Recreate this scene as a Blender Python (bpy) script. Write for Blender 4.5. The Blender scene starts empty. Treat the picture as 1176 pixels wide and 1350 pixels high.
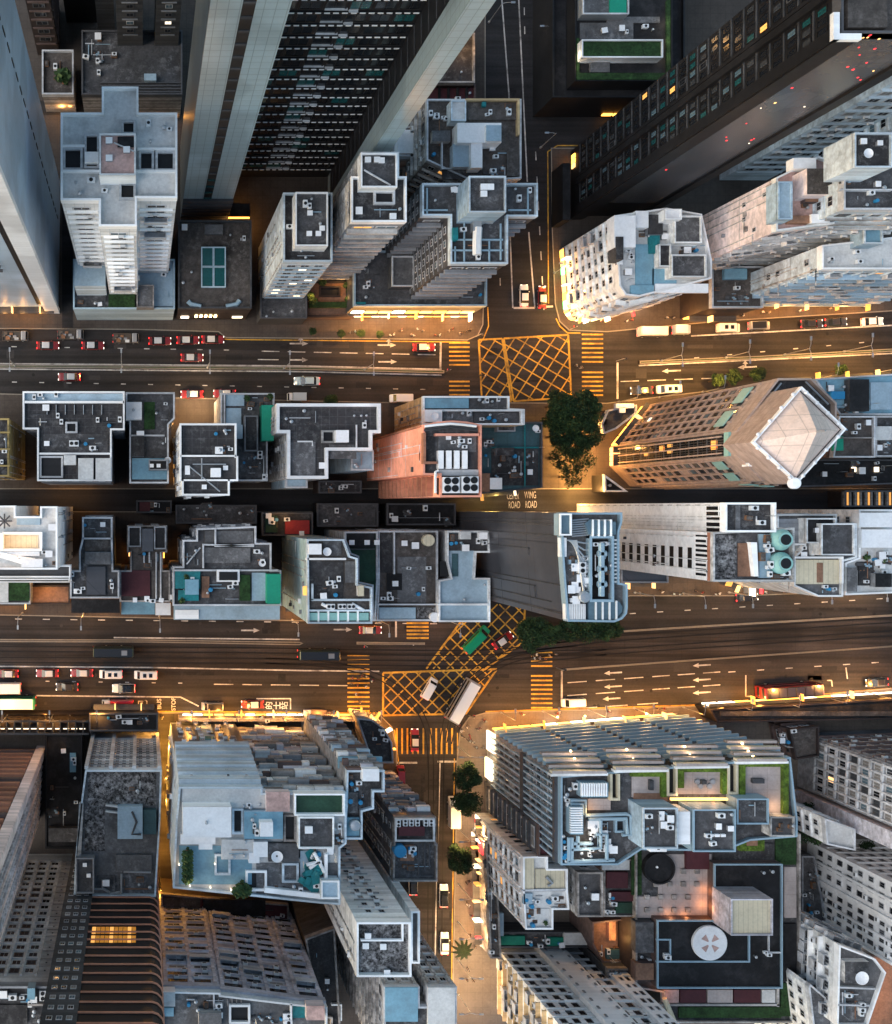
import bpy, bmesh, math, random
from mathutils import Vector, Matrix
R = math.radians
C = bpy.context.scene.collection
rnd = random.Random(7)
# ---- the place: metres; the camera hovers 220 m above a street crossing; one photo pixel on the ground is 0.16 m
K, HC, NX, NY = 0.16, 220.0, 186.0, 668.0
def W(px, py, z=0.0):
    s = K * (1 - z / HC)
    return Vector(((px - NX) * s, (NY - py) * s, z))
def PX(pts, z=0.0):
    return [W(x, y, z).to_2d() for x, y in pts]
def rect(x0, y0, x1, y1):
    return [(x0, y0), (x1, y0), (x1, y1), (x0, y1)]
def ccw(p):
    a = sum(p[i].x * p[(i + 1) % len(p)].y - p[(i + 1) % len(p)].x * p[i].y for i in range(len(p)))
    return list(p) if a > 0 else list(reversed(p))
def inset(p, d):
    n, out = len(p), []
    for i in range(n):
        a, b, c = p[i - 1], p[i], p[(i + 1) % n]
        e1, e2 = (b - a).normalized(), (c - b).normalized()
        n1, n2 = Vector((-e1.y, e1.x)), Vector((-e2.y, e2.x))
        m = n1 + n2
        k = m.dot(n1)
        out.append(b + (m * (d / k) if abs(k) > .15 else n1 * d))
    return out

# ---- materials -------------------------------------------------------------
MATS = {}
def mat(name, col, rough=.85, var=.3, lane=0., streak=0., grid=None, gridk=.6, metal=0., spec=.3, emit=0., dirt=0., dirtcol=(.03, .027, .025), lite=0., litecol=(.27, .265, .26), scale=.14, wall=False, fine=.5, seam=.012):
    m = bpy.data.materials.new(name); m.use_nodes = True
    nt = m.node_tree; N = nt.nodes; Lk = nt.links
    bs = N['Principled BSDF']
    bs.inputs['Roughness'].default_value = rough; bs.inputs['Metallic'].default_value = metal
    bs.inputs['Specular IOR Level'].default_value = spec
    if emit:
        bs.inputs['Base Color'].default_value = (*[min(1, c) for c in col], 1)
        bs.inputs['Emission Color'].default_value = (*col, 1); bs.inputs['Emission Strength'].default_value = emit
        MATS[name] = m; return m
    geo = N.new('ShaderNodeNewGeometry'); pos = geo.outputs['Position']
    def math_(op, a, b=None):
        n = N.new('ShaderNodeMath'); n.operation = op
        for i, v in enumerate((a, b)):
            if v is None: continue
            if isinstance(v, (int, float)): n.inputs[i].default_value = v
            else: Lk.new(v, n.inputs[i])
        return n.outputs[0]
    def noise(sc, det, mp=None, rg=.6):
        n = N.new('ShaderNodeTexNoise'); n.inputs['Scale'].default_value = sc; n.inputs['Detail'].default_value = det; n.inputs['Roughness'].default_value = rg
        v = pos
        if mp:
            q = N.new('ShaderNodeMapping'); q.inputs['Scale'].default_value = mp; Lk.new(pos, q.inputs['Vector']); v = q.outputs[0]
        Lk.new(v, n.inputs['Vector']); return n.outputs['Fac']
    def ramp(v, a, b, lo, hi):
        n = N.new('ShaderNodeMapRange'); n.clamp = True
        for i, x in zip((1, 2, 3, 4), (a, b, lo, hi)): n.inputs[i].default_value = x
        Lk.new(v, n.inputs[0]); return n.outputs[0]
    f = ramp(noise(scale, 6), .3, .7, 1 - var, 1 + var * .7)
    if fine: f = math_('MULTIPLY', f, ramp(noise(2.3, 5), .3, .7, 1 - var * fine, 1 + var * fine))
    if lane: f = math_('MULTIPLY', math_('MULTIPLY', f, ramp(noise(1., 3, (.012, .75, 1.)), .36, .64, 1 - lane, 1 + lane)), ramp(noise(.045, 2), .45, .5, .86, 1.08))
    if streak: f = math_('MULTIPLY', f, ramp(noise(1., 4, (.9, .9, .05)), .35, .62, 1 - streak, 1.05))
    if grid:
        sx = N.new('ShaderNodeSeparateXYZ'); Lk.new(pos, sx.inputs[0])
        if wall: u, v = math_('ADD', sx.outputs[0], sx.outputs[1]), sx.outputs[2]
        else: u, v = sx.outputs[0], sx.outputs[1]
        def line(c, w):
            t = math_('FRACT', math_('DIVIDE', c, w)); t = math_('ABSOLUTE', math_('SUBTRACT', t, .5))
            return ramp(t, .5 - max(seam, .07 / w), .5 - max(seam, .07 / w) * .5, 0., 1.)
        g = math_('MAXIMUM', line(u, grid[0]), line(v, grid[1]))
        f = math_('MULTIPLY', f, math_('SUBTRACT', 1., math_('MULTIPLY', g, 1 - gridk)))
    sc = N.new('ShaderNodeVectorMath'); sc.operation = 'SCALE'; sc.inputs[0].default_value = col; Lk.new(f, sc.inputs['Scale'])
    out = sc.outputs[0]
    if dirt:
        mx = N.new('ShaderNodeMix'); mx.data_type = 'RGBA'
        Lk.new(ramp(noise(.33, 8, None, .68), .48, .66, 0., dirt), mx.inputs['Factor'])
        Lk.new(out, mx.inputs[6]); mx.inputs[7].default_value = (*dirtcol, 1); out = mx.outputs[2]
    if lite:
        mx = N.new('ShaderNodeMix'); mx.data_type = 'RGBA'
        Lk.new(math_('MULTIPLY', ramp(noise(.9, 10, None, .75), .50, .68, 0., lite), ramp(noise(.12, 3), .38, .6, .1, 1.)), mx.inputs['Factor'])
        Lk.new(out, mx.inputs[6]); mx.inputs[7].default_value = (*litecol, 1); out = mx.outputs[2]
    Lk.new(out, bs.inputs['Base Color'])
    MATS[name] = m; return m
def M(k): return MATS[k]

mat('asphalt', (.019, .0185, .0205), .8, .35, lane=.3, scale=.06)
mat('ground_concrete', (.014, .0135, .015), .9, .4, dirt=.5)
mat('road_old', (.025, .0225, .0228), .78, .35, lane=.45, scale=.07, dirt=.3)
mat('tram_bed', (.031, .0265, .0255), .85, .3, lane=.5, grid=(6., 1.9), gridk=.75, scale=.09)
mat('paving', (.068, .056, .049), .85, .25, grid=(1.6, 1.6), gridk=.8, dirt=.35)
mat('paving_light', (.135, .115, .10), .85, .2, grid=(1.6, 1.6), gridk=.85, dirt=.25)
mat('kerb', (.22, .20, .17), .9, .2)
mat('mark_white', (.52, .50, .48), .7, .4, dirt=.75, dirtcol=(.06, .055, .05))
mat('mark_yellow', (.55, .31, .04), .7, .4, dirt=.8, dirtcol=(.07, .05, .025))
mat('road_repair', (.042, .039, .039), .85, .3, dirt=.3)
mat('rail', (.004, .0035, .0035), .6, .2)
# walls
mat('white', (.76, .77, .77), .75, .16, .22, dirt=.18, dirtcol=(.25, .23, .22), wall=True)
mat('white_clean', (.88, .88, .88), .6, .08, .08, wall=True)
mat('white_tile', (.70, .72, .74), .6, .14, .18, grid=(1.5, 3.0), gridk=.82, wall=True)
mat('bluewhite', (.52, .60, .66), .7, .16, .25, wall=True, dirt=.15, dirtcol=(.2, .2, .22))
mat('paleblue', (.34, .45, .54), .7, .16, .22, wall=True)
mat('tealwall', (.33, .45, .47), .6, .12, .15, wall=True, grid=(30., 12.), gridk=.8)
mat('grey', (.24, .25, .27), .8, .2, .3, wall=True, dirt=.2)
mat('grey_dark', (.06, .062, .068), .7, .25, .3, wall=True)
mat('slate_panel', (.06, .062, .072), .35, .12, .08, wall=True, grid=(12., 9.), gridk=.6, spec=.5)
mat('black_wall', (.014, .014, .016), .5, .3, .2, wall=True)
mat('brown_wall', (.115, .08, .074), .7, .2, .25, wall=True)
mat('brown_dark', (.035, .026, .025), .6, .25, .2, wall=True)
mat('tan', (.50, .36, .20), .8, .15, .25, wall=True)
mat('mustard', (.34, .25, .10), .8, .15, .3, wall=True)
mat('pink', (.80, .66, .64), .7, .1, .2, wall=True, dirt=.08)
mat('coral', (.86, .37, .26), .65, .08, .12, wall=True)
mat('rust', (.36, .16, .10), .7, .2, .2, wall=True)
mat('beige_stone', (.40, .30, .255), .65, .14, .15, wall=True, grid=(2., 1.9), gridk=.8)
mat('beige_roof', (.72, .57, .50), .6, .18, grid=(2.4, 2.4), gridk=.7, dirt=.25, dirtcol=(.35, .27, .23))
mat('gloss_grey', (.075, .078, .088), .25, .1, .05, wall=True, grid=(2., 3.3), gridk=.75, spec=.6)
mat('amber_floor', (1., .38, .05), emit=.06)
mat('grimy', (.30, .275, .26), .85, .4, .45, wall=True, dirt=.55, dirtcol=(.05, .045, .04))
mat('grimy_light', (.46, .45, .44), .85, .3, .4, wall=True, dirt=.4, dirtcol=(.08, .07, .065))
mat('tower_panel', (.36, .46, .58), .5, .05, .05, wall=True, grid=(3., 3.4), gridk=.9, spec=.6)
mat('tower_white', (.72, .75, .80), .4, .06, .05, wall=True)
mat('glass_panel', (.33, .43, .47), .3, .05, .04, wall=True, grid=(1.45, 1.9), gridk=.62, spec=.6)
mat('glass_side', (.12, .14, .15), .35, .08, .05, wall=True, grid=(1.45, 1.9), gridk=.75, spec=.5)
mat('lilac', (.58, .57, .63), .75, .2, .3, wall=True, dirt=.3, dirtcol=(.1, .09, .1))
mat('ledge', (.50, .51, .53), .8, .25, .2)
mat('ledge_blue', (.38, .50, .58), .7, .2, .1)
mat('ledge_dark', (.085, .085, .092), .8, .3)
mat('orange_rib', (.55, .24, .15), .5, .2)
# roofs
mat('r_dark', (.042, .040, .042), .9, .5, lite=.55, dirt=.6, dirtcol=(.022, .02, .02), scale=.2)
mat('r_tiles', (.046, .044, .047), .9, .4, grid=(1.5, 1.5), gridk=1.7, lite=.4, dirt=.5, dirtcol=(.03, .028, .028))
mat('r_brown', (.082, .070, .064), .9, .5, lite=.55, litecol=(.30, .27, .25), dirt=.6, dirtcol=(.04, .034, .03), scale=.3)
mat('r_grey', (.115, .114, .118), .9, .4, lite=.6, litecol=(.42, .42, .43), dirt=.55, dirtcol=(.05, .048, .048), scale=.2)
mat('r_mid', (.072, .070, .073), .9, .45, lite=.6, litecol=(.32, .32, .33), dirt=.6, dirtcol=(.035, .033, .033), scale=.25)
mat('r_light', (.60, .60, .59), .85, .22, dirt=.28, dirtcol=(.16, .15, .15), scale=.12)
mat('r_white', (.84, .84, .85), .7, .12, dirt=.12, dirtcol=(.3, .29, .28))
mat('r_blue', (.19, .36, .46), .7, .2, dirt=.25, dirtcol=(.1, .12, .13))
mat('r_paleblue', (.33, .44, .52), .7, .2, dirt=.25, dirtcol=(.12, .13, .14))
mat('r_teal', (.045, .10, .115), .6, .3, dirt=.3, grid=(3., 3.), gridk=.8)
mat('r_green', (.025, .065, .042), .85, .4, dirt=.3)
mat('r_lawn', (.085, .14, .018), .95, .55, scale=.5, fine=1.1)
mat('r_lawn_dark', (.02, .05, .016), .95, .5, scale=.4, fine=1.1)
mat('r_pink', (.55, .36, .32), .8, .3, dirt=.45, dirtcol=(.05, .04, .04))
mat('r_cream', (.62, .55, .40), .8, .15, grid=(.9, 30.), gridk=.75, dirt=.2, dirtcol=(.25, .2, .14))
mat('r_maroon', (.075, .02, .025), .7, .3)
mat('r_red', (.30, .03, .03), .7, .25)
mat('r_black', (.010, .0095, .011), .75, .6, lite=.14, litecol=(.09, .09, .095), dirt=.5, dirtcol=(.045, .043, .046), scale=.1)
mat('r_plaza', (.42, .36, .34), .8, .2, grid=(2.6, 2.6), gridk=.8, dirt=.2, dirtcol=(.2, .16, .15))
mat('r_speckle', (.115, .11, .112), .9, .95, dirt=.85, dirtcol=(.02, .02, .02), scale=1.3, fine=1.4, lite=.9, litecol=(.5, .49, .48))
mat('r_rusty', (.26, .14, .09), .85, .4, dirt=.4)
mat('tarp_green', (.01, .26, .165), .6, .15)
mat('tarp_teal', (.015, .20, .22), .6, .4, dirt=.4)
mat('net_green', (.006, .15, .10), .7, .2, .15, wall=True)
mat('steel', (.42, .44, .46), .4, .15, metal=.6)
mat('steel_blue', (.30, .42, .50), .5, .15, metal=.2)
mat('ac_white', (.70, .71, .72), .5, .1)
mat('fan_black', (.012, .012, .013), .5, .1)
mat('aqua', (.26, .48, .45), .5, .15)
mat('plastic_blue', (.03, .22, .42), .4, .15)
mat('wood', (.22, .11, .06), .7, .3)
# glass and light
mat('glass_dark', (.012, .014, .018), .12, .2, spec=.6)
mat('glass_grey', (.05, .055, .062), .15, .3, spec=.6)
mat('glass_teal', (.014, .085, .09), .12, .3, spec=.6)  # teal tint, on some facades painted in for reflections
mat('glass_blue', (.10, .16, .20), .12, .25, spec=.6)
mat('glass_curtain', (.22, .21, .20), .5, .3)
mat('lit_warm', (1., .52, .17), emit=.9)
mat('lit_pale', (1., .84, .6), emit=.8)
mat('lit_soft', (1., .46, .11), emit=.3)
mat('lit_teal', (.15, .8, .8), emit=.1)
mat('sign_orange', (1., .40, .06), emit=1.8)
mat('sign_white', (1., .84, .62), emit=2.)
mat('sign_red', (1., .05, .06), emit=.6)
mat('sign_green', (.2, 1., .4), emit=1.5)
mat('lamp_glow', (1., .66, .28), emit=5.)
mat('trunk_bark', (.05, .035, .025), .9, .3)
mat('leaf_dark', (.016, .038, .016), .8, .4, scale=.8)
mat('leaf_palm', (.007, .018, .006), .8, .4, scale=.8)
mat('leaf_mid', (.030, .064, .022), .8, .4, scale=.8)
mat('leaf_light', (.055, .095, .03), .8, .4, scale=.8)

# ---- mesh builder ----------------------------------------------------------
class MB:
    def __init__(s): s.v, s.f, s.m, s.mats = [], [], [], []
    def mi(s, k):
        if k not in s.mats: s.mats.append(k)
        return s.mats.index(k)
    def add(s, vs, fs, k):
        o = len(s.v); s.v += [tuple(v) for v in vs]; i = s.mi(k)
        for f in fs: s.f.append(tuple(o + a for a in f)); s.m.append(i)
    def quad(s, a, b, c, d, k): s.add([a, b, c, d], [(0, 1, 2, 3)], k)
    def box(s, x0, y0, z0, x1, y1, z1, k, top=None):
        s.prism([Vector((x0, y0)), Vector((x1, y0)), Vector((x1, y1)), Vector((x0, y1))], z0, z1, k, top or k, True)
    def prism(s, p, z0, z1, k, top=None, bottom=False):
        p = ccw(p); n = len(p)
        vs = [(q.x, q.y, z0) for q in p] + [(q.x, q.y, z1) for q in p]
        s.add(vs, [(i, (i + 1) % n, n + (i + 1) % n, n + i) for i in range(n)], k)
        if top: s.add([(q.x, q.y, z1) for q in p], [tuple(range(n))], top)
        if bottom: s.add([(q.x, q.y, z0) for q in p], [tuple(reversed(range(n)))], k)
    def ring(s, p, d, z0, z1, k):
        p = ccw(p); q = inset(p, d); n = len(p)
        vs = [(a.x, a.y, z0) for a in p] + [(a.x, a.y, z1) for a in p] + [(a.x, a.y, z1) for a in q] + [(a.x, a.y, z0) for a in q]
        fs = []
        for i in range(n):
            j = (i + 1) % n
            fs += [(i, j, n + j, n + i), (n + i, n + j, 2 * n + j, 2 * n + i), (2 * n + i, 2 * n + j, 3 * n + j, 3 * n + i)]
        s.add(vs, fs, k)
    def obox(s, a, e, n, u0, u1, d0, d1, z0, z1, k):
        q = [a + e * u0 + n * d0, a + e * u1 + n * d0, a + e * u1 + n * d1, a + e * u0 + n * d1]
        s.prism(q, z0, z1, k, k, True)
    def tube(s, pts, r, k, seg=6, cap=True):
        pts = [Vector(p) for p in pts]; n = len(pts); vs, fs = [], []
        for i, p in enumerate(pts):
            d = (pts[min(i + 1, n - 1)] - pts[max(i - 1, 0)]).normalized()
            u = d.cross(Vector((0, 0, 1))) if abs(d.z) < .9 else d.cross(Vector((1, 0, 0)))
            u.normalize(); w = d.cross(u)
            ri = r[i] if isinstance(r, (list, tuple)) else r
            for j in range(seg):
                a = 2 * math.pi * j / seg
                vs.append(p + u * math.cos(a) * ri + w * math.sin(a) * ri)
        for i in range(n - 1):
            for j in range(seg):
                k2 = (j + 1) % seg
                fs.append((i * seg + j, (i + 1) * seg + j, (i + 1) * seg + k2, i * seg + k2))
        if cap: fs += [tuple(range(seg)), tuple(range((n - 1) * seg, n * seg))[::-1]]
        s.add(vs, fs, k)
    def lathe(s, c, prof, k, seg=20):
        vs, fs = [], []
        for r, z in prof:
            for j in range(seg):
                a = 2 * math.pi * j / seg
                vs.append((c[0] + r * math.cos(a), c[1] + r * math.sin(a), c[2] + z))
        n = len(prof)
        for i in range(n - 1):
            for j in range(seg):
                q = (j + 1) % seg
                fs.append((i * seg + j, i * seg + q, (i + 1) * seg + q, (i + 1) * seg + j))
        fs.append(tuple(range((n - 1) * seg, n * seg)))
        s.add(vs, fs, k)
    def mesh(s, name, org=(0, 0, 0)):
        me = bpy.data.meshes.new(name)
        o = Vector(org)
        me.from_pydata([tuple(Vector(v) - o) for v in s.v], [], s.f)
        for k in s.mats: me.materials.append(MATS[k])
        me.polygons.foreach_set('material_index', s.m); me.update()
        return me
    def build(s, name, parent=None, org=None):
        if org is None: org = parent_origin(parent) if parent else (0, 0, 0)
        o = bpy.data.objects.new(name, s.mesh(name, org)); C.objects.link(o)
        if parent is not None: o.parent = parent
        elif org != (0, 0, 0): o.location = org
        return o
def parent_origin(p):
    v = Vector(p.location)
    while p.parent: p = p.parent; v += Vector(p.location)
    return v
def tag(o, label, cat, group=None, kind=None):
    if label: o['label'] = label
    if cat: o['category'] = cat
    if group: o['group'] = group
    if kind: o['kind'] = kind
    return o
def thing(name, label, cat, loc, rz=0., group=None):
    o = bpy.data.objects.new(name, None); C.objects.link(o); o.location = loc; o.rotation_euler = (0, 0, rz)
    o.empty_display_size = 1
    return tag(o, label, cat, group)
def struct(mb, name, kind='structure'):
    o = mb.build(name); o['kind'] = kind; return o
def inst(name, me, parent, loc, rz=0., sc=(1, 1, 1)):
    o = bpy.data.objects.new(name, me); C.objects.link(o); o.parent = parent
    o.location = loc; o.rotation_euler = (0, 0, rz); o.scale = sc
    return o
def glow(px, py, z, watts, col=(1., .52, .16), size=.5, spot=None, parent=None):
    L = bpy.data.lights.new('warm_bulb', 'SPOT' if spot else 'POINT'); L.energy = watts; L.color = col; L.shadow_soft_size = size
    if spot: L.spot_size = R(spot); L.spot_blend = .6
    o = bpy.data.objects.new('warm_bulb', L); C.objects.link(o)
    p = W(px, py, z)
    o.location = p if parent is None else p - parent_origin(parent)
    if parent is not None: o.parent = parent
    return o

# ---- window, balcony and machine prototypes (unit width x, unit height z, +y faces out of the wall) ----
def proto_window(name, glass, fr='ledge', depth=.09, f=.09):
    b = MB(); d = depth
    b.add([(-.5, 0, -.5), (.5, 0, -.5), (.5, 0, .5), (-.5, 0, .5), (-.5, d, -.5), (.5, d, -.5), (.5, d, .5), (-.5, d, .5)],
          [(0, 4, 5, 1), (1, 5, 6, 2), (2, 6, 7, 3), (3, 7, 4, 0)], fr)
    g = .5 - f
    b.add([(-.5, d, -.5), (.5, d, -.5), (.5, d, .5), (-.5, d, .5), (-g, d, -g), (g, d, -g), (g, d, g), (-g, d, g)],
          [(0, 4, 5, 1), (1, 5, 6, 2), (2, 6, 7, 3), (3, 7, 4, 0)], fr)
    b.add([(-g, d * .4, -g), (g, d * .4, -g), (g, d * .4, g), (-g, d * .4, g)], [(3, 2, 1, 0)], glass)
    b.add([(-.02, d * .4, -g), (.02, d * .4, -g), (.02, d * .8, g), (-.02, d * .8, g)], [(3, 2, 1, 0)], fr)
    return b
PROTO = {}
for gname in ('glass_dark', 'glass_grey', 'glass_teal', 'glass_blue', 'glass_curtain', 'lit_warm', 'lit_pale', 'lit_soft', 'lit_teal'):
    PROTO[gname] = proto_window('window', gname)
    PROTO[gname + '/d'] = proto_window('window', gname, 'ledge_dark'); PROTO[gname + '/k'] = proto_window('window', gname, 'black_wall')
b = MB(); b.box(-.5, 0, -.5, .5, .45, .5, 'ac_white'); b.box(-.35, .451, -.35, .35, .47, .35, 'grey_dark'); PROTO['ac'] = b
b = MB(); b.box(-.5, 0, -.5, .5, 1., -.38, 'ledge'); b.box(-.5, .9, -.38, .5, 1., .1, 'ledge'); b.box(-.5, 0, -.38, -.46, .9, .1, 'ledge'); b.box(.46, 0, -.38, .5, .9, .1, 'ledge'); PROTO['balcony'] = b
b = MB(); b.box(-.5, 0, -.5, .5, .14, .5, 'ledge'); b.box(-.5, .14, .2, .5, .5, .3, 'ledge'); PROTO['spandrel'] = b
PMESH = {k: v.mesh('window' if '/' in k or k.startswith(('g', 'l')) else k) for k, v in PROTO.items()}
# rooftop machines, at their own size, standing on z=0
def rp(name, fn):
    b = MB(); fn(b); PMESH[name] = b.mesh(name)
def _cond(b):
    b.box(-.55, -.35, .12, .55, .35, .85, 'ac_white'); b.box(-.5, -.3, 0, -.3, .3, .12, 'steel'); b.box(.3, -.3, 0, .5, .3, .12, 'steel')
    b.lathe((0, 0, .855), [(.27, 0), (.26, .02)], 'fan_black', 12)
def _big(b):
    b.box(-1.1, -.7, .2, 1.1, .7, 1.5, 'ac_white'); b.box(-1., -.6, 0, 1., .6, .2, 'grey_dark')
    for x in (-.55, .55):
        b.lathe((x, 0, 1.5), [(.42, 0), (.42, .12), (.32, .12), (.32, .03)], 'fan_black', 16)
def _hatch(b):
    b.box(-.55, -.5, 0, .55, .5, .8, 'grey', 'r_white'); b.box(-.62, -.57, .8, .62, .57, .9, 'r_white')
def _tank(b): b.lathe((0, 0, 0), [(1., 0), (1., 1.6), (.85, 1.75), (.2, 1.85)], 'steel', 18)
def _vent(b):
    b.lathe((0, 0, 0), [(.16, 0), (.16, .7), (.3, .75), (.3, .9), (.05, 1.)], 'steel', 10)
def _dish(b):
    b.tube([(0, 0, 0), (0, 0, .9)], .07, 'steel'); b.lathe((0, 0, .9), [(.05, 0), (.6, .16), (.95, .45), (.9, .45), (.55, .2), (.02, .06)], 'r_white', 18)
def _shed(b):
    b.box(-1.5, -1.1, 0, 1.5, 1.1, 2.1, 'grimy_light'); b.prism([Vector((-1.7, -1.3)), Vector((1.7, -1.3)), Vector((1.7, 1.3)), Vector((-1.7, 1.3))], 2.1, 2.25, 'r_grey', 'r_grey', True)
    b.box(-.4, -1.14, .05, .4, -1.1, 1.9, 'brown_dark')
def _drum(b): b.lathe((0, 0, 0), [(.35, 0), (.38, .4), (.35, .9), (.3, .92)], 'plastic_blue', 12)
def _crate(b):
    b.box(-.6, -.4, 0, .6, .4, .5, 'wood'); b.box(-.5, -.3, .5, .5, .3, .62, 'r_brown')
def _plant(b):
    b.lathe((0, 0, 0), [(.25, 0), (.34, .5), (.3, .5)], 'rust', 10)
    for i in range(60):
        a, r, z = rnd.uniform(0, 6.3), rnd.uniform(0, .55), rnd.uniform(.5, 1.3)
        c = Vector((r * math.cos(a), r * math.sin(a), z)); u = Vector((rnd.uniform(-1, 1), rnd.uniform(-1, 1), rnd.uniform(-.5, .5))).normalized() * .18
        w = u.cross(Vector((rnd.uniform(-1, 1), rnd.uniform(-1, 1), 1))).normalized() * .14
        b.quad(c - u - w, c + u - w, c + u + w, c - u + w, rnd.choice(['leaf_mid', 'leaf_light']))
def _mast(b):
    b.tube([(0, 0, 0), (0, 0, 3.2)], .05, 'steel', 5)
    for z in (2.2, 2.7, 3.1): b.tube([(-.6, 0, z), (.6, 0, z)], .03, 'steel', 4)
def _junk(b):
    b.box(-1., -.8, 0, 1., .8, .07, 'r_mid')
    r = random.Random(2)
    for i in range(7):
        x, y, a = r.uniform(-.9, .9), r.uniform(-.9, .9), r.uniform(.12, .4); b.box(x - a, y - a * .7, 0, x + a, y + a * .7, r.uniform(.1, .6), r.choice(['grey_dark', 'r_rusty', 'wood', 'grimy_light', 'steel_blue', 'r_mid']))
rp('mast', _mast); rp('junk', _junk)
for n_, f_ in (('condenser', _cond), ('cooling_unit', _big), ('roof_hatch', _hatch), ('water_tank', _tank), ('vent', _vent), ('satellite_dish', _dish), ('roof_shed', _shed), ('drum', _drum), ('crate', _crate), ('potted_plant', _plant)): rp(n_, f_)

# ---- buildings -------------------------------------------------------------
BLDS = []
class Bld:
    def __init__(s, name, label, pts, h, wall='grey', roof='r_dark', z0=0., par=.8, parw=.26, parm=None, cat='building', base=False, group=None, deck=True):
        s.h, s.wallm = h, wall
        s.poly = ccw(PX(pts, 0 if base else h))
        c = sum((p for p in s.poly), Vector((0, 0))) / len(s.poly)
        s.root = thing(name, label, cat, (c.x, c.y, z0), 0, group)
        s.z0, s.wb, s.items, s.acs = z0, MB(), [], []
        s.wb.prism(s.poly, z0, h, wall)
        s.par = par
        if deck:
            b = MB(); b.add([(q.x, q.y, h) for q in s.poly], [tuple(range(len(s.poly)))], roof); b.build('roof', s.root)
        if par:
            b = MB(); b.ring([q for q in s.poly], parw, h - .25, h + par, parm or 'ledge'); q = inset(s.poly, -.06)
            b.ring(q, .06 + .001, h - .6, h + par - .02, parm or 'ledge'); b.build('parapet', s.root)
        BLDS.append(s)
    def edges(s, dirs=None, vis=True, poly=None):
        p = poly or s.poly
        for i in range(len(p)):
            a, b = p[i], p[(i + 1) % len(p)]
            e = b - a; L = e.length
            if L < .4: continue
            e = e / L; n = Vector((e.y, -e.x))
            if vis and n.dot(-(a + b) * .5) <= 0: continue
            if dirs:
                d = ('E' if n.x > 0 else 'W') if abs(n.x) > abs(n.y) else ('N' if n.y > 0 else 'S')
                if d not in dirs: continue
            yield a, b, e, n, L
    def facade(s, dirs=None, z0=None, z1=None, fh=3.1, bw=3., fw=.6, fhf=.5, glass=('glass_dark',), ledge=0., lt=.22, lm='ledge', pier=0., pm=None, skip=0., ac=0., balc=0., mg=.6, u0=None, u1=None, seed=1, rail=0, poly=None, wz=.5):
        r = random.Random(seed * 77 + len(s.items))
        z0 = s.z0 + 4. if z0 is None else z0; z1 = s.h - .8 if z1 is None else z1
        for a, b, e, n, L in s.edges(dirs, True, poly):
            lo, hi = (L * u0 if u0 is not None else mg), (L * u1 if u1 is not None else L - mg)
            if hi - lo < .8: continue
            nb = max(1, int(round((hi - lo) / bw))); w = (hi - lo) / nb
            nf = max(1, int((z1 - z0) / fh + .5)); f = (z1 - z0) / nf
            ang = math.atan2(n.y, n.x) - math.pi / 2
            for i in range(nf):
                zc = z0 + (i + wz) * f
                if ledge: s.wb.obox(a, e, n, lo - mg * .5, hi + mg * .5, 0.002, ledge, z0 + i * f - lt, z0 + i * f, lm)
                for j in range(nb):
                    if r.random() < skip: continue
                    uc = lo + (j + .5) * w; p = a + e * uc + n * .012
                    if balc and r.random() < balc:
                        q = a + e * uc + n * .01
                        s.items.append(('balcony', Vector((q.x, q.y, z0 + (i + .5) * f)), ang, (w * .9, r.uniform(.8, 1.2), f * .9), 'balcony'))
                    ww = w * fw * (r.uniform(.85, 1.1) if skip else 1.)
                    s.items.append((r.choice(glass), Vector((p.x, p.y, zc)), ang, (ww, 1., f * fhf), 'window'))
                    if ac and r.random() < ac:
                        q = a + e * (uc + r.uniform(-.3, .3) * w) + n * .01
                        s.items.append(('ac', Vector((q.x, q.y, zc - f * .38)), ang, (.9, 1., .6), 'air_conditioner'))
            if pier:
                for j in range(nb + 1):
                    s.wb.obox(a, e, n, lo + j * w - pier / 2, lo + j * w + pier / 2, .003, .3, z0 - .5, z1 + .3, pm or s.wallm)
    def box(s, name, x0, y0, x1, y1, dz, wall='grey', roof='r_dark', z0=None, par=0., parm=None, pts=None):
        z0 = s.h if z0 is None else z0; z1 = z0 + dz
        p = ccw(PX(pts or rect(x0, y0, x1, y1), z1))
        b = MB(); b.prism(p, z0 - .02, z1, wall, roof)
        if par: b.ring(p, .25, z1 - .1, z1 + par, parm or wall)
        return b.build(name, s.root)
    def slab(s, name, x0, y0, x1, y1, m, dz=.12, z0=None, pts=None):
        return s.box(name, x0, y0, x1, y1, dz, m, m, z0, pts=pts)
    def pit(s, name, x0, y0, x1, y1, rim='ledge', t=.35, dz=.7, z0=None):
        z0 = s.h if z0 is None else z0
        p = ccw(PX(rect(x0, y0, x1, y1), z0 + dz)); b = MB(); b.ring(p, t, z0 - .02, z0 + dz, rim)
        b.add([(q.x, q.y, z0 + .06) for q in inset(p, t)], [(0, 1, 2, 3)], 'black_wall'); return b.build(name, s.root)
    def wallrun(s, name, pts, dz=1., t=.3, m='ledge', z0=None):
        z0 = s.h if z0 is None else z0; b = MB()
        q = PX(pts, z0 + dz)
        for i in range(len(q) - 1):
            e = (q[i + 1] - q[i]); L = e.length; e = e / L
            b.obox(q[i], e, Vector((e.y, -e.x)), -t / 2 + (.003 if i % 2 else 0), L + t / 2 - (.003 if i % 2 else 0), -t / 2, t / 2, z0 - .02, z0 + dz + .004 * (i % 2), m)
        return b.build(name, s.root)
    def pipes(s, runs, r=.18, m='steel', z=.5, z0=None, name='pipe'):
        z0 = s.h if z0 is None else z0
        for run in runs:
            b = MB(); b.tube([W(x, y, z0 + z) for x, y in run], r, m, 6); b.build(name, s.root)
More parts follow.
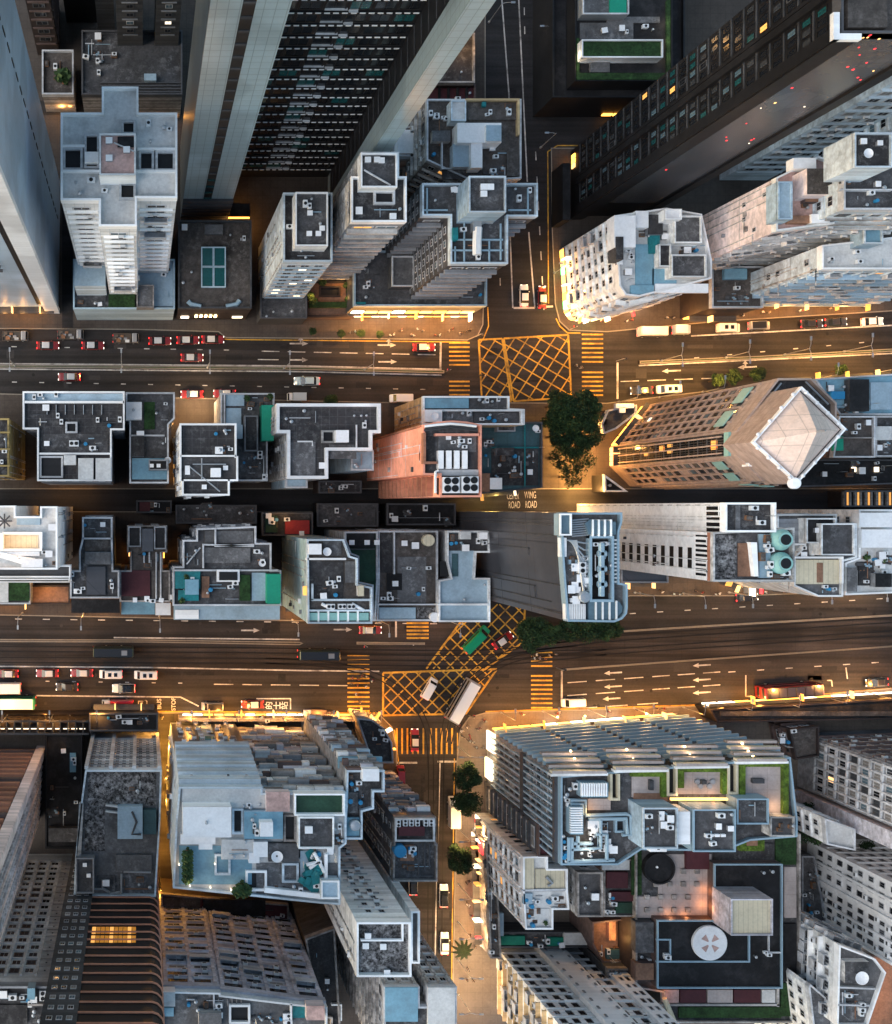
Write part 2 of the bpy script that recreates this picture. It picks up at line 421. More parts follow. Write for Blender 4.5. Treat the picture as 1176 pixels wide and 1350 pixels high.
    def put(s, kind, px, py, rz=0., sc=1., z0=None):
        z0 = s.h if z0 is None else z0
        return inst(kind, PMESH[kind], s.root, W(px, py, z0) - parent_origin(s.root), rz, (sc, sc, sc))
    def clutter(s, x0, y0, x1, y1, n, kinds=('condenser', 'condenser', 'condenser', 'vent', 'vent', 'roof_hatch', 'crate', 'mast', 'junk', 'drum'), seed=1, z0=None):
        r = random.Random(seed)
        for _ in range(n):
            if r.random() < .3:
                zz = s.h if z0 is None else z0; x, y = r.uniform(x0, x1), r.uniform(y0, y1); q = r.choice([(x, r.uniform(y0, y1)), (r.uniform(x0, x1), y)]); b = MB()
                if abs(q[0] - x) + abs(q[1] - y) > 3: b.tube([W(x, y, zz + .3), W(q[0], q[1], zz + .3)], r.uniform(.06, .13), r.choice(['steel', 'ledge', 'grey_dark', 'steel_blue', 'r_rusty']), 5); b.build('pipe', s.root); continue
            s.put(r.choice(kinds), r.uniform(x0, x1), r.uniform(y0, y1), r.choice([0, math.pi / 2, r.uniform(-.2, .2)]), r.uniform(.7, 1.15), z0)
    def weather(s, dirs, seed=1, n=4, pm='grimy_light', vents=6):
        r = random.Random(seed)
        for a, b, e, nn, L in s.edges(dirs):
            if L < 4: continue
            for k in range(n):
                u = r.uniform(.04, .96) * L; z = r.choice([s.h - .5, s.h * r.uniform(.6, .95)]); s.wb.obox(a, e, nn, u, u + .13, .004, .16, .5, z, pm)
                if r.random() < .5: s.wb.obox(a, e, nn, u, u + r.uniform(1, 3), .17, .28, z - .15, z, pm)
            for k in range(vents):
                u = r.uniform(.06, .9) * L; z = r.uniform(3, s.h - 2); s.wb.obox(a, e, nn, u, u + r.uniform(.4, .9), .004, r.uniform(.1, .5), z, z + r.uniform(.4, .7), r.choice(['ac_white', 'grey', 'grey_dark', 'grimy']))
            for z in [s.h * t for t in (.25, .5, .75)]: s.wb.obox(a, e, nn, .05, L - .05, .003, .03, z, z + .08, pm)
    def shopfront(s, dirs, z0=.6, z1=3.6, m='sign_orange', u0=.02, u1=.98, n=6, canopy=1.6, cm='grey_dark', light=0., gap=.15, seed=3):
        r = random.Random(seed)
        for a, b, e, nn, L in s.edges(dirs, False):
            w = L * (u1 - u0) / n
            for i in range(n):
                k = m if isinstance(m, str) else r.choice(m)
                bb = MB(); bb.obox(a, e, nn, L * u0 + (i + gap / 2) * w, L * u0 + (i + 1 - gap / 2) * w, .02, .22, z0, z1, k); bb.build('shop_window', s.root)
                if canopy and i % 3 == 1:
                    bb = MB(); u = L * u0 + (i + .5) * w; bb.obox(a, e, nn, u - .09, u + .09, .3, 1.2 + r.random() * .9, z1 + .9, z1 + 1.8 + r.random() * 1.6, r.choice(['sign_white', 'sign_orange', 'sign_red', 'lit_pale', 'lit_soft', 'lit_warm'])); bb.build('projecting_sign', s.root)
            if canopy:
                bb = MB(); bb.obox(a, e, nn, L * u0, L * u1, .01, canopy, z1 + .35, z1 + .6, cm); bb.build('canopy', s.root)
    def finish(s):
        s.wb.build('wall', s.root)
        org = parent_origin(s.root)
        for part in ('window', 'balcony', 'air_conditioner'):
            it = sorted([q for q in s.items if q[4] == part], key=lambda q: -q[1].z)
            for k, p, ang, sc, _ in it[:98]:
                inst(part, PMESH[k], s.root, p - org, ang, sc)
            if len(it) > 98:
                b = MB()
                for k, p, ang, sc, _ in it[98:]:
                    src = PROTO[k]; ca, sa = math.cos(ang), math.sin(ang); o = len(b.v)
                    for x, y, z in src.v:
                        x, y, z = x * sc[0], y * sc[1], z * sc[2]
                        b.v.append((p.x + x * ca - y * sa, p.y + x * sa + y * ca, p.z + z))
                    ids = [b.mi(m) for m in src.mats]
                    b.f += [tuple(o + i for i in f) for f in src.f]; b.m += [ids[i] for i in src.m]
                o = b.build('lower_' + part + 's', s.root); o['kind'] = 'stuff'
# ---- ground, roads, pavements, markings ------------------------------------
g = MB(); g.quad((-900, -900, 0), (900, -900, 0), (900, 900, 0), (-900, 900, 0), 'ground_concrete'); struct(g, 'ground')
def sheet(name, pts, z, m):
    b = MB(); p = ccw(PX(pts)); b.add([(q.x, q.y, z) for q in p], [tuple(range(len(p)))], m); return struct(b, name)
sheet('road', [(-120, 425), (640, 440), (740, 436), (1320, 395), (1320, 515), (1000, 540), (700, 545), (-120, 525)], .02, 'road_old')
sheet('road', [(636, -140), (712, -140), (716, 145), (1000, 145), (1000, 195), (724, 195), (738, 440), (634, 446)], .024, 'asphalt')
sheet('road', [(-120, 800), (600, 815), (830, 775), (1320, 745), (1320, 905), (930, 940), (600, 950), (-120, 945)], .02, 'road_old')
sheet('road', [(500, 930), (640, 930), (606, 1000), (600, 1420), (500, 1420)], .026, 'road_old')
sheet('alley', [(-120, 640), (800, 640), (1320, 640), (1320, 675), (-120, 675)], .022, 'asphalt')
sheet('road', [(648, 640), (752, 640), (752, 810), (648, 815)], .028, 'asphalt')
sheet('tram_lane', [(-120, 849), (480, 852), (690, 852), (820, 834), (1320, 803), (1320, 843), (740, 881), (480, 882), (-120, 876)], .035, 'tram_bed')
def pave(name, pts, m='paving', z=.14):
    b = MB(); p = ccw(PX(pts)); b.prism(p, 0, z, 'kerb', m); b.ring(p, .22, 0, z + .012, 'kerb'); return struct(b, name)
pave('pavement', [(-120, 433), (180, 435), (288, 438), (298, 446), (480, 447), (616, 449), (630, 443), (637, 428), (640, 300), (640, -140), (-120, -140)])
pave('pavement', [(726, 195), (727, 300), (731, 400), (737, 424), (750, 436), (800, 438), (950, 424), (1320, 402), (1320, 195)])
pave('pavement', [(706, -140), (710, 100), (716, 138), (728, 148), (1320, 148), (1320, -140)])
pave('pavement', [(-120, 516), (500, 530), (800, 531), (1000, 507), (1320, 481), (1320, 645), (-120, 645)])
pave('pavement', [(-120, 674), (648, 674), (645, 797), (600, 819), (400, 819), (-120, 809)])
pave('pavement', [(748, 674), (1320, 674), (1320, 770), (1176, 778), (980, 786), (830, 786), (748, 806)])
pave('pavement', [(-120, 938), (240, 939), (500, 941), (517, 958), (523, 985), (527, 1420), (-120, 1420)])
pave('pavement', [(602, 1000), (606, 962), (618, 945), (640, 939), (930, 930), (1320, 893), (1320, 1420), (594, 1420)], 'paving_light')
pave('traffic_island', [(-120, 480.5), (400, 484), (585, 488.5), (585, 492.5), (400, 488), (-120, 484)], 'r_lawn_dark', .45)
pave('traffic_island', [(842, 476), (1000, 469.5), (1320, 452), (1320, 456), (1000, 473.5), (842, 480)], 'r_lawn_dark', .45)
pave('traffic_island', [(-120, 842), (200, 843), (395, 846), (400, 848), (395, 850.5), (200, 847), (-120, 846)], 'paving', .16)
pave('traffic_island', [(470, 846), (560, 847), (560, 850), (470, 849.5)], 'paving', .16)
pave('traffic_island', [(820, 831), (950, 823), (1150, 811.5), (1320, 802), (1320, 804.5), (1150, 814), (950, 825.5), (820, 833.5)], 'paving_light', .16)
pave('traffic_island', [(742, 881.5), (860, 873), (1176, 851), (1320, 841), (1320, 843), (1176, 853), (860, 875.2), (742, 884)], 'paving_light', .16)
# lanes between the towers
sheet('lane', [(50, 133), (240, 133), (240, 152), (50, 152)], .17, 'road_old')
sheet('lane', [(82, 140), (96, 140), (96, 432), (82, 432)], .172, 'asphalt')
sheet('lane', [(196, 941), (230, 941), (226, 1420), (196, 1420)], .172, 'road_old')

def strip(b, p, q, w, z, m):
    p, q = p.to_2d(), q.to_2d(); e = (q - p); L = e.length
    if L < .05: return
    n = Vector((-e.y, e.x)) / L * w / 2
    b.add([(p.x - n.x, p.y - n.y, z), (q.x - n.x, q.y - n.y, z), (q.x + n.x, q.y + n.y, z), (p.x + n.x, p.y + n.y, z)], [(0, 1, 2, 3)], m)
def paint(lines, w, m='mark_white', z=.06, name='road_markings'):
    b = MB()
    for pts in lines:
        for i in range(len(pts) - 1): strip(b, W(*pts[i]), W(*pts[i + 1]), w, z, m)
    return struct(b, name)
def clip(p, q, poly):
    t0, t1 = 0., 1.; d = q - p
    for i in range(len(poly)):
        a, b2 = poly[i], poly[(i + 1) % len(poly)]; e = b2 - a; n = Vector((-e.y, e.x))
        num, den = n.dot(p - a), n.dot(d)
        if abs(den) < 1e-9:
            if num < 0: return None
        else:
            t = -num / den
            if den > 0: t0 = max(t0, t)
            else: t1 = min(t1, t)
    return (p + d * t0, p + d * t1) if t1 > t0 else None
def hatch(pts, angs, sp, w, z=.062, border=True, sides=None):
    p = ccw(PX(pts)); b = MB()
    c = sum(p, Vector((0, 0))) / len(p)
    for k, a in enumerate(angs):
        d = Vector((math.cos(R(a)), math.sin(R(a)))); n = Vector((-d.y, d.x))
        for i in range(-40, 41):
            r = clip(c + n * sp * (i + .3) - d * 90, c + n * sp * (i + .3) + d * 90, p)
            if r: strip(b, r[0].to_3d(), r[1].to_3d(), w, z + .004 * k, 'mark_yellow')
    if border:
        for i in range(len(pts)):
            if sides and i not in sides: continue
            strip(b, W(*pts[i]), W(*pts[(i + 1) % len(pts)]), w * 1.5, z + .01, 'mark_yellow')
    return struct(b, 'box_junction_markings')
hatch([(631, 448), (662, 446.5), (674, 529), (635, 525)], (57, -30), 2.35, .25)
hatch([(664, 446.3), (749, 441.5), (753, 524), (677, 529)], (57, -30), 2.35, .25)
hatch([(505, 887), (655, 882), (614, 941), (505, 943)], (45, -45), 2.05, .27)
hatch([(607, 820), (642, 796), (692, 798), (690, 846), (640, 881.5), (562, 881.5)], (45, -45), 2.05, .27, .064, True, (2, 3, 5))
def zebra(x0, x1, ys, vert=False, w=.34):
    b = MB()
    for y in ys:
        if vert: strip(b, W(y, x0), W(y, x1), w, .063, 'mark_yellow')
        else: strip(b, W(x0, y), W(x1, y), w, .063, 'mark_yellow')
    return struct(b, 'crossing_markings')
zebra(592, 619, [452 + 5.8 * i for i in range(6)] + [503 + 5.8 * i for i in range(4)])
zebra(767, 795, [441 + 6 * i for i in range(7)] + [491 + 6 * i for i in range(6)])
zebra(458, 487, [864 + 6.1 * i for i in range(13)])
zebra(700, 728, [860 + 6 * i for i in range(4)] + [891 + 6 * i for i in range(9)])
zebra(536, 565, [821.5 + 4.9 * i for i in range(5)], w=.4)
zebra(960, 994, [523 + 7 * i for i in range(6)] + [568 + 7 * i for i in range(5)], True, .36)
D = []
def dash(x0, y0, x1, y1, n, frac=.68):
    for i in range(n):
        t0, t1 = i / n, (i + frac) / n
        D.append([(x0 + (x1 - x0) * t0, y0 + (y1 - y0) * t0), (x0 + (x1 - x0) * t1, y0 + (y1 - y0) * t1)])
dash(-20, 456.5, 330, 462, 10, .2); dash(345, 463, 585, 468, 7); dash(-20, 503, 590, 514, 17, .18); dash(340, 474, 380, 474.5, 1)
dash(20, 816, 640, 823, 17, .25); dash(282, 902, 470, 904, 5); dash(60, 898, 270, 901, 6, .15)
for k in range(2): dash(748, 900 + 17 * k, 860, 892 + 17 * k, 3); dash(860, 892 + 17 * k, 960, 885 + 17 * k, 3)
dash(960, 886, 1300, 864, 9, .25); dash(830, 809, 1300, 781, 13, .22); dash(760, 934, 880, 926, 3)
dash(818, 503, 960, 498, 4); dash(640, 1010, 585, 1012, 1, .4); dash(915, 472, 1176, 448, 6, .15)
dash(520, 1030, 520, 1300, 8); dash(706, 200, 718, 430, 7, .35); dash(690, -40, 692, 60, 4, .4); dash(655, 200, 660, 400, 6, .3)
paint(D, .2)
paint([[(-60, 479), (400, 482.6), (582, 487)], [(-60, 486), (400, 490), (582, 494.5)], [(911, 443), (1176, 429), (1320, 421)], [(842, 482), (1176, 466), (1320, 459)],
       [(-60, 878), (200, 880), (400, 884), (500, 885)], [(48, 917), (238, 919), (262, 931)], [(580, 1006), (576, 1150), (573, 1290)], [(545, 850), (545, 851)],
       [(657, -60), (671, 126), (672, 300), (676, 406)], [(681, -60), (695, 240)], [(697, 306), (705, 406)], [(150, 840.5), (395, 843)]], .28)
paint([[(581, 450), (580.5, 487)], [(814, 478), (814, 526)], [(740.5, 884), (740.5, 922)], [(522, 819), (522, 840)], [(518, 1005.5), (550, 1005.5)], [(577, 1004), (602, 1004)], [(677, 406), (705, 406)], [(708, 405), (729, 404)]], .4)
paint([[(296, 447), (300, 447.6), (616, 451)], [(637, 447), (644, 430), (643, 405)], [(733, 420), (738, 430), (748, 439), (765, 439)], [(-60, 937), (240, 938), (500, 940)], [(640, 938), (930, 929), (1176, 907)],
       [(599, 1000), (594, 1400)], [(603, 966), (603, 1000)], [(520, 962), (526, 1010)], [(710, 100), (716, 141), (728, 150), (800, 150)], [(723, 400), (722, 200), (735, 192), (790, 192)]], .22, 'mark_yellow')
def arrow(b, px, py, L, a, turn=0, m='mark_white'):
    c = W(px, py).to_2d(); d = Vector((math.cos(R(a)), math.sin(R(a)))); n = Vector((-d.y, d.x)); z = .064
    def P(u, v): q = c + d * u + n * v; return (q.x, q.y, z)
    h = L / 2
    b.quad(P(-h, -.16), P(h * .35, -.16), P(h * .35, .16), P(-h, .16), m)
    b.add([P(h * .35, -.5), P(h, 0), P(h * .35, .5)], [(0, 1, 2)], m)
    if turn:
        b.quad(P(h * .1, .16 * turn), P(h * .28, .16 * turn), P(h * .28, .8 * turn), P(h * .1, .8 * turn), m)
        b.add([P(h * -.1, .7 * turn), P(h * .19, 1.4 * turn), P(h * .5, .7 * turn)], [(0, 1, 2)], m)
b = MB()
for x, y, tn in ((394, 453, 1), (394, 474.5, 0), (510, 455, 1), (511, 477, 0), (452, 830, 0), (330, 831, 0)): arrow(b, x, y, 3.9, 0, tn)
for x, y in ((808, 887), (925, 877), (808, 905), (925, 896), (925, 913), (806, 921)): arrow(b, x, y, 3.8, 183.5)
for x, y, tn in ((885, 489, 0), (985, 484, -1)): arrow(b, x, y, 4., 182.5, tn)
struct(b, 'road_markings')
rr = random.Random(12); b = MB()
for k in range(90):
    if k % 3 == 0: x = rr.uniform(-20, 1180); y = rr.uniform(452, 478) if rr.random() < .5 else rr.uniform(497, 515)
    elif k % 3 == 1: x = rr.uniform(-20, 1180); y = 815 + rr.uniform(0, 22) if rr.random() < .4 else 890 + rr.uniform(0, 28)
    else: x, y = rr.choice([(rr.uniform(650, 730), rr.uniform(20, 420)), (rr.uniform(530, 596), rr.uniform(1010, 1340))])
    if x > 800 and k % 3 < 2: y -= (x - 800) * .065
    p = W(x, y); L, w_ = rr.choice([(rr.uniform(3, 16), rr.uniform(.5, .9)), (rr.uniform(1., 3.5), rr.uniform(1., 2.6)), (rr.uniform(1., 4.), rr.uniform(.8, 2.))])
    if k % 3 == 2: L, w_ = w_, L
    z = .042 + .0004 * (k % 9); b.quad((p.x, p.y, z), (p.x + L, p.y, z), (p.x + L, p.y + w_, z), (p.x, p.y + w_, z), rr.choice(['asphalt', 'asphalt', 'r_black', 'road_repair']))
for k in range(46):
    x = rr.uniform(0, 1170); y = rr.choice([rr.uniform(452, 515), rr.uniform(818, 836), rr.uniform(888, 932)]) - (max(0, x - 800) * .065)
    p = W(x, y); q = [(p.x + .34 * math.cos(i * .6283), p.y + .34 * math.sin(i * .6283), .048) for i in range(10)]; b.add(q, [tuple(range(10))], rr.choice(['rail', 'r_black', 'road_repair']))
struct(b, 'road_repairs')
# tram rails, set in dark grooves
def curve(pts, n=8):
    out = []
    for i in range(len(pts) - 1):
        p0, p1, p2, p3 = pts[max(i - 1, 0)], pts[i], pts[i + 1], pts[min(i + 2, len(pts) - 1)]
        for k in range(n):
            t = k / n
            out.append(tuple(.5 * (2 * p1[j] + (p2[j] - p0[j]) * t + (2 * p0[j] - 5 * p1[j] + 4 * p2[j] - p3[j]) * t * t + (3 * p1[j] - p0[j] - 3 * p2[j] + p3[j]) * t ** 3) for j in (0, 1)))
    return out + [pts[-1]]
def offs(pts, d):
    out = []
    for i, p in enumerate(pts):
        a, b2 = pts[max(i - 1, 0)], pts[min(i + 1, len(pts) - 1)]; L = math.hypot(b2[0] - a[0], b2[1] - a[1])
        out.append((p[0] - (b2[1] - a[1]) / L * d, p[1] + (b2[0] - a[0]) / L * d))
    return out
RL = []
for pth in ([(-120, 855), (300, 857), (500, 860), (640, 860), (740, 850), (860, 838), (1320, 808)], [(-120, 870), (300, 871), (500, 874), (640, 874), (740, 866), (860, 855), (1320, 826)],
            [(350, 871), (440, 877), (500, 893), (540, 921), (560, 952), (567, 990), (568, 1060), (566, 1420)], [(760, 848), (700, 855), (650, 869), (610, 898), (592, 935), (583, 985), (581, 1060), (577, 1420)],
            [(800, 860), (720, 862), (670, 872), (625, 900), (603, 935), (592, 980)]):
    q = curve(pth)
    RL += [offs(q, 3.3), offs(q, -3.3)]
paint(RL, .24, 'rail', .078, 'tram_rails')
# writing painted on the roads
FONTS = {}
def road_text(s, px, py, size, rz, m='mark_white', sx=1., zz=.066):
    cu = bpy.data.curves.new('road_lettering', 'FONT'); cu.body = s; cu.size = size; cu.align_x = 'CENTER'; cu.align_y = 'CENTER'; cu.offset = 0. if size == 2.1 and len(s) > 2 else .02
    o = bpy.data.objects.new('road_lettering', cu); C.objects.link(o)
    dg = bpy.context.evaluated_depsgraph_get(); dg.update()
    me = bpy.data.meshes.new_from_object(o.evaluated_get(dg)); bpy.data.objects.remove(o); bpy.data.curves.remove(cu)
    q = bpy.data.objects.new('road_lettering', me); C.objects.link(q)
    q.location = W(px, py).to_2d().to_3d() + Vector((0, 0, zz)); q.rotation_euler = (0, 0, R(rz)); q.scale = (sx, 1, 1)
    me.materials.clear(); me.materials.append(M(m)); q['kind'] = 'structure'
    return q
for s, x, y in (('CESTER', 676, 654), ('ROAD', 678, 666), ('WING', 699, 653), ('ROAD', 700, 665.5)): road_text(s, x, y, 2.1, 1, sx=.36 if len(s) > 4 else .42)
for s, x, y in (('巴', 82, 802), ('士', 57, 802), ('站', 25, 802), ('站', 10, 802), ('巴', 92, 802)): road_text(s, x, y, 2.1, -90)
for s, x, y, k in (('巴', 189, 929, 2.3), ('士', 366, 930, 1.7), ('站', 375.5, 930, 1.7), ('的', 355, 930, 1.7)): road_text(s, x, y, k, 90)
road_text('BUS', 210, 928, 1.3, 90); road_text('STOP', 229, 928, 1.2, 90)
paint([[(6, 808), (33, 808.5), (33, 797)], [(41, 797), (41, 808.5), (100, 810)], [(383, 921), (383, 935)], [(338, 921), (383, 921)], [(983, 890), (983, 918)], [(1115, 880), (1117, 895)], [(983, 918), (990, 918)], [(1090, 897), (1096, 897), (1097, 905)]], .25)
# ================= north of the upper road =================
DARKW = ('glass_dark', 'glass_dark', 'glass_dark', 'glass_grey', 'glass_grey', 'glass_curtain')
RESI = ('glass_dark', 'glass_dark', 'glass_grey', 'glass_grey', 'glass_curtain', 'glass_blue', 'glass_dark', 'glass_dark/d', 'glass_grey/d', 'glass_dark', 'lit_soft')
# grey panelled skyscraper, top left, its head outside the frame
A = Bld('panel_skyscraper', 'smooth blue grey panelled skyscraper with a bright corner pier, upper left', [(80, 243), (77, 408), (-60, 408), (-60, 243)], 165, 'tower_panel', 'r_grey', base=True)
for a, b, e, n, L in A.edges('S'):
    A.wb.obox(a, e, n, L - 2.6, L + .3, .002, .9, 0, 165, 'tower_white')
    A.wb.obox(a, e, n, L - 3.9, L - 2.7, .002, .12, 6, 165, 'black_wall')
    for k in range(43): A.wb.obox(a, e, n, .2, L - 6.8, .002, .5, 37 + k * 3.0, 37.5 + k * 3.0, 'ledge_dark')
A.facade('S', 36, 164, 3.0, 2.1, .75, .6, ('glass_dark/d',), u0=.05, u1=.66)
for a, b, e, n, L in A.edges('E'):
    for k in range(34): A.wb.obox(a, e, n, L * .66, L * .66 + .35, .002, .08, 6 + k * 4.6, 8.6 + k * 4.6, 'black_wall')
A.shopfront('S', .8, 2.6, ('sign_orange', 'lit_warm'), .45, .97, 6, 1.4)
# cruciform white tower and its podium
P = Bld('tower_podium', 'low pale blue podium block at the foot of the white cruciform tower', [(97, 343), (230, 343), (230, 408), (97, 408)], 12, 'paleblue', 'r_mid', par=.8, parm='ledge_blue')
P.box('annex', 98, 342, 139, 377, 9, 'bluewhite', 'r_paleblue'); P.slab('terrace', 180, 345, 228, 404, 'r_paleblue', .15); P.box('annex', 180, 376, 203, 406, 2.2, 'grimy', 'r_grey', par=.5)
P.slab('planter', 143, 388, 178, 405, 'r_lawn_dark', .7); P.clutter(100, 380, 140, 403, 5, seed=5); P.clutter(206, 350, 226, 400, 4, seed=6)
A = Bld('cruciform_tower', 'tall white cross shaped apartment tower with a pink lift house on its pale roof', [(135, 118), (182, 118), (182, 152), (233, 152), (233, 263), (180, 263), (180, 300), (131, 300), (131, 266), (81, 266), (81, 152), (135, 152)], 62, 'white_tile', 'r_light', par=1., parm='white_clean')
A.facade('S', 16, 60, 3., 3.4, .74, .42, ('glass_grey', 'glass_blue', 'glass_grey', 'glass_curtain', 'glass_dark'), .35, .3, 'white_clean', ac=.35, mg=.9, balc=.08)
A.facade('EW', 16, 60, 3., 2.8, .4, .38, ('glass_grey', 'glass_dark'), .1, .15, 'white_clean', ac=.3)
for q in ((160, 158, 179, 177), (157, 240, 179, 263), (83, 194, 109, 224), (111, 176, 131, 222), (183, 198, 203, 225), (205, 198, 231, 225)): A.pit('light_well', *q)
A.box('lift_house', 131, 177, 179, 232, 4.4, 'white_clean', 'r_pink', par=.4, parm='white'); A.box('black_patch', 155, 180, 178, 194, .06, 'r_black', 'r_black', 66.5)  # flat black patch on the lift house roof
for x, y in ((146, 189), (169, 201), (146, 212)): A.put('roof_hatch', x - 2, y - 2, 0, .8, 66.4)
A.pipes([[(150, 188), (178, 200)]], .12, 'ledge', .3, 66.4); A.box('annex', 112, 200, 130, 214, 1.4, 'white', 'r_white'); A.clutter(90, 235, 150, 258, 4, ('vent', 'condenser'), 4); A.clutter(185, 158, 225, 190, 4, ('vent', 'condenser'), 9)
A.wallrun('roof_wall', [(82, 225), (131, 225)], .9, .35, 'white_clean'); A.wallrun('roof_wall', [(180, 225), (232, 225)], .9, .35, 'white_clean'); A.wallrun('roof_wall', [(82, 192), (110, 192)], .9, .35, 'white_clean'); A.wallrun('roof_wall', [(183, 196), (232, 196)], .9, .35, 'white_clean')
# dim blocks behind it
A = Bld('dim_office', 'dark office tower with few lit windows behind the beige roof at the top left', [(50, 15), (79, 15), (79, 73), (50, 73)], 85, 'brown_dark', base=True); A.facade('SE', 6, 84, 3.6, 2.4, .7, .45, ('glass_dark/d',) * 9 + ('lit_pale',), .3, .4, 'brown_wall', seed=2)
A = Bld('beige_annex', 'low beige flat roof with one small dark tree beside the orange lane', [(56, 68), (97, 68), (97, 126), (56, 126)], 9, 'grimy', 'r_brown'); A.put('potted_plant', 84, 107, 0, 2.6); A.clutter(60, 75, 80, 118, 4, seed=8)
A = Bld('courtyard_podium', 'low dark grimy podium below two dim slab towers at the top', [(108, 42), (240, 42), (240, 126), (108, 126)], 13, 'grimy', 'r_mid', par=.7, parm='ledge_dark'); A.clutter(112, 50, 152, 105, 16, seed=10)
for k in range(4): A.slab('roof_rib', 132, 108 + k * 4, 238, 109.6 + k * 4, 'ledge_dark', .5)
A.shopfront('S', 1.5, 3.2, 'sign_orange', .55, .98, 3, 0)
A.box('plant_room', 190, 97, 206, 106, 1.5, 'paleblue', 'r_paleblue')
for nm, lb, x0, x1, sd in (('slab_tower', 'dim grey slab tower left of the pair above the courtyard podium', 157, 188, 3), ('slab_tower', 'dim grey slab tower right of the pair beside the green glass skyscraper', 203, 232, 4), ('slab_tower', 'very dark narrow slab tower seen at the top edge behind the beige annex', 129, 152, 5)):
    A = Bld(nm, lb, [(x0, 40), (x1, 40), (x1, 96 if sd != 5 else 36), (x0, 96 if sd != 5 else 36)], 100, 'grey_dark', base=True, z0=0)
    A.facade('S', 18, 99, 3.3, 1.9, .62, .42, ('glass_dark/d',) * 12 + ('lit_pale', 'glass_blue'), .2, .3, 'grey', u0=.28, u1=.75, seed=sd)
A = Bld('dim_block', 'unlit dark block at the very top between the dim towers', [(88, 0), (128, 0), (128, 30), (88, 30)], 30, 'black_wall', 'r_black', base=True)
# green glass skyscraper with a recessed dark front
A = Bld('glass_skyscraper', 'tall grey green glass skyscraper with a dark recessed front of lit floor lines', [(238, 192), (238, 290), (299, 290), (299, 233), (432, 233), (432, 290), (451, 290), (451, 192)], 165, 'glass_panel', 'r_grey', base=True)
FL = [5.5 + 3.78 * k for k in range(42)]
for a, b, e, n, L in A.edges('S'):
    if abs(a.y - W(0, 233).y) < .5:
        A.wb.obox(a, e, n, .02, L - .02, .004, .10, 0, 165, 'black_wall')
        for i, z in enumerate(FL):
            A.wb.obox(a, e, n, .05, L - .05, .1, .3, z, z + .35, 'black_wall')
            nseg = 17
            for j in range(nseg):
                t0, t1 = L * j / nseg, L * (j + .72) / nseg
                A.wb.obox(a, e, n, t0 + .1, t1, .302, .42, z + .04, z + .24, 'white_clean')  # white dashes stand in for light reflecting on the spandrels
            A.items.append(('spandrel', Vector((W(356, 0).x, a.y - .1, z + .9)), math.pi, (3.2, .6, .55), 'balcony')); A.items.append(('spandrel', Vector((W(371.5, 0).x, a.y - .1, z + .55)), math.pi, (1.3, .9, .7), 'balcony'))
    elif L > 5:
        A.wb.obox(a, e, n, 3.9, 5.5, .004, .03, 3, 165, 'black_wall')
        for k in range(43): A.wb.obox(a, e, n, 3.95, 5.45, .03, .14, 4 + k * 3.78, 4.6 + k * 3.78, 'grey_dark' if k > 6 else 'glass_teal')
        for k in range(6): A.wb.obox(a, e, n, -.05, L + .05, .002, .5, .5 + k * 2.6, 2.2 + k * 2.6, 'grey_dark')
for a, b, e, n, L in A.edges('W'):
    if abs(a.x - W(432, 0).x) < .5:
        for z in FL: A.wb.obox(a, e, n, L * .02, L * .5, .004, .08, z, z + .16, 'grey_dark')
        A.wb.obox(a, e, n, L * .0, L * .55, .002, .004, 3, 165, 'black_wall')
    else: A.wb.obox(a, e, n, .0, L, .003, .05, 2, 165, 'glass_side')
A.facade('S', 6, 164, 3.78, 3.6, .96, .7, ('glass_dark/k',) * 15 + ('glass_teal/k',) * 4, u0=.01, u1=.99, poly=[Vector((W(299, 0).x, W(0, 233).y - .1)), Vector((W(432, 0).x, W(0, 233).y - .1))])
A.box('entrance_canopy', 300, 268, 330, 288, .4, 'grey_dark', 'r_black', 4.6); A.items = [(('glass_teal/k' if (W(338, 0).x < p.x < W(352, 0).x or W(386, 0).x < p.x < W(396, 0).x) and k.startswith('glass') else k), p, a_, s_, t) for k, p, a_, s_, t in A.items]; A.slab('lit_strip', 301, 286, 329, 288, 'sign_orange', .1, 5.)  # teal bay columns put reflections into the window colour
# block with a green skylight
A = Bld('skylight_hall', 'low dark brown hall with a green glass skylight and bright lamps under its eave', [(235, 292), (331, 292), (331, 407), (235, 407)], 12, 'brown_dark', 'r_brown', par=.8, parm='grey_dark')
A.box('skylight', 266, 326, 297, 378, 1.1, 'ledge_blue', 'glass_teal')
for q in ((266, 326, 281, 351), (282, 326, 297, 351), (266, 352, 281, 378), (282, 352, 297, 378)): A.wallrun('skylight_bar', [(q[0], q[1]), (q[2], q[1]), (q[2], q[3]), (q[0], q[3]), (q[0], q[1])], .15, .22, 'ledge_blue', 13.1)
A.pipes([[(248, 397), (252, 401), (265, 404)], [(298, 404), (312, 401), (316, 396)]], .5, 'steel_blue', .4); A.box('plant_room', 270, 296, 294, 309, .8, 'grey_dark', 'r_grey'); A.clutter(240, 300, 262, 390, 3, ('vent', 'roof_hatch'), 12); A.clutter(300, 300, 326, 320, 3, ('vent', 'condenser'), 13)
A.shopfront('S', 3.6, 5.4, 'lamp_glow', .24, .58, 5, 0, gap=.5); A.shopfront('S', 2.6, 4.0, 'sign_white', .05, .18, 1, 0); A.shopfront('S', 2.6, 4., 'lit_pale', .78, .95, 1, 0)
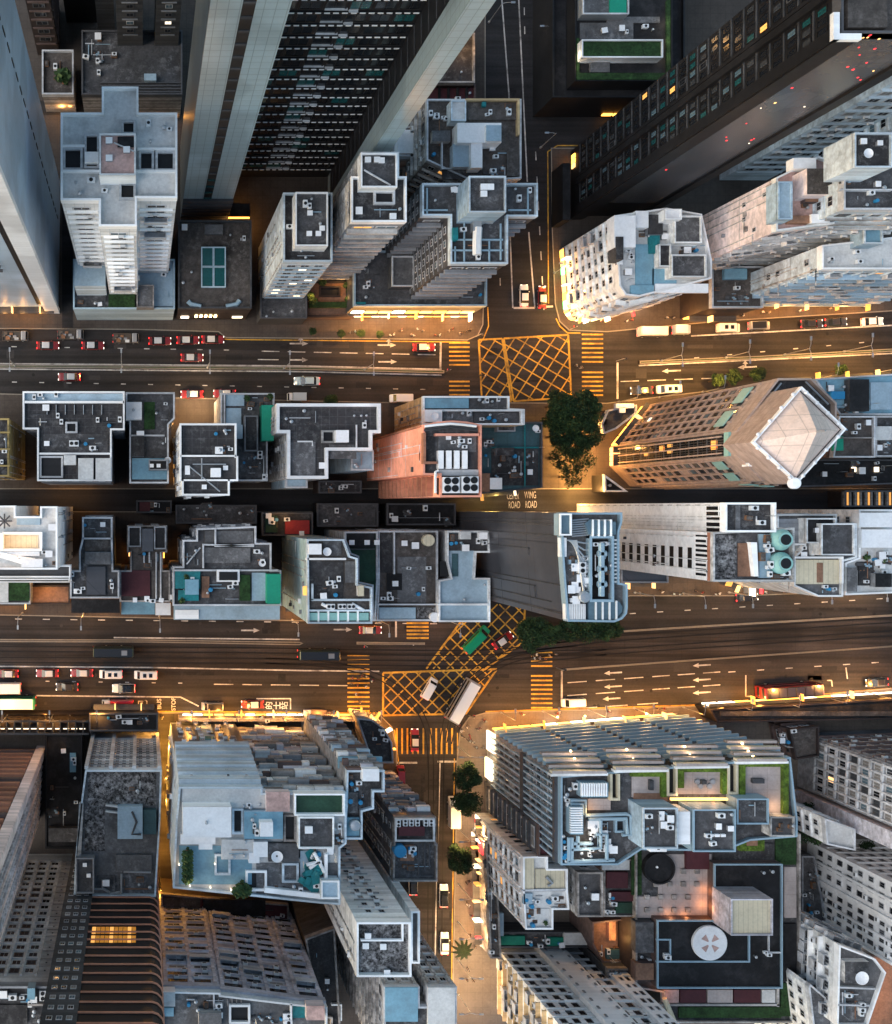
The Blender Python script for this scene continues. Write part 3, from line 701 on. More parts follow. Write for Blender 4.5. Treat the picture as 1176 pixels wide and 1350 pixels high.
# three towers
A = Bld('front_plinth', 'low dark plinth in front of the narrow pale blue tower', [(343, 372), (404, 372), (404, 420), (343, 420)], 7, 'grey_dark', 'r_mid', par=.6, parm='ledge_dark'); A.clutter(350, 410, 398, 418, 3, ('vent', 'condenser'), 31)
A = Bld('narrow_tower', 'narrow pale blue tower with a blank left wall and white framed roof house', [(373, 256), (437, 256), (437, 346), (373, 346)], 38, 'bluewhite', 'r_dark', par=.8, parm='bluewhite')
A.facade('S', 8, 37, 3., 2.4, .7, .5, ('glass_grey', 'glass_dark', 'glass_blue', 'glass_grey', 'lit_pale'), .2, .5, 'paleblue', seed=3); A.facade('W', 8, 37, 3.6, 9, .06, .3, ('glass_grey',))
A.box('roof_house', 389, 254, 432, 325, 3.6, 'white', 'r_mid', par=.4, parm='white_clean')
for x, y in ((407, 309), (419, 309), (424, 302), (408, 282)): A.put('roof_hatch', x, y, 0, .75, 41.6)
A.clutter(378, 328, 430, 342, 4, ('condenser', 'vent'), 14); A.clutter(393, 262, 426, 296, 5, ('vent', 'condenser'), 15, 41.6); A.put('condenser', 381, 300)
A = Bld('striped_tower', 'tower with pale balcony stripes on its front and a dark roof with a raised plate', [(462, 235), (475, 235), (475, 203), (524, 203), (524, 235), (534, 235), (534, 294), (462, 294)], 46, 'grey', 'r_dark', par=.9, parm='white_clean')
A.facade('S', 7, 45, 2.9, 3.6, .92, .42, ('glass_grey', 'glass_blue', 'glass_curtain', 'lit_soft', 'glass_dark'), .75, 1., 'grimy_light', seed=5); A.facade('W', 7, 45, 2.9, 6., .3, .3, ('glass_grey', 'glass_dark'), seed=6)
for a, b, e, n, L in A.edges('W'): A.wb.obox(a, e, n, .02, L - .02, .003, .06, 0, 46, 'grimy_light')
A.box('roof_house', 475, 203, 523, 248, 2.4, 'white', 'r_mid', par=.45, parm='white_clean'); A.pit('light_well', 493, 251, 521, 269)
for x, y in ((484, 212), (496, 212), (502, 213)): A.put('roof_hatch', x, y, 0, .8, 48.4)
A.pipes([[(480, 224), (515, 244)]], .16, 'ledge', .3, 48.4); A.clutter(468, 272, 528, 290, 5, ('condenser', 'vent', 'roof_hatch'), 17)
Pd = Bld('shop_podium', 'dark shopping podium with a lit shop row facing the orange pavement', [(466, 332), (640, 332), (640, 404), (466, 404)], 11, 'grey_dark', 'r_mid', par=.9, parm='ledge_blue'); Pd.box('roof_room', 516, 338, 546, 378, 3, 'grey_dark', 'r_grey', par=.5, parm='ledge'); Pd.clutter(474, 345, 512, 398, 7, seed=18); Pd.clutter(605, 345, 635, 398, 5, seed=19); Pd.slab('glass_lantern', 470, 398, 482, 402, 'tarp_teal', .9)
Pd.shopfront('S', 4.6, 6.4, ('sign_white', 'sign_orange', 'lit_warm'), .02, .98, 9, 0); Pd.shopfront('S', .5, 3.2, ('sign_orange', 'sign_orange', 'sign_white'), .01, .99, 14, .6)
A = Bld('t_shaped_tower', 'dark grey T shaped tower with pale roof edges and a raised tank room', [(555, 244), (706, 244), (706, 287), (667, 287), (667, 349), (592, 349), (592, 286), (555, 286)], 38, 'grey_dark', 'r_mid', par=1., parm='bluewhite')
A.facade('W', 12, 37, 2.8, 2.2, .55, .45, ('glass_dark', 'glass_grey', 'glass_dark', 'glass_blue'), .12, .2, 'grey', seed=7); A.facade('S', 12, 37, 2.7, 3., .8, .4, ('glass_dark', 'glass_grey', 'glass_dark', 'glass_curtain'), .8, .55, 'grey', seed=8)
A.box('tank_room', 617, 233, 666, 281, 6.5, 'paleblue', 'r_mid', par=.5, parm='bluewhite')
for x, y in ((636, 248), (645, 248), (636, 257)): A.put('roof_hatch', x, y, 0, .9, 44.5)
A.pipes([[(600, 325), (600, 345)], [(660, 295), (660, 343)], [(596, 330), (663, 330)], [(596, 316), (663, 316)], [(612, 290), (612, 345)], [(645, 318), (645, 345)], [(563, 248), (563, 282)], [(558, 277), (590, 277)], [(696, 248), (696, 283)], [(670, 277), (700, 277)]], .17, 'steel_blue', .6)
A.box('duct', 624, 291, 635, 304, 1.6, 'steel', 'steel'); A.pipes([[(630, 300), (629, 318), (629, 336)]], .8, 'ac_white', 1.2, name='duct'); A.pipes([[(632, 292), (640, 289), (650, 290)]], .7, 'steel', 1.2, name='duct'); A.box('water_tank', 597, 300, 604, 316, 1.6, 'tarp_teal', 'tarp_teal'); A.clutter(605, 295, 660, 340, 6, ('condenser', 'vent'), 21); A.clutter(560, 250, 612, 275, 4, ('vent', 'roof_hatch'), 22); A.clutter(670, 250, 700, 275, 3, ('vent', 'condenser'), 23)
# cluttered roofs behind
A = Bld('low_vault', 'small low white domed roof tucked behind the striped tower', [(518, 168), (558, 168), (558, 210), (518, 210)], 9, 'grimy_light', 'r_mid', par=.5); A.box('vault', 521, 171, 554, 206, 1.2, 'r_white', 'r_white'); A.box('vault', 524, 175, 550, 202, .5, 'r_white', 'r_white', 10.2); A.put('vent', 553, 195)
A = Bld('patchwork_block', 'mid rise block with white, pale blue and dark patchwork roofs near the vertical street', [(562, 132), (686, 132), (686, 236), (622, 240), (562, 212)], 20, 'grimy', 'r_brown', par=.5)
A.facade('SW', 4, 19.5, 2.9, 2.4, .6, .5, RESI, .5, .3, 'grimy_light', ac=.3, seed=9)
A.box('roof_room', 603, 162, 661, 188, 3.5, 'white_clean', 'r_white'); A.box('roof_room', 621, 188, 636, 221, 3.2, 'white_clean', 'r_white'); A.box('roof_room', 597, 190, 620, 220, 2., 'bluewhite', 'r_paleblue'); A.box('roof_room', 594, 133, 614, 160, 2.6, 'bluewhite', 'r_light', par=.3); A.box('roof_room', 641, 165, 661, 186, 4.2, 'white', 'r_paleblue'); A.slab('deck', 616, 134, 682, 158, 'r_brown', .3); A.wallrun('deck_wall', [(616, 131), (684, 131), (684, 176)], 1.1, .4, 'tan'); A.box('roof_room', 570, 172, 594, 186, 1.6, 'grimy', 'r_grey'); A.slab('terrace', 583, 222, 634, 236, 'r_dark', .3); A.wallrun('deck_wall', [(583, 188), (583, 222), (635, 222)], .8, .25, 'ledge'); A.clutter(566, 140, 592, 205, 9, seed=24); A.clutter(640, 190, 680, 232, 8, seed=25); A.clutter(640, 136, 680, 158, 5, seed=26); A.box('box_tank', 636, 134, 641, 140, 1., 'tarp_teal', 'tarp_teal'); A.slab('roof_edge', 668, 200, 684, 232, 'r_brown', .4)
A = Bld('maroon_shed', 'low maroon roofed shed beside the foot of the right glass strip', [(552, 112), (626, 112), (626, 162), (540, 162)], 7, 'brown_dark', 'r_maroon', par=.5, parm='brown_wall'); A.clutter(575, 118, 620, 150, 5, seed=27)
for k in range(4): A.slab('roof_rib', 578 + 12 * k, 114, 581 + 12 * k, 150, 'r_black', .4)
A = Bld('brown_podium', 'low dark roof with a pale rim left of the vertical street at the top', [(560, 46), (624, 46), (624, 111), (560, 111)], 9, 'brown_dark', 'r_dark', par=.9, parm='grimy'); A.clutter(590, 55, 618, 100, 3, seed=28); glow(617, 56, 12, 250, parent=A.root)
# courtyard garden
A = Bld('court_garden', 'small sunken lamp lit garden court between the narrow and the striped tower', [(404, 372), (465, 372), (465, 418), (404, 418)], 3.2, 'brown_wall', 'r_rusty', par=.7, parm='brown_dark'); A.pit('sunk_room', 421, 377, 449, 391, 'brown_dark'); A.slab('hedge', 408, 398, 462, 405, 'r_lawn_dark', 1.1)
for x, y in ((408, 392), (456, 378), (458, 396), (424, 374), (412, 399), (460, 386)): A.put('potted_plant', x, y, 0, 1.3)
for x, y in ((411, 390), (459, 392), (449, 373)): glow(x, y, 5.2, 60, parent=A.root)
# ---------------- north east block ----------------
A = Bld('garden_roof_block', 'very dark block with a green edged roof garden at the top right', [(727, -60), (900, -60), (900, 130), (727, 130)], 10, 'black_wall', 'r_black', par=.8, parm='black_wall')
A.box('upper_block', 757, -60, 885, 108, 4, 'black_wall', 'r_black', par=.5, parm='black_wall')
for q in ((759, 96, 884, 106), (759, 50, 764, 96), (879, 0, 884, 96)): A.slab('lawn', *q, 'r_lawn_dark', .5, 14)
A.box('glass_house', 767, -6, 828, 20, 2.2, 'steel', 'r_grey', 14, .5, 'ledge'); A.box('sports_cover', 804, -4, 826, 17, .4, 'tarp_green', 'tarp_green', 16.2); A.box('garden_room', 766, 53, 873, 77, 2.2, 'white', 'r_lawn_dark', 14, .4, 'white_clean'); A.slab('ramp', 778, 78, 804, 95, 'r_grey', .5, 14); A.slab('deck', 765, 30, 835, 52, 'r_grey', .3, 14); A.slab('deck', 800, 22, 870, 30, 'r_grey', .3, 14); A.clutter(770, 32, 860, 50, 6, ('vent', 'condenser', 'roof_hatch'), 30, 14.3)
for x, y in ((761, 72), (761, 86), (880, 27), (881, 52), (881, 74)): glow(x, y, 15.5, 25, (1., .8, .5), .2, parent=A.root)
A.shopfront('S', 1.2, 2.2, 'sign_orange', .52, .78, 3, 0)
# the dark skyscraper
A = Bld('dark_skyscraper', 'tall near black skyscraper leaning across the top right corner with red city reflections', [(752, 200), (752, 285), (846, 285), (846, 200)], 84, 'black_wall', 'r_brown', base=True, par=1.2, parm='ledge_dark')
for a, b, e, n, L in A.edges('W'):
    A.wb.obox(a, e, n, L * .52, L * .60, .01, .7, 4, 85, 'black_wall'); A.wb.obox(a, e, n, L * .46, L * .50, .01, .5, 4, 85, 'black_wall'); A.wb.obox(a, e, n, L * .92, L + .6, .01, .6, 4, 85, 'black_wall')
A.facade('W', 5, 83, 3.3, 1.3, .74, .66, ('glass_dark/d', 'glass_dark/k', 'glass_dark/k', 'glass_grey/k', 'glass_teal/k', 'glass_teal/k', 'glass_blue/k', 'glass_dark/k', 'glass_dark/k', 'glass_grey/k', 'glass_dark/k', 'glass_dark/k', 'glass_dark/k', 'glass_dark/k', 'lit_soft/k', 'glass_grey/k', 'glass_dark/k'), .1, .3, 'grey_dark', u0=.03, u1=.44, seed=11)
A.facade('W', 5, 83, 3.3, 1.3, .74, .66, ('glass_dark/k', 'glass_dark/k', 'glass_grey/k', 'glass_teal/k', 'glass_dark/k', 'glass_blue/k', 'glass_dark/k', 'glass_grey/k', 'glass_teal/k', 'glass_blue/k'), .1, .3, 'grey_dark', u0=.62, u1=.92, seed=12)
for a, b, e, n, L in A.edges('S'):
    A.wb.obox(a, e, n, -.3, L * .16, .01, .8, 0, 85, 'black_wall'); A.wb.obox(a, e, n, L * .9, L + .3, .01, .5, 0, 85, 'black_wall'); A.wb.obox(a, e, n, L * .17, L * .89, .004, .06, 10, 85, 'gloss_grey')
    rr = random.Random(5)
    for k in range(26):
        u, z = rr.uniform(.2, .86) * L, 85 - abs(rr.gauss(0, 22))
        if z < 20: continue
        bb = MB(); s_ = rr.uniform(.06, .13); bb.obox(a, e, n, u - s_, u + s_, .062, .12, z - s_ * 1.4, z + s_ * 1.4, rr.choice(['sign_red', 'sign_red', 'lit_warm', 'lit_pale'])); bb.build('reflection_speck', A.root)  # small glowing boxes imitate city lights reflected in the glossy face
A.wallrun('painted_lit_edge', [(1103, 20), (1103, 48), (1132, 48)], .7, .8, 'white_clean', 85); A.slab('roof_plate', 1118, -10, 1170, 36, 'r_brown', .8); A.box('podium', 742, 215, 752, 290, 6, 'black_wall', 'r_black', 0); A.shopfront('W', 1., 2.6, ('sign_orange', 'lit_warm'), .08, .3, 3, 0)  # white strip puts the brightness of the lit roof edge into its colour
# towers to its right
A = Bld('white_slab_tower', 'white slab tower with one row of small windows just below the dark skyscraper', [(948, 217), (1010, 217), (1010, 238), (948, 238)], 80, 'bluewhite', 'r_light', base=True); A.facade('W', 6, 78, 3., 3., .5, .45, ('glass_dark', 'glass_grey'), u0=.3, u1=.8, seed=13); A.facade('S', 6, 78, 3., 2.9, .72, .55, ('glass_dark', 'glass_grey', 'glass_curtain'), .3, .3, 'bluewhite', ac=.2, seed=14)
A = Bld('blue_roof_tower', 'pale blue tower with a black lift house on its dark roof at the right edge', [(1108, 214), (1250, 214), (1250, 278), (1108, 278)], 48, 'bluewhite', 'r_mid', par=.9); A.facade('W', 6, 47, 3., 3., .5, .45, ('glass_grey', 'glass_dark'), .1, .2, 'bluewhite', seed=15, skip=.3); A.facade('S', 6, 47, 2.9, 2.6, .72, .5, RESI, .5, .3, 'grimy_light', ac=.3, seed=16); A.box('lift_house', 1124, 176, 1174, 222, 7, 'bluewhite', 'r_dark', par=.5); A.put('roof_hatch', 1135, 188, 0, .8, 55); A.put('satellite_dish', 1139, 205, 0, .8, 55); A.put('roof_hatch', 1157, 190, 0, .7, 55); A.clutter(1112, 230, 1170, 272, 8, seed=40); A.wallrun('deck_wall', [(1108, 250), (1176, 250)], .8, .25)
A = Bld('far_white_tower', 'white tower with dark window rows cut by the right edge near the top', [(1040, 195), (1120, 195), (1120, 240), (1040, 240)], 60, 'bluewhite', 'r_light', base=True); A.facade('SW', 6, 59, 3., 2.6, .6, .5, ('glass_grey', 'glass_dark', 'glass_blue'), .3, .3, 'white', seed=17)
A = Bld('pink_slab', 'pale pink slab with tiny windows and a cluttered blue and pink roof', [(1020, 236), (1076, 208), (1096, 216), (1096, 296), (1020, 306)], 41, 'pink', 'r_pink', par=.8, parm='white')
A.facade('W', 6, 40, 3., 2.7, .3, .36, ('glass_grey', 'glass_dark', 'glass_grey'), skip=.45, seed=18); A.facade('S', 4, 40, 2.9, 2.4, .7, .5, RESI, .6, .3, 'grimy_light', ac=.3, seed=19, balc=.25)
A.box('roof_room', 1024, 240, 1043, 290, 3., 'paleblue', 'r_paleblue', par=.4); A.box('roof_room', 1064, 222, 1092, 256, 4., 'pink', 'r_brown'); A.box('roof_room', 1046, 208, 1076, 222, 2., 'white_clean', 'r_white'); A.box('roof_room', 1070, 282, 1094, 294, 1.5, 'white', 'r_white'); A.box('roof_room', 1040, 284, 1068, 294, 1., 'r_rusty', 'r_rusty'); A.box('roof_room', 1062, 258, 1092, 266, 1.4, 'brown_wall', 'r_rusty'); A.clutter(1046, 228, 1062, 280, 6, seed=41); A.slab('awning', 1012, 298, 1048, 306, 'r_blue', .4, 36); A.slab('awning', 1050, 296, 1084, 304, 'r_white', .4, 36)
A = Bld('corner_block', 'white rounded corner block with a bright blue terrace and jumbled rooms on its roof', [(808, 286), (842, 281), (876, 276), (922, 284), (935, 345), (935, 368), (840, 392), (822, 390), (814, 378)], 25, 'white', 'r_light', par=.9, parm='white_clean')
A.facade('W', 4, 24, 2.9, 2.6, .55, .5, RESI, .4, .25, 'white', ac=.25, seed=20, balc=.06); A.facade('S', 4, 24, 2.8, 2.4, .7, .5, RESI, .9, .3, 'white', ac=.4, seed=21, balc=.2)
A.box('roof_room', 810, 284, 838, 326, 3., 'white_clean', 'r_white'); A.slab('terrace', 838, 322, 862, 376, 'r_blue', .25); A.slab('terrace', 860, 354, 892, 376, 'r_blue', .25); A.box('roof_room', 888, 285, 924, 321, 2.6, 'white', 'r_grey', par=.4); A.box('roof_room', 884, 336, 930, 366, 2.4, 'white', 'r_mid', par=.4); A.box('roof_room', 854, 283, 874, 309, 1.4, 'grey', 'r_dark'); A.box('roof_room', 838, 278, 855, 300, 2.2, 'white_clean', 'r_white'); A.box('roof_room', 876, 276, 898, 290, 3.6, 'white_clean', 'r_white', par=.3); A.slab('awning', 832, 376, 862, 388, 'r_blue', .6); A.slab('awning', 864, 374, 934, 386, 'r_white', .5); A.slab('tarp', 856, 310, 870, 334, 'tarp_teal', .7); A.box('roof_room', 868, 322, 884, 352, 1.8, 'white', 'r_dark', par=.3); A.clutter(812, 330, 836, 372, 8, seed=42); A.clutter(890, 322, 930, 336, 7, seed=43); A.box('roof_room', 812, 312, 822, 342, 3.2, 'grey_dark', 'r_dark'); A.clutter(842, 302, 880, 320, 5, seed=44)
A.shopfront('SW', .6, 3., ('sign_white', 'sign_orange', 'sign_green', 'lit_warm'), .02, .98, 7, .5)
A = Bld('dim_infill', 'low infill with blue and brown roofs between the corner block and the pale blue block', [(937, 352), (1004, 352), (1004, 406), (937, 406)], 12, 'brown_dark', 'r_brown', par=.6); A.slab('awning', 955, 354, 985, 368, 'r_blue', .8); A.clutter(940, 370, 1000, 398, 8, seed=45); A.shopfront('S', .6, 3., ('sign_orange', 'lit_pale'), .02, .98, 4, 1.2)
A = Bld('wide_pale_block', 'wide pale blue block with a broad light grey roof and a cluttered street front', [(1080, 325), (1300, 300), (1300, 356), (1080, 356)], 33, 'bluewhite', 'r_light', par=.9, parm='white_clean'); A.facade('W', 5, 31, 3., 2.4, .5, .5, ('glass_grey', 'glass_dark', 'glass_grey'), seed=22, skip=.55); A.facade('S', 4, 32, 2.8, 2.5, .75, .45, RESI + ('glass_teal',), .9, .4, 'paleblue', ac=.4, seed=23, balc=.3, pier=.25); A.box('stair_tower', 1137, 300, 1162, 322, 3.2, 'paleblue', 'r_blue', par=.5, parm='bluewhite'); A.clutter(1090, 332, 1170, 350, 5, ('vent', 'condenser'), 46)
A.shopfront('S', .6, 3., ('sign_orange', 'sign_white', 'lit_warm', 'sign_orange'), .01, .99, 14, .6)
# ================= between the upper road and the alley =================
A = Bld('mustard_block', 'mustard walled block with a dark roof at the left edge below the upper road', [(-50, 552), (12, 552), (12, 628), (-50, 628)], 27, 'mustard', 'r_dark', par=.5, parm='mustard'); A.facade('S', 4, 26, 3., 2.6, .5, .5, ('glass_dark', 'glass_dark/d'), seed=30); A.clutter(0, 560, 8, 615, 4, ('vent', 'condenser'), 50)
for k in range(3): A.wallrun('deck_wall', [(0, 570 + 22 * k), (12, 570 + 22 * k)], .8, .3, 'mustard')
A = Bld('broad_dark_block', 'broad block with a dark tiled roof and white rim beside the mustard block', [(31, 517), (164, 517), (164, 567), (147, 567), (147, 634), (50, 634), (50, 566), (31, 566)], 25, 'grey', 'r_tiles', par=1., parm='white_clean')
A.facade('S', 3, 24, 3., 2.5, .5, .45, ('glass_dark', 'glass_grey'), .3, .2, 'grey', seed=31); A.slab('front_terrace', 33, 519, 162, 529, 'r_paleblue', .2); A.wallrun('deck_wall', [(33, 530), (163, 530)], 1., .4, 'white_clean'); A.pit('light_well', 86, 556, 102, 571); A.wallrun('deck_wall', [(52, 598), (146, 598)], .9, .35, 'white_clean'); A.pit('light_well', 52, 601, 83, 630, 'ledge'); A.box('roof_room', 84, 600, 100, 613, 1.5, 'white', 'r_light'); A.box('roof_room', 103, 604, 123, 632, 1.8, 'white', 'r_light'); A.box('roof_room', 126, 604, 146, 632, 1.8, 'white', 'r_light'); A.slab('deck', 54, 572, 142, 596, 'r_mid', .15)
for x in range(7): A.wallrun('drying_rack', [(62 + 12 * x, 534), (62 + 12 * x, 546)], .5, .12, 'steel')
A.put('cooling_unit', 98, 585, 0, .8); A.put('roof_hatch', 62, 585, 0, .8); A.clutter(110, 575, 138, 594, 6, seed=51); A.clutter(36, 534, 82, 562, 6, seed=52); A.clutter(40, 520, 80, 528, 4, seed=53); A.clutter(106, 550, 158, 563, 5, seed=54)
A = Bld('moss_terrace_block', 'narrow block with a mossy green patch and a square white hut on its roof', [(166, 518), (230, 518), (230, 552), (222, 560), (222, 637), (171, 637), (171, 555), (166, 555)], 19, 'grey', 'r_mid', par=.8)
A.box('white_hut', 166, 530, 187, 553, 2.2, 'white_clean', 'r_white'); A.put('vent', 176, 541, 0, 1., 21.2); A.slab('moss', 190, 530, 204, 566, 'r_lawn_dark', .3); A.wallrun('deck_wall', [(173, 574), (216, 574)], .8); A.box('roof_room', 174, 575, 190, 602, 1.6, 'grey', 'r_dark'); A.slab('terrace', 174, 604, 220, 632, 'r_blue', .2); A.box('roof_room', 196, 606, 221, 620, 2., 'grey', 'r_black', par=.3); A.put('roof_hatch', 200, 614, 0, .6, 21.); A.put('roof_hatch', 209, 614, 0, .6, 21.); A.clutter(205, 530, 226, 595, 7, seed=55); A.box('roof_room', 180, 568, 190, 574, 1.2, 'white', 'r_white'); A.put('satellite_dish', 221, 607, 0, .7)
A.shopfront('E', 1., 3., 'lit_warm', .05, .5, 3, 0)
A = Bld('whitewashed_block', 'white walled block with a dark roof, masts and white hatches left of the green net', [(237, 559), (311, 559), (311, 602), (313, 602), (313, 634), (302, 634), (302, 653), (240, 653), (240, 634), (237, 634)], 36, 'white', 'r_tiles', par=.9, parm='white_clean')
A.facade('WS', 3, 35, 3., 2.6, .4, .4, ('glass_grey', 'glass_dark'), seed=32, ac=.2); A.wallrun('deck_wall', [(239, 601), (311, 601)], .9, .3, 'white_clean'); A.wallrun('deck_wall', [(240, 633), (302, 633)], .9, .3, 'white_clean'); A.slab('deck', 240, 604, 310, 631, 'r_mid', .15); A.put('roof_hatch', 285, 623, 0, 1.25); A.slab('white_pad', 278, 617, 291, 629, 'r_white', 1.3)
for x, y in ((247, 617), (247, 623), (297, 617), (269, 642)): A.put('roof_hatch', x, y, 0, .7)
A.pipes([[(250, 615), (290, 648)], [(254, 612), (298, 612)], [(266, 604), (266, 633)]], .12, 'steel', .8); A.clutter(288, 586, 308, 598, 6, seed=56); A.clutter(284, 567, 305, 574, 5, ('vent', 'drum'), 57)
A = Bld('terraced_low_block', 'lower jumbled block with pale blue terraces beside the green scaffold net', [(291, 519), (361, 519), (361, 545), (352, 560), (352, 634), (314, 634), (291, 600)], 19, 'grey', 'r_mid', par=.7)
A.slab('terrace', 298, 520, 322, 535, 'r_paleblue', .3); A.slab('terrace', 298, 538, 318, 560, 'r_paleblue', .3); A.wallrun('deck_wall', [(296, 520), (296, 566)], .8); A.box('roof_room', 322, 548, 340, 595, 1.6, 'grey', 'r_dark', par=.4); A.box('roof_room', 310, 560, 320, 578, 2, 'paleblue', 'r_paleblue'); A.clutter(325, 522, 358, 540, 9, ('potted_plant', 'potted_plant', 'crate', 'condenser'), 58); A.clutter(318, 600, 350, 630, 9, seed=59); A.put('cooling_unit', 342, 600, 1.57, .7)
A.box('scaffold_net', 345, 534, 361, 581, 3.4, 'net_green', 'tarp_green', 19)
A = Bld('white_rim_block', 'block with a gridded dark roof, thick white rim and white stair head', [(364, 533), (500, 533), (500, 571), (489, 571), (489, 594), (447, 594), (431, 594), (431, 631), (378, 631), (378, 571), (364, 571)], 29, 'grimy_light', 'r_tiles', par=1.1, parm='white_clean', parw=.5)
A.facade('W', 3, 28, 3., 3., .35, .4, ('glass_grey', 'glass_dark'), seed=33, ac=.2); A.pit('light_well', 424, 567, 442, 584, 'grimy_light'); A.box('stair_head', 443, 567, 460, 583, 2.2, 'white_clean', 'r_white'); A.slab('deck', 380, 583, 416, 628, 'r_grey', .2); A.slab('deck', 434, 586, 470, 605, 'r_grey', .15); A.pipes([[(392, 582), (412, 582), (412, 588)], [(470, 560), (470, 590)]], .15, 'white_clean', .4); A.clutter(370, 540, 420, 560, 5, ('vent', 'roof_hatch'), 60); A.clutter(450, 540, 490, 565, 5, ('vent', 'condenser'), 61); A.put('roof_hatch', 424, 614)
A = Bld('lean_to', 'pale blue flat topped annex between the white rimmed block and the coral tower', [(463, 594), (492, 594), (492, 620), (463, 620)], 23, 'paleblue', 'r_paleblue', par=.3); A.clutter(466, 598, 488, 616, 3, ('vent', 'crate'), 62)
A = Bld('lean_to', 'pale blue sheet roof below the left foot of the white rimmed block', [(377, 622), (405, 622), (405, 643), (377, 643)], 22, 'paleblue', 'r_paleblue', par=.2); A.put('vent', 398, 630)
A = Bld('tan_walled_block', 'blank tan walled block with a blue and grey roof by the box junction', [(557, 523), (670, 523), (670, 539), (690, 540), (690, 560), (557, 560)], 22, 'tan', 'r_mid', par=.6, parm='white')
A.slab('terrace', 559, 525, 618, 538, 'r_blue', .3); A.box('white_room', 560, 540, 583, 556, 2., 'white_clean', 'r_white'); A.slab('terrace', 584, 542, 624, 556, 'r_grey', .3); A.slab('deck', 625, 544, 685, 557, 'r_mid', .3); A.wallrun('deck_wall', [(584, 541), (688, 541), (688, 558)], .9, .35, 'white'); A.clutter(590, 545, 620, 555, 4, seed=63); A.clutter(630, 546, 680, 556, 7, seed=64); A.put('satellite_dish', 571, 549, 0, .8, 24.); A.clutter(620, 526, 660, 536, 5, ('vent', 'condenser'), 65)
A = Bld('coral_tower', 'coral pink tower with an arched roof frame and eight black roof fans', [(556, 561), (575, 557), (594, 555.5), (613, 557), (632, 561), (632, 655), (578, 655), (578, 626), (556, 626)], 43, 'coral', 'r_mid', par=1.1, parm='coral')
for a, b, e, n, L in A.edges('W'):
    if a.x > W(570, 0, 43).x:
        for k in range(13): A.wb.obox(a, e, n, .2, L - .1, .01, 1.1, 3 + 3. * k, 3.7 + 3. * k, 'rust')
    else:
        A.wb.obox(a, e, n, -.1, L * .03, .01, .3, 0, 43, 'rust')
A.wallrun('roof_frame', [(560, 572), (560, 610), (575, 610)], 1.4, .4, 'rust'); A.slab('sunk_deck', 560, 575, 573, 612, 'r_dark', .2); A.wallrun('deck_wall', [(576, 573), (630, 573)], 1.2, .4, 'coral'); A.slab('deck', 578, 574, 628, 596, 'r_grey', .3); A.box('fan_bank', 584, 629, 606, 650, 1.6, 'white_clean', 'r_white'); A.box('fan_bank', 609, 628, 631, 650, 1.6, 'white_clean', 'r_white')
for x0, y0 in ((590, 634), (600, 634), (590, 644), (600, 644), (615, 633), (625, 633), (615, 643), (625, 643)):
    bb = MB(); bb.lathe(W(x0, y0, 44.62), [(.58, 0), (.58, .18), (.5, .18), (.48, .05)], 'fan_black', 16); bb.build('roof_fan', A.root)
for k in range(4): A.box('cooling_row', 578 + 10.5 * k, 594, 585 + 10.5 * k, 618, 1.2, 'white_clean', 'r_white')
for k in range(4): A.slab('dark_gap', 585.5 + 10.5 * k, 596, 587.5 + 10.5 * k, 616, 'fan_black', .8)
A.slab('deck', 577, 619, 631, 627, 'ledge', .5); A.slab('dark_gap', 577, 630, 583, 652, 'fan_black', .5)
A.pipes([[(578, 620), (574, 622), (574, 650)], [(560, 562), (576, 560), (594, 558.5), (612, 560), (628, 562)]], .22, 'white_clean', 1.5); A.clutter(590, 576, 625, 590, 6, ('vent', 'condenser'), 66); A.put('roof_hatch', 590, 577, 0, .7); A.put('vent', 604, 577)
A.pipes([[(559, 566), (594, 561), (630, 566)]], .12, 'grey_dark', 1.4); A.pipes([[(559, 568), (594, 563.5), (630, 568)]], .12, 'grey_dark', 1.4)
A = Bld('teal_roof_block', 'dark block with a gridded teal roof between the coral tower and the tall trees', [(643, 557), (713, 557), (713, 643), (632, 651), (632, 561)], 15, 'grey_dark', 'r_teal', par=.8, parm='grey_dark')
A.slab('roof_patch', 648, 592, 710, 640, 'r_dark', .12); A.pipes([[(692, 560), (692, 641)], [(648, 590), (710, 590)]], .14, 'tarp_teal', .4); A.box('plant_room', 655, 559, 679, 569, 1.6, 'grey', 'r_mid', par=.3); A.box('plant_room', 655, 590, 678, 600, 1.4, 'grey', 'r_dark'); A.box('white_hut', 646, 630, 662, 645, 2., 'white', 'r_white'); A.box('roof_room', 634, 624, 646, 648, 2., 'rust', 'r_rusty'); A.clutter(650, 600, 690, 630, 16, seed=67); A.clutter(695, 565, 710, 635, 5, seed=68); A.clutter(634, 580, 646, 620, 5, seed=69); A.put('satellite_dish', 704, 565, 0, .7)
A.shopfront('S', .5, 3.2, ('sign_orange', 'lit_warm', 'lit_pale'), .02, .98, 5, 1.)
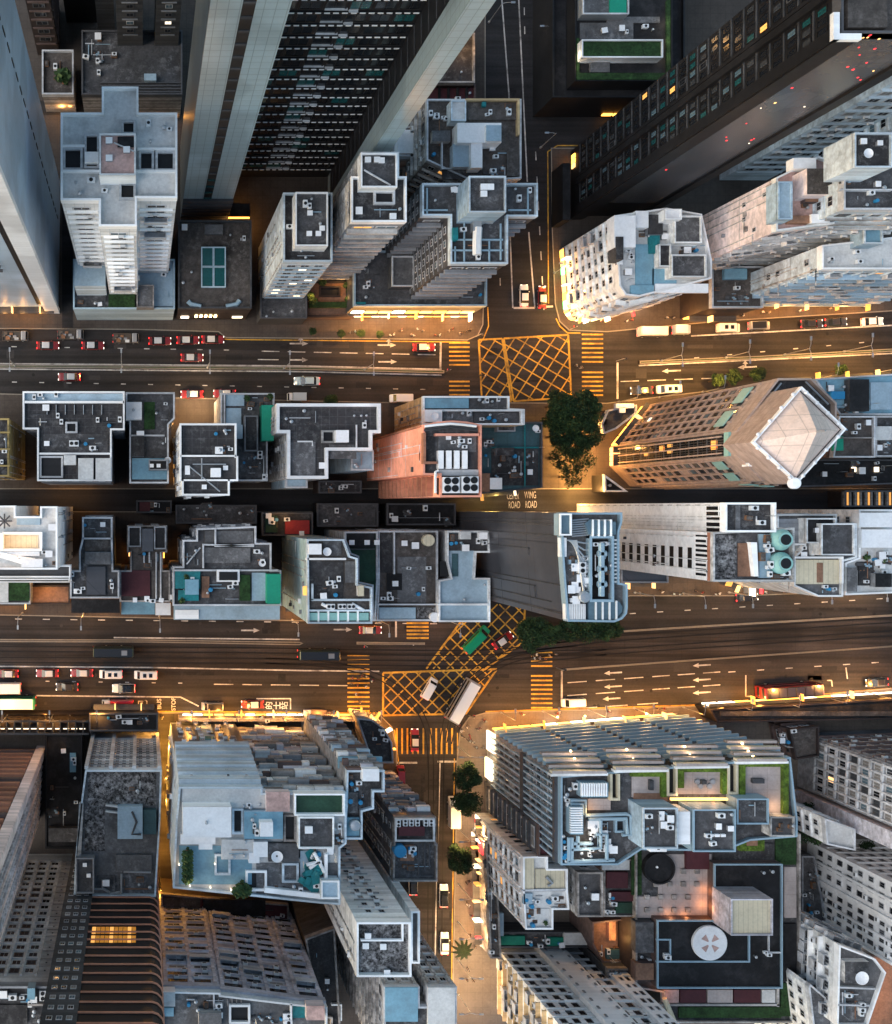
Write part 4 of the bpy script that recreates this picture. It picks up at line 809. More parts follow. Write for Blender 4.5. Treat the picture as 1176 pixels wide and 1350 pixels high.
# brown octagonal tower with the tilted square pyramid top
A = Bld('pyramid_tower', 'beige stone tower with a tilted square pyramid top and a dark glass strip', [(1021, 500), (967, 569), (967, 601), (1000, 634), (1046, 638), (1097, 572), (1097, 532), (1064, 500)], 46, 'beige_stone', 'r_dark', par=1.1, parm='beige_stone')
ed = list(A.edges(None))
for a, b, e, n, L in ed:
    if n.x < -.95:
        A.wb.obox(a, e, n, .1, L - .1, .01, .12, 2, 44, 'glass_dark')
        for k in range(9):
            A.wb.obox(a, e, n, L * (.06 + .11 * k), L * (.06 + .11 * k) + .08, .12, .25, 4, 44, 'grey_dark')
        for k in range(13): A.wb.obox(a, e, n, .3, L - .3, .12, .2, 5 + 3. * k, 5.25 + 3. * k, 'grey_dark')
        rr = random.Random(3)
        for k in range(9):
            z = rr.choice([6, 15, 21, 24, 27, 33, 36, 39]); u = rr.uniform(.08, .8) * L
            bb = MB(); bb.obox(a, e, n, u, u + .55, .125, .16, z + .4, z + 2.3, 'lit_soft'); bb.build('lit_window', A.root)
        bb = MB(); bb.obox(a, e, n, 0, L, .01, .5, 44, 45.4, 'aqua'); bb.build('crown_band', A.root)
A.facade(None, 5, 42.5, 2.9, 1.55, .7, .55, ('glass_dark/d', 'glass_dark/d', 'glass_grey/d', 'glass_dark/d', 'glass_dark/k', 'glass_blue/d'), .12, .25, 'beige_stone', seed=34, pier=.25, poly=None, skip=.02)
A.items = [q for q in A.items if not (abs(q[1].x - W(967, 0, 46).x) < .6)]
A.items.append(('lit_pale', *[q for q in A.items if q[3][0] < 2][8][1:]))
for a, b, e, n, L in ed:
    if abs(n.x) < .95 and n.x < 0:
        bb = MB(); bb.obox(a, e, n, L * .12, L * .42, .33, .5, 39, 42, 'aqua'); bb.build('crown_panel', A.root)
        bb = MB(); bb.obox(a, e, n, L * .58, L * .88, .33, .5, 39, 42, 'aqua'); bb.build('crown_panel', A.root)
dp = [(1053, 510), (1112, 566), (1048, 637), (989, 583)]
A.box('crown', 0, 0, 0, 0, 8, 'beige_stone', 'r_dark', par=.8, parm='white_clean', pts=dp)
bb = MB(); q = inset(ccw(PX(dp, 54)), .5); ap = W(1077, 569, 59.5); mid = [ap.to_2d() + (v - ap.to_2d()) * .58 for v in q]
for i in range(4):
    j = (i + 1) % 4
    bb.add([(q[i].x, q[i].y, 54.2), (q[j].x, q[j].y, 54.2), (mid[j].x, mid[j].y, 56.6), (mid[i].x, mid[i].y, 56.6)], [(0, 1, 2, 3)], 'beige_roof')
    bb.add([(mid[i].x, mid[i].y, 56.6), (mid[j].x, mid[j].y, 56.6), (ap.x, ap.y, 59.5)], [(0, 1, 2)], 'beige_roof')
bb.build('pyramid_roof', A.root)
bb = MB(); bb.tube([(ap.x, ap.y, 59.3), (ap.x, ap.y, 61.5)], .12, 'steel'); bb.build('mast', A.root)
q = ccw(PX(dp, 54.6))
for i in range(4):
    for k in range(4):
        v = q[i] + (q[(i + 1) % 4] - q[i]) * (.14 + .24 * k); bb = MB(); bb.lathe((v.x, v.y, 54.75), [(.28, 0), (.32, .25), (.1, .4)], 'r_white', 8); bb.build('rim_lamp', A.root)
v = W(1048, 637, 54.8); bb = MB(); bb.lathe(v, [(.9, -.6), (.9, .2), (.7, .4)], 'white_clean', 16); bb.build('corner_turret', A.root)
A.box('plant_room', 985, 600, 1003, 615, 1.5, 'white_clean', 'r_grey', par=.4); A.box('plant_room', 1004, 617, 1020, 628, 1.2, 'white', 'r_mid'); A.pipes([[(1030, 505), (985, 560)], [(1062, 503), (1092, 533)]], .15, 'steel', .4); A.clutter(975, 575, 984, 600, 4, ('condenser', 'vent'), 70); A.clutter(1010, 522, 1030, 540, 5, ('condenser', 'crate'), 71)
A.box('low_wing', 793, 545, 800, 560, 5, 'brown_dark', 'r_dark', 0); A.shopfront('W', .5, 3.4, ('sign_orange', 'lit_warm'), .02, .98, 4, 1.)
A = Bld('entrance_lodge', 'small dark lodge by the kerb at the left foot of the pyramid tower', [(800, 541), (838, 534), (838, 545), (812, 565), (795, 572), (792, 560)], 5, 'brown_dark', 'r_dark', par=.5); A.put('roof_hatch', 818, 541); A.box('sign_box', 812, 532, 836, 538, .9, 'white', 'r_white')
A = Bld('corner_pavilion', 'low dark wedge with a pale diagonal rib at the south foot of the pyramid tower', [(796, 626), (826, 648), (797, 648)], 6, 'black_wall', 'r_black', par=.4, parm='white'); A.put('vent', 802, 640)
for nm, lb, pts, h, wl, rf, extra in (
    ('blue_roof_shop', 'low shop building with long pale blue roofs right of the pyramid tower', [(1072, 500), (1300, 486), (1300, 547), (1105, 547)], 12, 'paleblue', 'r_blue', 1),
    ('brick_shop', 'low dark brown shop roof below the long blue roofs', [(1104, 549), (1151, 549), (1151, 603), (1096, 603)], 13, 'brown_wall', 'r_brown', 2),
    ('grey_shop', 'low mixed grey and white shop roof at the right edge below the blue roofs', [(1152, 549), (1300, 549), (1300, 602), (1152, 602)], 11, 'grey', 'r_mid', 3),
    ('alley_shed', 'black alley shed with two small warm lights at the right', [(1062, 606), (1300, 606), (1300, 634), (1050, 642)], 5, 'black_wall', 'r_black', 4),
    ('striped_shed', 'dark striped market roof with orange slots at the right edge of the alley', [(1112, 647), (1300, 647), (1300, 668), (1112, 668)], 5, 'brown_dark', 'r_black', 5)):
    A = Bld(nm, lb, pts, h, wl, rf, par=.6, parm='ledge_dark' if extra > 3 else 'ledge')
    if extra == 1: A.box('roof_room', 1120, 500, 1146, 542, 1.6, 'grey_dark', 'r_black'); A.box('water_tank', 1096, 516, 1114, 526, 1.2, 'plastic_blue', 'plastic_blue'); A.slab('awning', 1148, 504, 1176, 540, 'r_paleblue', .4); A.clutter(1090, 528, 1170, 545, 10, seed=72); A.clutter(1085, 503, 1118, 514, 4, seed=72); A.shopfront('N', .5, 3., ('sign_orange', 'lit_pale'), .02, .98, 16, 1.3)
    if extra == 2: A.clutter(1104, 553, 1148, 575, 7, seed=73); A.slab('awning', 1098, 575, 1112, 594, 'tarp_green', .5); A.wallrun('deck_wall', [(1103, 577), (1150, 577)], .8, .25, 'grimy')
    if extra == 3: A.box('roof_room', 1153, 562, 1176, 580, 1.5, 'white', 'r_light'); A.clutter(1154, 552, 1174, 600, 7, seed=74)
    if extra == 4:
        for x in (1125, 1155): bb = MB(); v = W(x, 619, 5.1); bb.box(v.x - .4, v.y - .5, 5.05, v.x + .4, v.y + .5, 5.4, 'lit_pale'); bb.build('skylight', A.root)
        A.clutter(1075, 610, 1170, 632, 12, seed=75)
    if extra == 5:
        for k in range(14): A.slab('roof_rib', 1113 + 7 * k, 648, 1115.5 + 7 * k, 667, 'grimy', .5)
        for k in range(7): A.slab('lit_slot', 1117 + 14 * k, 649, 1120 + 14 * k, 666, 'lit_soft', .2)
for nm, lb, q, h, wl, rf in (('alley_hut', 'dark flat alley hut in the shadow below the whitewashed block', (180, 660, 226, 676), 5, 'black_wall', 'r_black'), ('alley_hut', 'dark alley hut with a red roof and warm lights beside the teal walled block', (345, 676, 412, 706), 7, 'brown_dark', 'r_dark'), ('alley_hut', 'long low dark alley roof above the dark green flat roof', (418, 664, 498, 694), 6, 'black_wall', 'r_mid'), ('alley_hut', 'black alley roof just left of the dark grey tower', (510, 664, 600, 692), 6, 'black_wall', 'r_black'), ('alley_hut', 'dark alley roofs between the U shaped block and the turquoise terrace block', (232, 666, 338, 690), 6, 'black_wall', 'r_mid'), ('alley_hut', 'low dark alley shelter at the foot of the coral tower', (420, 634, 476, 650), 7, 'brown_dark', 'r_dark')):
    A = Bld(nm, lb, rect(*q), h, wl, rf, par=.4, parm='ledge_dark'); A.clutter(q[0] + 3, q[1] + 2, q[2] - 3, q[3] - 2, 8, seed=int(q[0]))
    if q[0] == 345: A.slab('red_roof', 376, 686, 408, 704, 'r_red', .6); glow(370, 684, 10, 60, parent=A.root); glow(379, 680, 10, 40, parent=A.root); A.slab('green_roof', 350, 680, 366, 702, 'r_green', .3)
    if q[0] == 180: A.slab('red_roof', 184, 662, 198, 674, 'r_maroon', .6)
# ================= between the alley and the tram road =================
A = Bld('helipad_tower', 'white tower with a star antenna and a lamp lit roof yard at the left edge', [(-70, 667), (21, 667), (21, 681), (54, 681), (54, 668), (76, 668), (76, 750), (-70, 750)], 40, 'white_clean', 'r_light', par=1., parm='white_clean')
A.slab('deck', 22, 683, 53, 692, 'r_paleblue', .3)
A.box('yard_wall', 0, 703, 4, 726, 1.6, 'white_clean', 'r_white'); A.slab('lit_yard', 4, 706, 50, 722, 'r_cream', .15); A.wallrun('yard_wall', [(4, 703), (54, 703), (54, 725), (4, 725)], 1.3, .4, 'white_clean')
glow(10, 714, 43.5, 130, (1., .58, .26), parent=A.root); glow(34, 714, 42.5, 50, (1., .62, .3), parent=A.root)
A.pipes([[(6 + 10 * math.cos(k * .785), 687 + 10 * math.sin(k * .785)), (6 - 10 * math.cos(k * .785), 687 - 10 * math.sin(k * .785))] for k in range(4)], .14, 'ledge_dark', 1., name='antenna'); A.pipes([[(0, 728), (50, 745)], [(0, 733), (48, 747)], [(24, 735), (46, 738)]], .3, 'white_clean', .5); A.slab('ramp', 2, 727, 52, 733, 'r_white', .5); A.box('roof_room', 28, 737, 56, 748, 1.4, 'white_clean', 'r_white'); A.put('roof_hatch', 69, 695); A.put('roof_hatch', 65, 730); A.clutter(56, 700, 74, 745, 4, seed=80)
for x, y, z in ((13, 750, 33), (20, 750, 27), (28, 750, 21)):
    A.box('lower_terrace', x - 40, 745, 92 - (40 - z) * .1 + 2, 761 + (33 - z) * .55, 2.4, 'white_clean', 'grey_dark', z - 2.4, .9, 'white_clean')
A.facade('E', 4, 39, 3.2, 14, .04, .3, ('glass_grey',), seed=40)
A = Bld('green_awning_shop', 'low shop with a green sheet roof below the white tower at the left edge', [(-60, 758), (40, 758), (40, 796), (-60, 796)], 8, 'grimy', 'r_mid', par=.3); A.slab('green_sheet', 12, 760, 39, 792, 'r_lawn_dark', .5); A.slab('white_sheet', -20, 766, 11, 794, 'r_light', .5); A.shopfront('S', .5, 3., ('sign_orange', 'lit_warm'), .3, .98, 5, .8)
A = Bld('lit_forecourt', 'low brown forecourt roof under warm lamps left of the dark canopy block', [(41, 772), (92, 772), (92, 796), (41, 796)], 3.2, 'brown_wall', 'r_rusty', par=.3, parm='brown_dark'); glow(62, 777, 6, 160, parent=A.root)
A = Bld('stepped_grey_block', 'stepped grey block with a slate centre strip and white ribbed roof edges', [(109, 682), (148, 682), (148, 710), (149, 752), (157, 752), (157, 788), (93, 788), (93, 752), (105, 752), (105, 726), (109, 710)], 24, 'grey', 'r_mid', par=.8)
A.slab('deck', 112, 712, 143, 727, 'r_brown', .2); A.slab('centre_strip', 114, 747, 139, 784, 'slate_panel', .6); A.box('roof_room', 112, 728, 146, 744, 1.4, 'paleblue', 'r_grey'); A.wallrun('deck_wall', [(109, 710), (147, 710)], .8); A.put('roof_hatch', 101, 779, 0, .8); A.slab('front_canopy', 94, 790, 158, 808, 'r_black', .4, 15); A.clutter(112, 686, 144, 706, 5, seed=81); A.clutter(142, 757, 155, 783, 5, seed=82); A.clutter(95, 756, 111, 783, 5, seed=83); A.facade('NW', 3, 23, 3., 2.6, .5, .45, DARKW, .3, .2, 'grey', seed=41); A.clutter(115, 730, 142, 742, 5, ('condenser', 'crate'), 84)
A.shopfront('S', .5, 3., ('sign_orange', 'lit_warm', 'sign_orange'), .02, .98, 6, 1.8)
A = Bld('u_shaped_block', 'U shaped brown block with a slate bridge between two small roof rooms', [(168, 693), (220, 693), (220, 728), (214, 728), (214, 752), (224, 752), (224, 793), (158, 793), (158, 752), (172, 752), (172, 728), (168, 728)], 21, 'brown_wall', 'r_brown', par=.5, parm='grimy')
A.box('roof_room', 169, 694, 186, 721, 1.8, 'grey', 'r_black', par=.4); A.box('roof_room', 203, 694, 219, 724, 1.8, 'grey', 'r_black', par=.4); A.slab('bridge', 187, 697, 202, 727, 'slate_panel', 2.); A.slab('brown_sheet', 158, 752, 198, 786, 'r_maroon', .4); A.slab('brown_sheet', 200, 752, 222, 790, 'r_brown', .3); A.pipes([[(190, 728), (190, 742)], [(197, 728), (197, 742)], [(206, 728), (206, 790)], [(212, 728), (212, 788)]], .16, 'ledge', .5); A.clutter(175, 730, 210, 748, 5, seed=85); A.clutter(178, 786, 220, 792, 5, ('condenser', 'roof_hatch'), 86); A.slab('front_canopy', 160, 790, 204, 810, 'r_blue', .4, 14); A.box('white_box', 205, 795, 225, 811, 1.5, 'white_clean', 'r_white', 13); A.facade('N', 3, 20, 3., 2.6, .5, .45, DARKW, seed=42)
A.shopfront('S', .5, 3., ('sign_orange', 'lit_warm'), .02, .98, 6, 3.)
A = Bld('turquoise_terrace_block', 'stepped grey block with turquoise tarps on its terrace and a green shade net', [(259, 697), (337, 694), (337, 716), (357, 716), (357, 752), (370, 752), (370, 798), (228, 798), (228, 747), (241, 747), (241, 712), (259, 712)], 25, 'grey', 'r_mid', par=.7)
A.slab('deck', 270, 700, 334, 716, 'r_grey', .2); A.wallrun('deck_wall', [(284, 697), (284, 720), (334, 718)], .8); A.wallrun('deck_wall', [(268, 748), (268, 718), (334, 720)], .8); A.slab('deck', 270, 722, 330, 742, 'r_grey', .5); A.wallrun('deck_wall', [(230, 752), (366, 752)], .9); A.box('white_rim', 286, 751, 316, 767, 1.2, 'white', 'r_white'); A.slab('sunk_skylight', 289, 754, 313, 765, 'fan_black', 1.4)
A.slab('turquoise_tarp', 231, 752, 264, 776, 'tarp_teal', .8); A.slab('turquoise_tarp', 244, 764, 262, 784, 'r_blue', 1.4); A.slab('turquoise_tarp', 235, 778, 262, 792, 'tarp_teal', .7); A.slab('maroon_sheet', 266, 760, 276, 788, 'r_rusty', .6); A.slab('green_strip', 316, 758, 330, 792, 'r_lawn_dark', .5); A.box('shade_net', 352, 757, 370, 796, 2.6, 'tarp_green', 'tarp_green'); A.slab('terrace', 332, 755, 350, 792, 'r_paleblue', .2); A.clutter(266, 768, 315, 794, 12, seed=87); A.clutter(236, 760, 262, 792, 8, ('crate', 'drum', 'condenser', 'potted_plant'), 88); A.clutter(244, 716, 264, 745, 6, seed=89); A.clutter(338, 720, 354, 748, 7, seed=90); A.pipes([[(246, 744), (264, 722)]], .14, 'ledge', .4); A.put('satellite_dish', 345, 742, 0, .7)
A.slab('front_canopy', 229, 799, 369, 817, 'r_paleblue', .5, 18); A.slab('canopy_grid', 231, 804, 262, 816, 'white_clean', .25, 18.5); A.facade('NW', 3, 24, 3., 2.6, .5, .45, DARKW, .3, .2, 'grey', seed=43, ac=.3)
A.shopfront('S', .5, 3., ('sign_orange', 'lit_warm', 'lit_pale'), .02, .98, 9, 3.)
A = Bld('teal_walled_block', 'block with a blank pale teal side wall and white framed roof terraces', [(404, 711), (452, 711), (460, 733), (470, 736), (470, 770), (489, 774), (489, 821), (405, 821)], 33, 'tealwall', 'r_brown', par=1., parm='bluewhite')
A.slab('deck', 408, 740, 452, 790, 'r_dark', .2); A.box('white_room', 407, 717, 424, 731, 2., 'white_clean', 'r_white'); A.put('satellite_dish', 430, 727, 0, .8); A.slab('deck', 426, 714, 450, 733, 'r_mid', .3); A.wallrun('deck_wall', [(405, 737), (455, 737)], 1., .35, 'white_clean'); A.wallrun('deck_wall', [(412, 791), (489, 791)], .9, .35, 'bluewhite'); A.wallrun('deck_wall', [(407, 805), (489, 805)], .9, .3, 'bluewhite'); A.wallrun('deck_wall', [(412, 771), (412, 790)], .9, .35, 'bluewhite'); A.slab('glass_strip', 408, 808, 486, 818, 'aqua', .6)
for k in range(5): A.wallrun('strip_bar', [(420 + 13 * k, 806), (420 + 13 * k, 819)], .7, .3, 'white_clean')
for x in (435, 450, 462): A.put('cooling_unit', x, 799, 0, .65)
A.pipes([[(424, 796), (440, 804)], [(464, 796), (480, 805)]], .3, 'white_clean', .5); A.clutter(412, 745, 448, 786, 9, seed=91); A.slab('terrace', 455, 740, 468, 768, 'r_grey', .3); A.box('roof_room', 472, 772, 480, 786, 1.5, 'grimy_light', 'r_cream')
for x, y in ((402.5, 779), (476, 779)): bb = MB(); v = W(x, y, 34); bb.box(v.x - .3, v.y - .8, 33.1, v.x + .3, v.y + .8, 33.9, 'lit_soft'); bb.build('lit_window', A.root)
A.shopfront('S', .5, 3., ('sign_orange', 'lit_warm'), .02, .98, 5, 1.)
A = Bld('green_roof_block', 'block with a dark green flat roof between the teal wall and the brown courtyard roof', [(454, 701), (497, 701), (497, 768), (494, 818), (490, 818), (490, 772), (471, 768), (471, 734), (461, 730), (454, 712)], 22, 'grey', 'r_green', par=.6, parm='ledge'); A.slab('black_roof', 456, 703, 494, 722, 'r_black', .5)
for x in (463, 483, 496): A.put('roof_hatch', x, 715, 0, .8, 22.5)
A.slab('deck', 472, 773, 488, 778, 'r_green', .1); A.wallrun('deck_wall', [(456, 724), (494, 724)], .5, .2, 'ledge_dark')
A = Bld('brown_courtyard_block', 'block with a scuffed brown roof, a round tan tank and thin white party walls', [(498, 700), (576, 700), (576, 800), (574, 818), (496, 818), (498, 770)], 21, 'grimy', 'r_brown', par=.6, parm='ledge'); A.slab('deck', 524, 734, 562, 795, 'r_grey', .1); A.slab('deck', 502, 704, 518, 755, 'r_dark', .2); A.wallrun('deck_wall', [(520, 702), (520, 756)], .9, .25); A.wallrun('deck_wall', [(498, 797), (575, 797)], .9, .25); A.slab('deck', 510, 756, 530, 778, 'r_black', .2); A.put('roof_hatch', 520, 769, 0, .9, 21.2); A.put('roof_hatch', 532, 716, 0, .9); A.put('roof_hatch', 546, 719, 0, 1.1); bb = MB(); bb.lathe(W(563, 712, 21), [(1.15, 0), (1.15, 1.3), (1., 1.45)], 'r_cream', 20); bb.build('round_tank', A.root); A.slab('terrace', 500, 801, 548, 816, 'r_paleblue', .3); A.slab('terrace', 550, 801, 574, 816, 'r_speckle', .2); bb = MB(); bb.lathe(W(571, 813, 21), [(.9, 0), (.95, 1.2), (.9, 1.25)], 'r_white', 20); bb.build('water_tank', A.root); A.clutter(526, 740, 570, 794, 5, seed=92); A.clutter(500, 770, 520, 794, 5, seed=93); A.facade('NW', 3, 20, 3., 2.6, .5, .45, DARKW, seed=44); A.shopfront('S', .5, 3., ('sign_orange', 'lit_warm'), .02, .98, 5, 1.)
A = Bld('blue_terrace_block', 'block with a bare pale blue roof terrace touching the dark grey tower', [(588, 700), (644, 700), (644, 728), (626, 728), (624, 762), (644, 762), (644, 819), (577, 819), (577, 765), (593, 762), (588, 740)], 22, 'grey', 'r_paleblue', par=.9, parm='white'); A.slab('deck', 590, 703, 642, 726, 'r_dark', .4); A.box('roof_room', 607, 701, 621, 711, 1.6, 'white', 'r_light'); A.box('roof_room', 632, 702, 643, 711, 1.8, 'white_clean', 'r_white'); A.put('roof_hatch', 612, 722, 0, 1.1, 22.4); A.slab('sunk_deck', 596, 730, 604, 760, 'r_teal', .2); A.wallrun('deck_wall', [(578, 797), (643, 797)], 1., .35, 'white'); A.clutter(625, 712, 640, 724, 5, seed=94); A.clutter(590, 706, 604, 722, 4, seed=95); A.slab('deck', 580, 740, 592, 760, 'fan_black', .1); A.clutter(600, 770, 640, 795, 2, ('vent',), 95); A.facade('S', 4, 21, 3., 3.2, .7, .5, DARKW, seed=45)
A.shopfront('S', .5, 3., ('sign_orange', 'lit_warm', 'sign_red'), .02, .98, 6, 1.6)
# dark grey tower with curved glass end
arc = [(823, 800), (822, 808), (816, 815), (806, 819)]
A = Bld('slate_tower', 'dark slate panelled tower with pipes and a curved glass corner on its roof', [(736, 676), (816, 676), (816, 688), (812, 700), (812, 768), (823, 770)] + arc + [(745, 818), (740, 760), (738, 730)], 56, 'slate_panel', 'r_grey', par=1.1, parm='steel_blue')
A.box('glass_box', 737, 677, 753, 706, 2., 'steel_blue', 'glass_blue', par=.3, parm='white_clean'); A.slab('white_strip', 738, 709, 747, 734, 'white_clean', .8); A.slab('plant_trench', 780, 712, 806, 790, 'r_black', .3); A.wallrun('trench_wall', [(779, 708), (808, 708), (808, 792), (779, 792), (779, 708)], 1.4, .4, 'steel_blue')
bb = MB()
for k in range(9): bb.tube([W(748 + 1.5 * k, 712, 57), W(770, 716 + 9 * k, 57), W(776, 716 + 9 * k, 57)], .13, 'steel', 5)
bb.build('pipe_fan', A.root)
for k in range(8): A.pipes([[(754, 686 + 3 * k), (776, 684 + 3 * k)]], .14, 'steel', .7)
A.pipes([[(793, 716), (793, 786)], [(788, 730), (799, 730)], [(788, 750), (799, 750)], [(788, 770), (799, 770)]], .5, 'steel_blue', 1.2); A.clutter(782, 716, 805, 788, 16, ('condenser', 'vent', 'crate'), 96, 56.3); A.clutter(750, 735, 776, 792, 34, ('condenser', 'vent', 'crate', 'roof_hatch'), 97); A.put('water_tank', 766, 786, 0, .9); A.slab('deck', 750, 738, 776, 744, 'steel_blue', .6); A.put('cooling_unit', 764, 748, 1.57, .8)
for k in range(12): A.wallrun('louvre', [(746 + 2.3 * k, 797), (746 + 2.3 * k, 816)], 1., .16, 'white_clean')
A.slab('curved_glass', 0, 0, 0, 0, 'glass_blue', .8, pts=[(776, 793), (816, 793), (821, 800), (820, 807), (814, 814), (806, 817), (776, 817)])
for k in range(4): A.wallrun('glass_bar', [(786 + 9 * k, 793), (786 + 9 * k, 816)], 1., .25, 'white_clean')
A.slab('curved_glass', 0, 0, 0, 0, 'glass_blue', 1.4, pts=[(772, 690), (778, 685), (812, 688), (812, 705), (776, 705)])
for k in range(4): A.wallrun('glass_bar', [(782 + 8 * k, 686), (782 + 8 * k, 706)], 1.6, .25, 'white_clean')
for k in range(12): A.wallrun('side_fin', [(811, 712 + 5 * k), (816, 712 + 5 * k)], .8, .25, 'white_clean')
A = Bld('slate_podium', 'flat dark slab roof at the foot of the white tower with black slots', [(818, 740), (868, 740), (880, 757), (880, 768), (818, 768)], 8, 'slate_panel', 'slate_panel', par=.4, parm='grey'); A.shopfront('S', .5, 3., ('lit_pale', 'lit_warm'), .02, .98, 5, 1.2)
A = Bld('blank_white_slab', 'white slab with a blank wall, the upper of two white towers by the alley', [(952, 663), (1018, 663), (1018, 701), (952, 701)], 55, 'white_clean', 'r_dark', par=1., parm='white_clean'); A.slab('deck', 970, 666, 976, 700, 'r_grey', .2); A.clutter(980, 668, 1012, 698, 5, seed=98)
for a, b, e, n, L in A.edges('W'):
    for k in range(5): A.wb.obox(a, e, n, L * (.12 + .19 * k), L * (.12 + .19 * k) + .6, .003, .05, 50.5, 54.6, 'glass_dark')
    for k in range(16): A.wb.obox(a, e, n, L * .06, L * .1, .003, .06, 5 + 3 * k, 6.4 + 3 * k, 'grey')
A = Bld('slotted_white_slab', 'white slab with black slots down its wall and two green cooling towers on top', [(936, 702), (1042, 696), (1042, 766), (936, 766)], 54, 'white_clean', 'r_mid', par=1., parm='grimy_light')
for a, b, e, n, L in A.edges('W'):
    for k in range(15):
        bb = MB(); bb.obox(a, e, n, L * .34, L * .80, .005, .05, 6 + 2.95 * k, 7.25 + 2.95 * k, 'glass_dark/d' if False else 'fan_black'); bb.build('slot_window', A.root)
    for k in range(9): A.wb.obox(a, e, n, L * (.06 + .1 * k), L * (.06 + .1 * k) + .4, .003, .06, 49.8, 53.2, 'glass_dark')
    A.wb.obox(a, e, n, 0, L, .003, .08, 53.3, 54.2, 'rust')
A.slab('speckled_deck', 939, 705, 971, 764, 'r_speckle', .2); A.slab('rusty_deck', 973, 716, 996, 760, 'r_rusty', .15); A.slab('white_duct', 0, 0, 0, 0, 'white_clean', 1.2, pts=[(990, 715), (998, 715), (1000, 760), (995, 760)]); A.slab('deck', 1001, 704, 1016, 762, 'steel_blue', .4)
for y in (711, 742):
    bb = MB(); c = W(1027, y, 54.2); bb.lathe(c, [(1.75, 0), (1.75, .6), (1.2, 1.5), (1.15, 1.8)], 'aqua', 24); bb.lathe((c.x, c.y, c.z + 1.82), [(.85, 0), (.8, .05)], 'fan_black', 20); bb.build('cooling_tower', A.root)
A.clutter(1002, 708, 1014, 758, 9, ('condenser', 'vent', 'crate'), 99, 54.6); A.clutter(1018, 752, 1038, 764, 5, seed=100)
A.shopfront('S', .5, 3., ('lit_warm', 'sign_orange'), .02, .98, 6, 1.2)
A = Bld('stained_beige_block', 'pale block with a stained beige terrace and black lift house right of the cooling towers', [(1022, 678), (1100, 678), (1100, 690), (1126, 690), (1126, 735), (1108, 740), (1108, 786), (1076, 786), (1044, 772), (1044, 735), (1058, 720), (1058, 718), (1022, 718)], 27, 'bluewhite', 'r_grey', par=.7, parm='white'); A.slab('grey_deck', 1026, 684, 1056, 716, 'grey', .4); A.box('lift_house', 1061, 683, 1100, 716, 2.2, 'white', 'r_black', par=.5); A.box('roof_room', 1081, 690, 1125, 732, 3.2, 'white', 'r_mid', par=.4); A.slab('beige_terrace', 1048, 738, 1106, 770, 'r_cream', .4); A.slab('rust_stain', 1077, 742, 1085, 768, 'r_rusty', .46); A.wallrun('deck_wall', [(1046, 735), (1111, 735), (1111, 768)], 1., .35, 'white_clean'); A.put('roof_hatch', 1075, 699, 0, .8, 29.2); A.clutter(1050, 720, 1078, 734, 5, seed=101); A.clutter(1080, 772, 1104, 783, 6, seed=102); A.facade('WN', 4, 26, 3., 2.6, .5, .45, DARKW, seed=46)
A.shopfront('S', .5, 3., ('sign_white', 'sign_orange', 'lit_warm'), .02, .98, 6, 1.4)
A = Bld('bright_roof_block', 'block with bright white roofs cut by the right edge between alley and tram road', [(1130, 672), (1300, 672), (1300, 776), (1112, 784), (1112, 742), (1130, 735)], 26, 'white', 'r_light', par=.6, parm='white_clean'); A.box('roof_room', 1133, 676, 1176, 695, 2., 'white_clean', 'r_white'); A.box('roof_room', 1136, 698, 1176, 722, 1.5, 'white_clean', 'r_white'); A.clutter(1135, 726, 1174, 770, 22, ('condenser', 'roof_hatch', 'crate', 'potted_plant', 'condenser', 'drum', 'junk', 'mast'), 103); A.slab('deck', 1132, 742, 1152, 772, 'r_dark', .3); A.box('roof_room', 1154, 756, 1176, 774, 1.6, 'grey', 'r_black'); A.box('roof_room', 1116, 748, 1130, 780, 1.2, 'white', 'r_grey'); A.facade('W', 4, 25, 3., 2.6, .5, .45, DARKW, seed=47)
A.shopfront('S', .5, 3., ('sign_white', 'sign_orange', 'lit_warm'), .02, .98, 8, 1.4)
def ragged(B, nf, sd, dens=1.):
    rr = random.Random(sd)
    for a, b, e, n, L in B.edges('N'):
        for k in range(nf):
            u = 0
            while u < L - .8:
                w_ = rr.uniform(1., 3.2)
                if rr.random() < dens: B.wb.obox(a, e, n, u, min(L, u + w_), .003, rr.uniform(.3, 1.2), 3 + 2.6 * k, 3 + 2.6 * k + rr.uniform(.7, 1.7), rr.choice(['grimy', 'grimy_light', 'lilac', 'brown_wall', 'white', 'grey', 'grimy', 'paleblue']))
                u += w_ + .1
# ================= south of the tram road, west of the tree lined street =================
A = Bld('ribbed_brown_tower', 'brown tower with ribbed walls lit orange from below at the lower left edge', [(57, 986), (52, 1078), (-60, 1078), (-60, 986)], 130, 'brown_wall', 'r_brown', base=True)
for a, b, e, n, L in A.edges('N'):
    for k in range(40): A.wb.obox(a, e, n, 1.5, L, .003, .7, 4 + 3.2 * k, 5.1 + 3.2 * k, 'rust' if k % 7 else 'brown_wall')
    A.wb.obox(a, e, n, -.4, 1.3, .004, .5, 0, 130, 'pink')
for a, b, e, n, L in A.edges('E'):
    for k in range(11): A.wb.obox(a, e, n, L * (.04 + .09 * k), L * (.04 + .09 * k) + .35, .003, .35, 2, 130, 'lilac' if k % 3 else 'pink')
    A.wb.obox(a, e, n, L - 1.6, L + .4, .004, .5, 0, 130, 'pink')
A.facade('N', 4, 128, 3.2, 1.8, .7, .4, ('glass_dark/d',), u0=.12, u1=.98, seed=50)
A = Bld('footbridge', 'covered footbridge with lamp lit glass sides along the road at the left edge', [(-60, 942), (119, 942), (119, 956), (-60, 956)], 4.6, 'brown_dark', 'r_cream', par=0, cat='footbridge', deck=False)
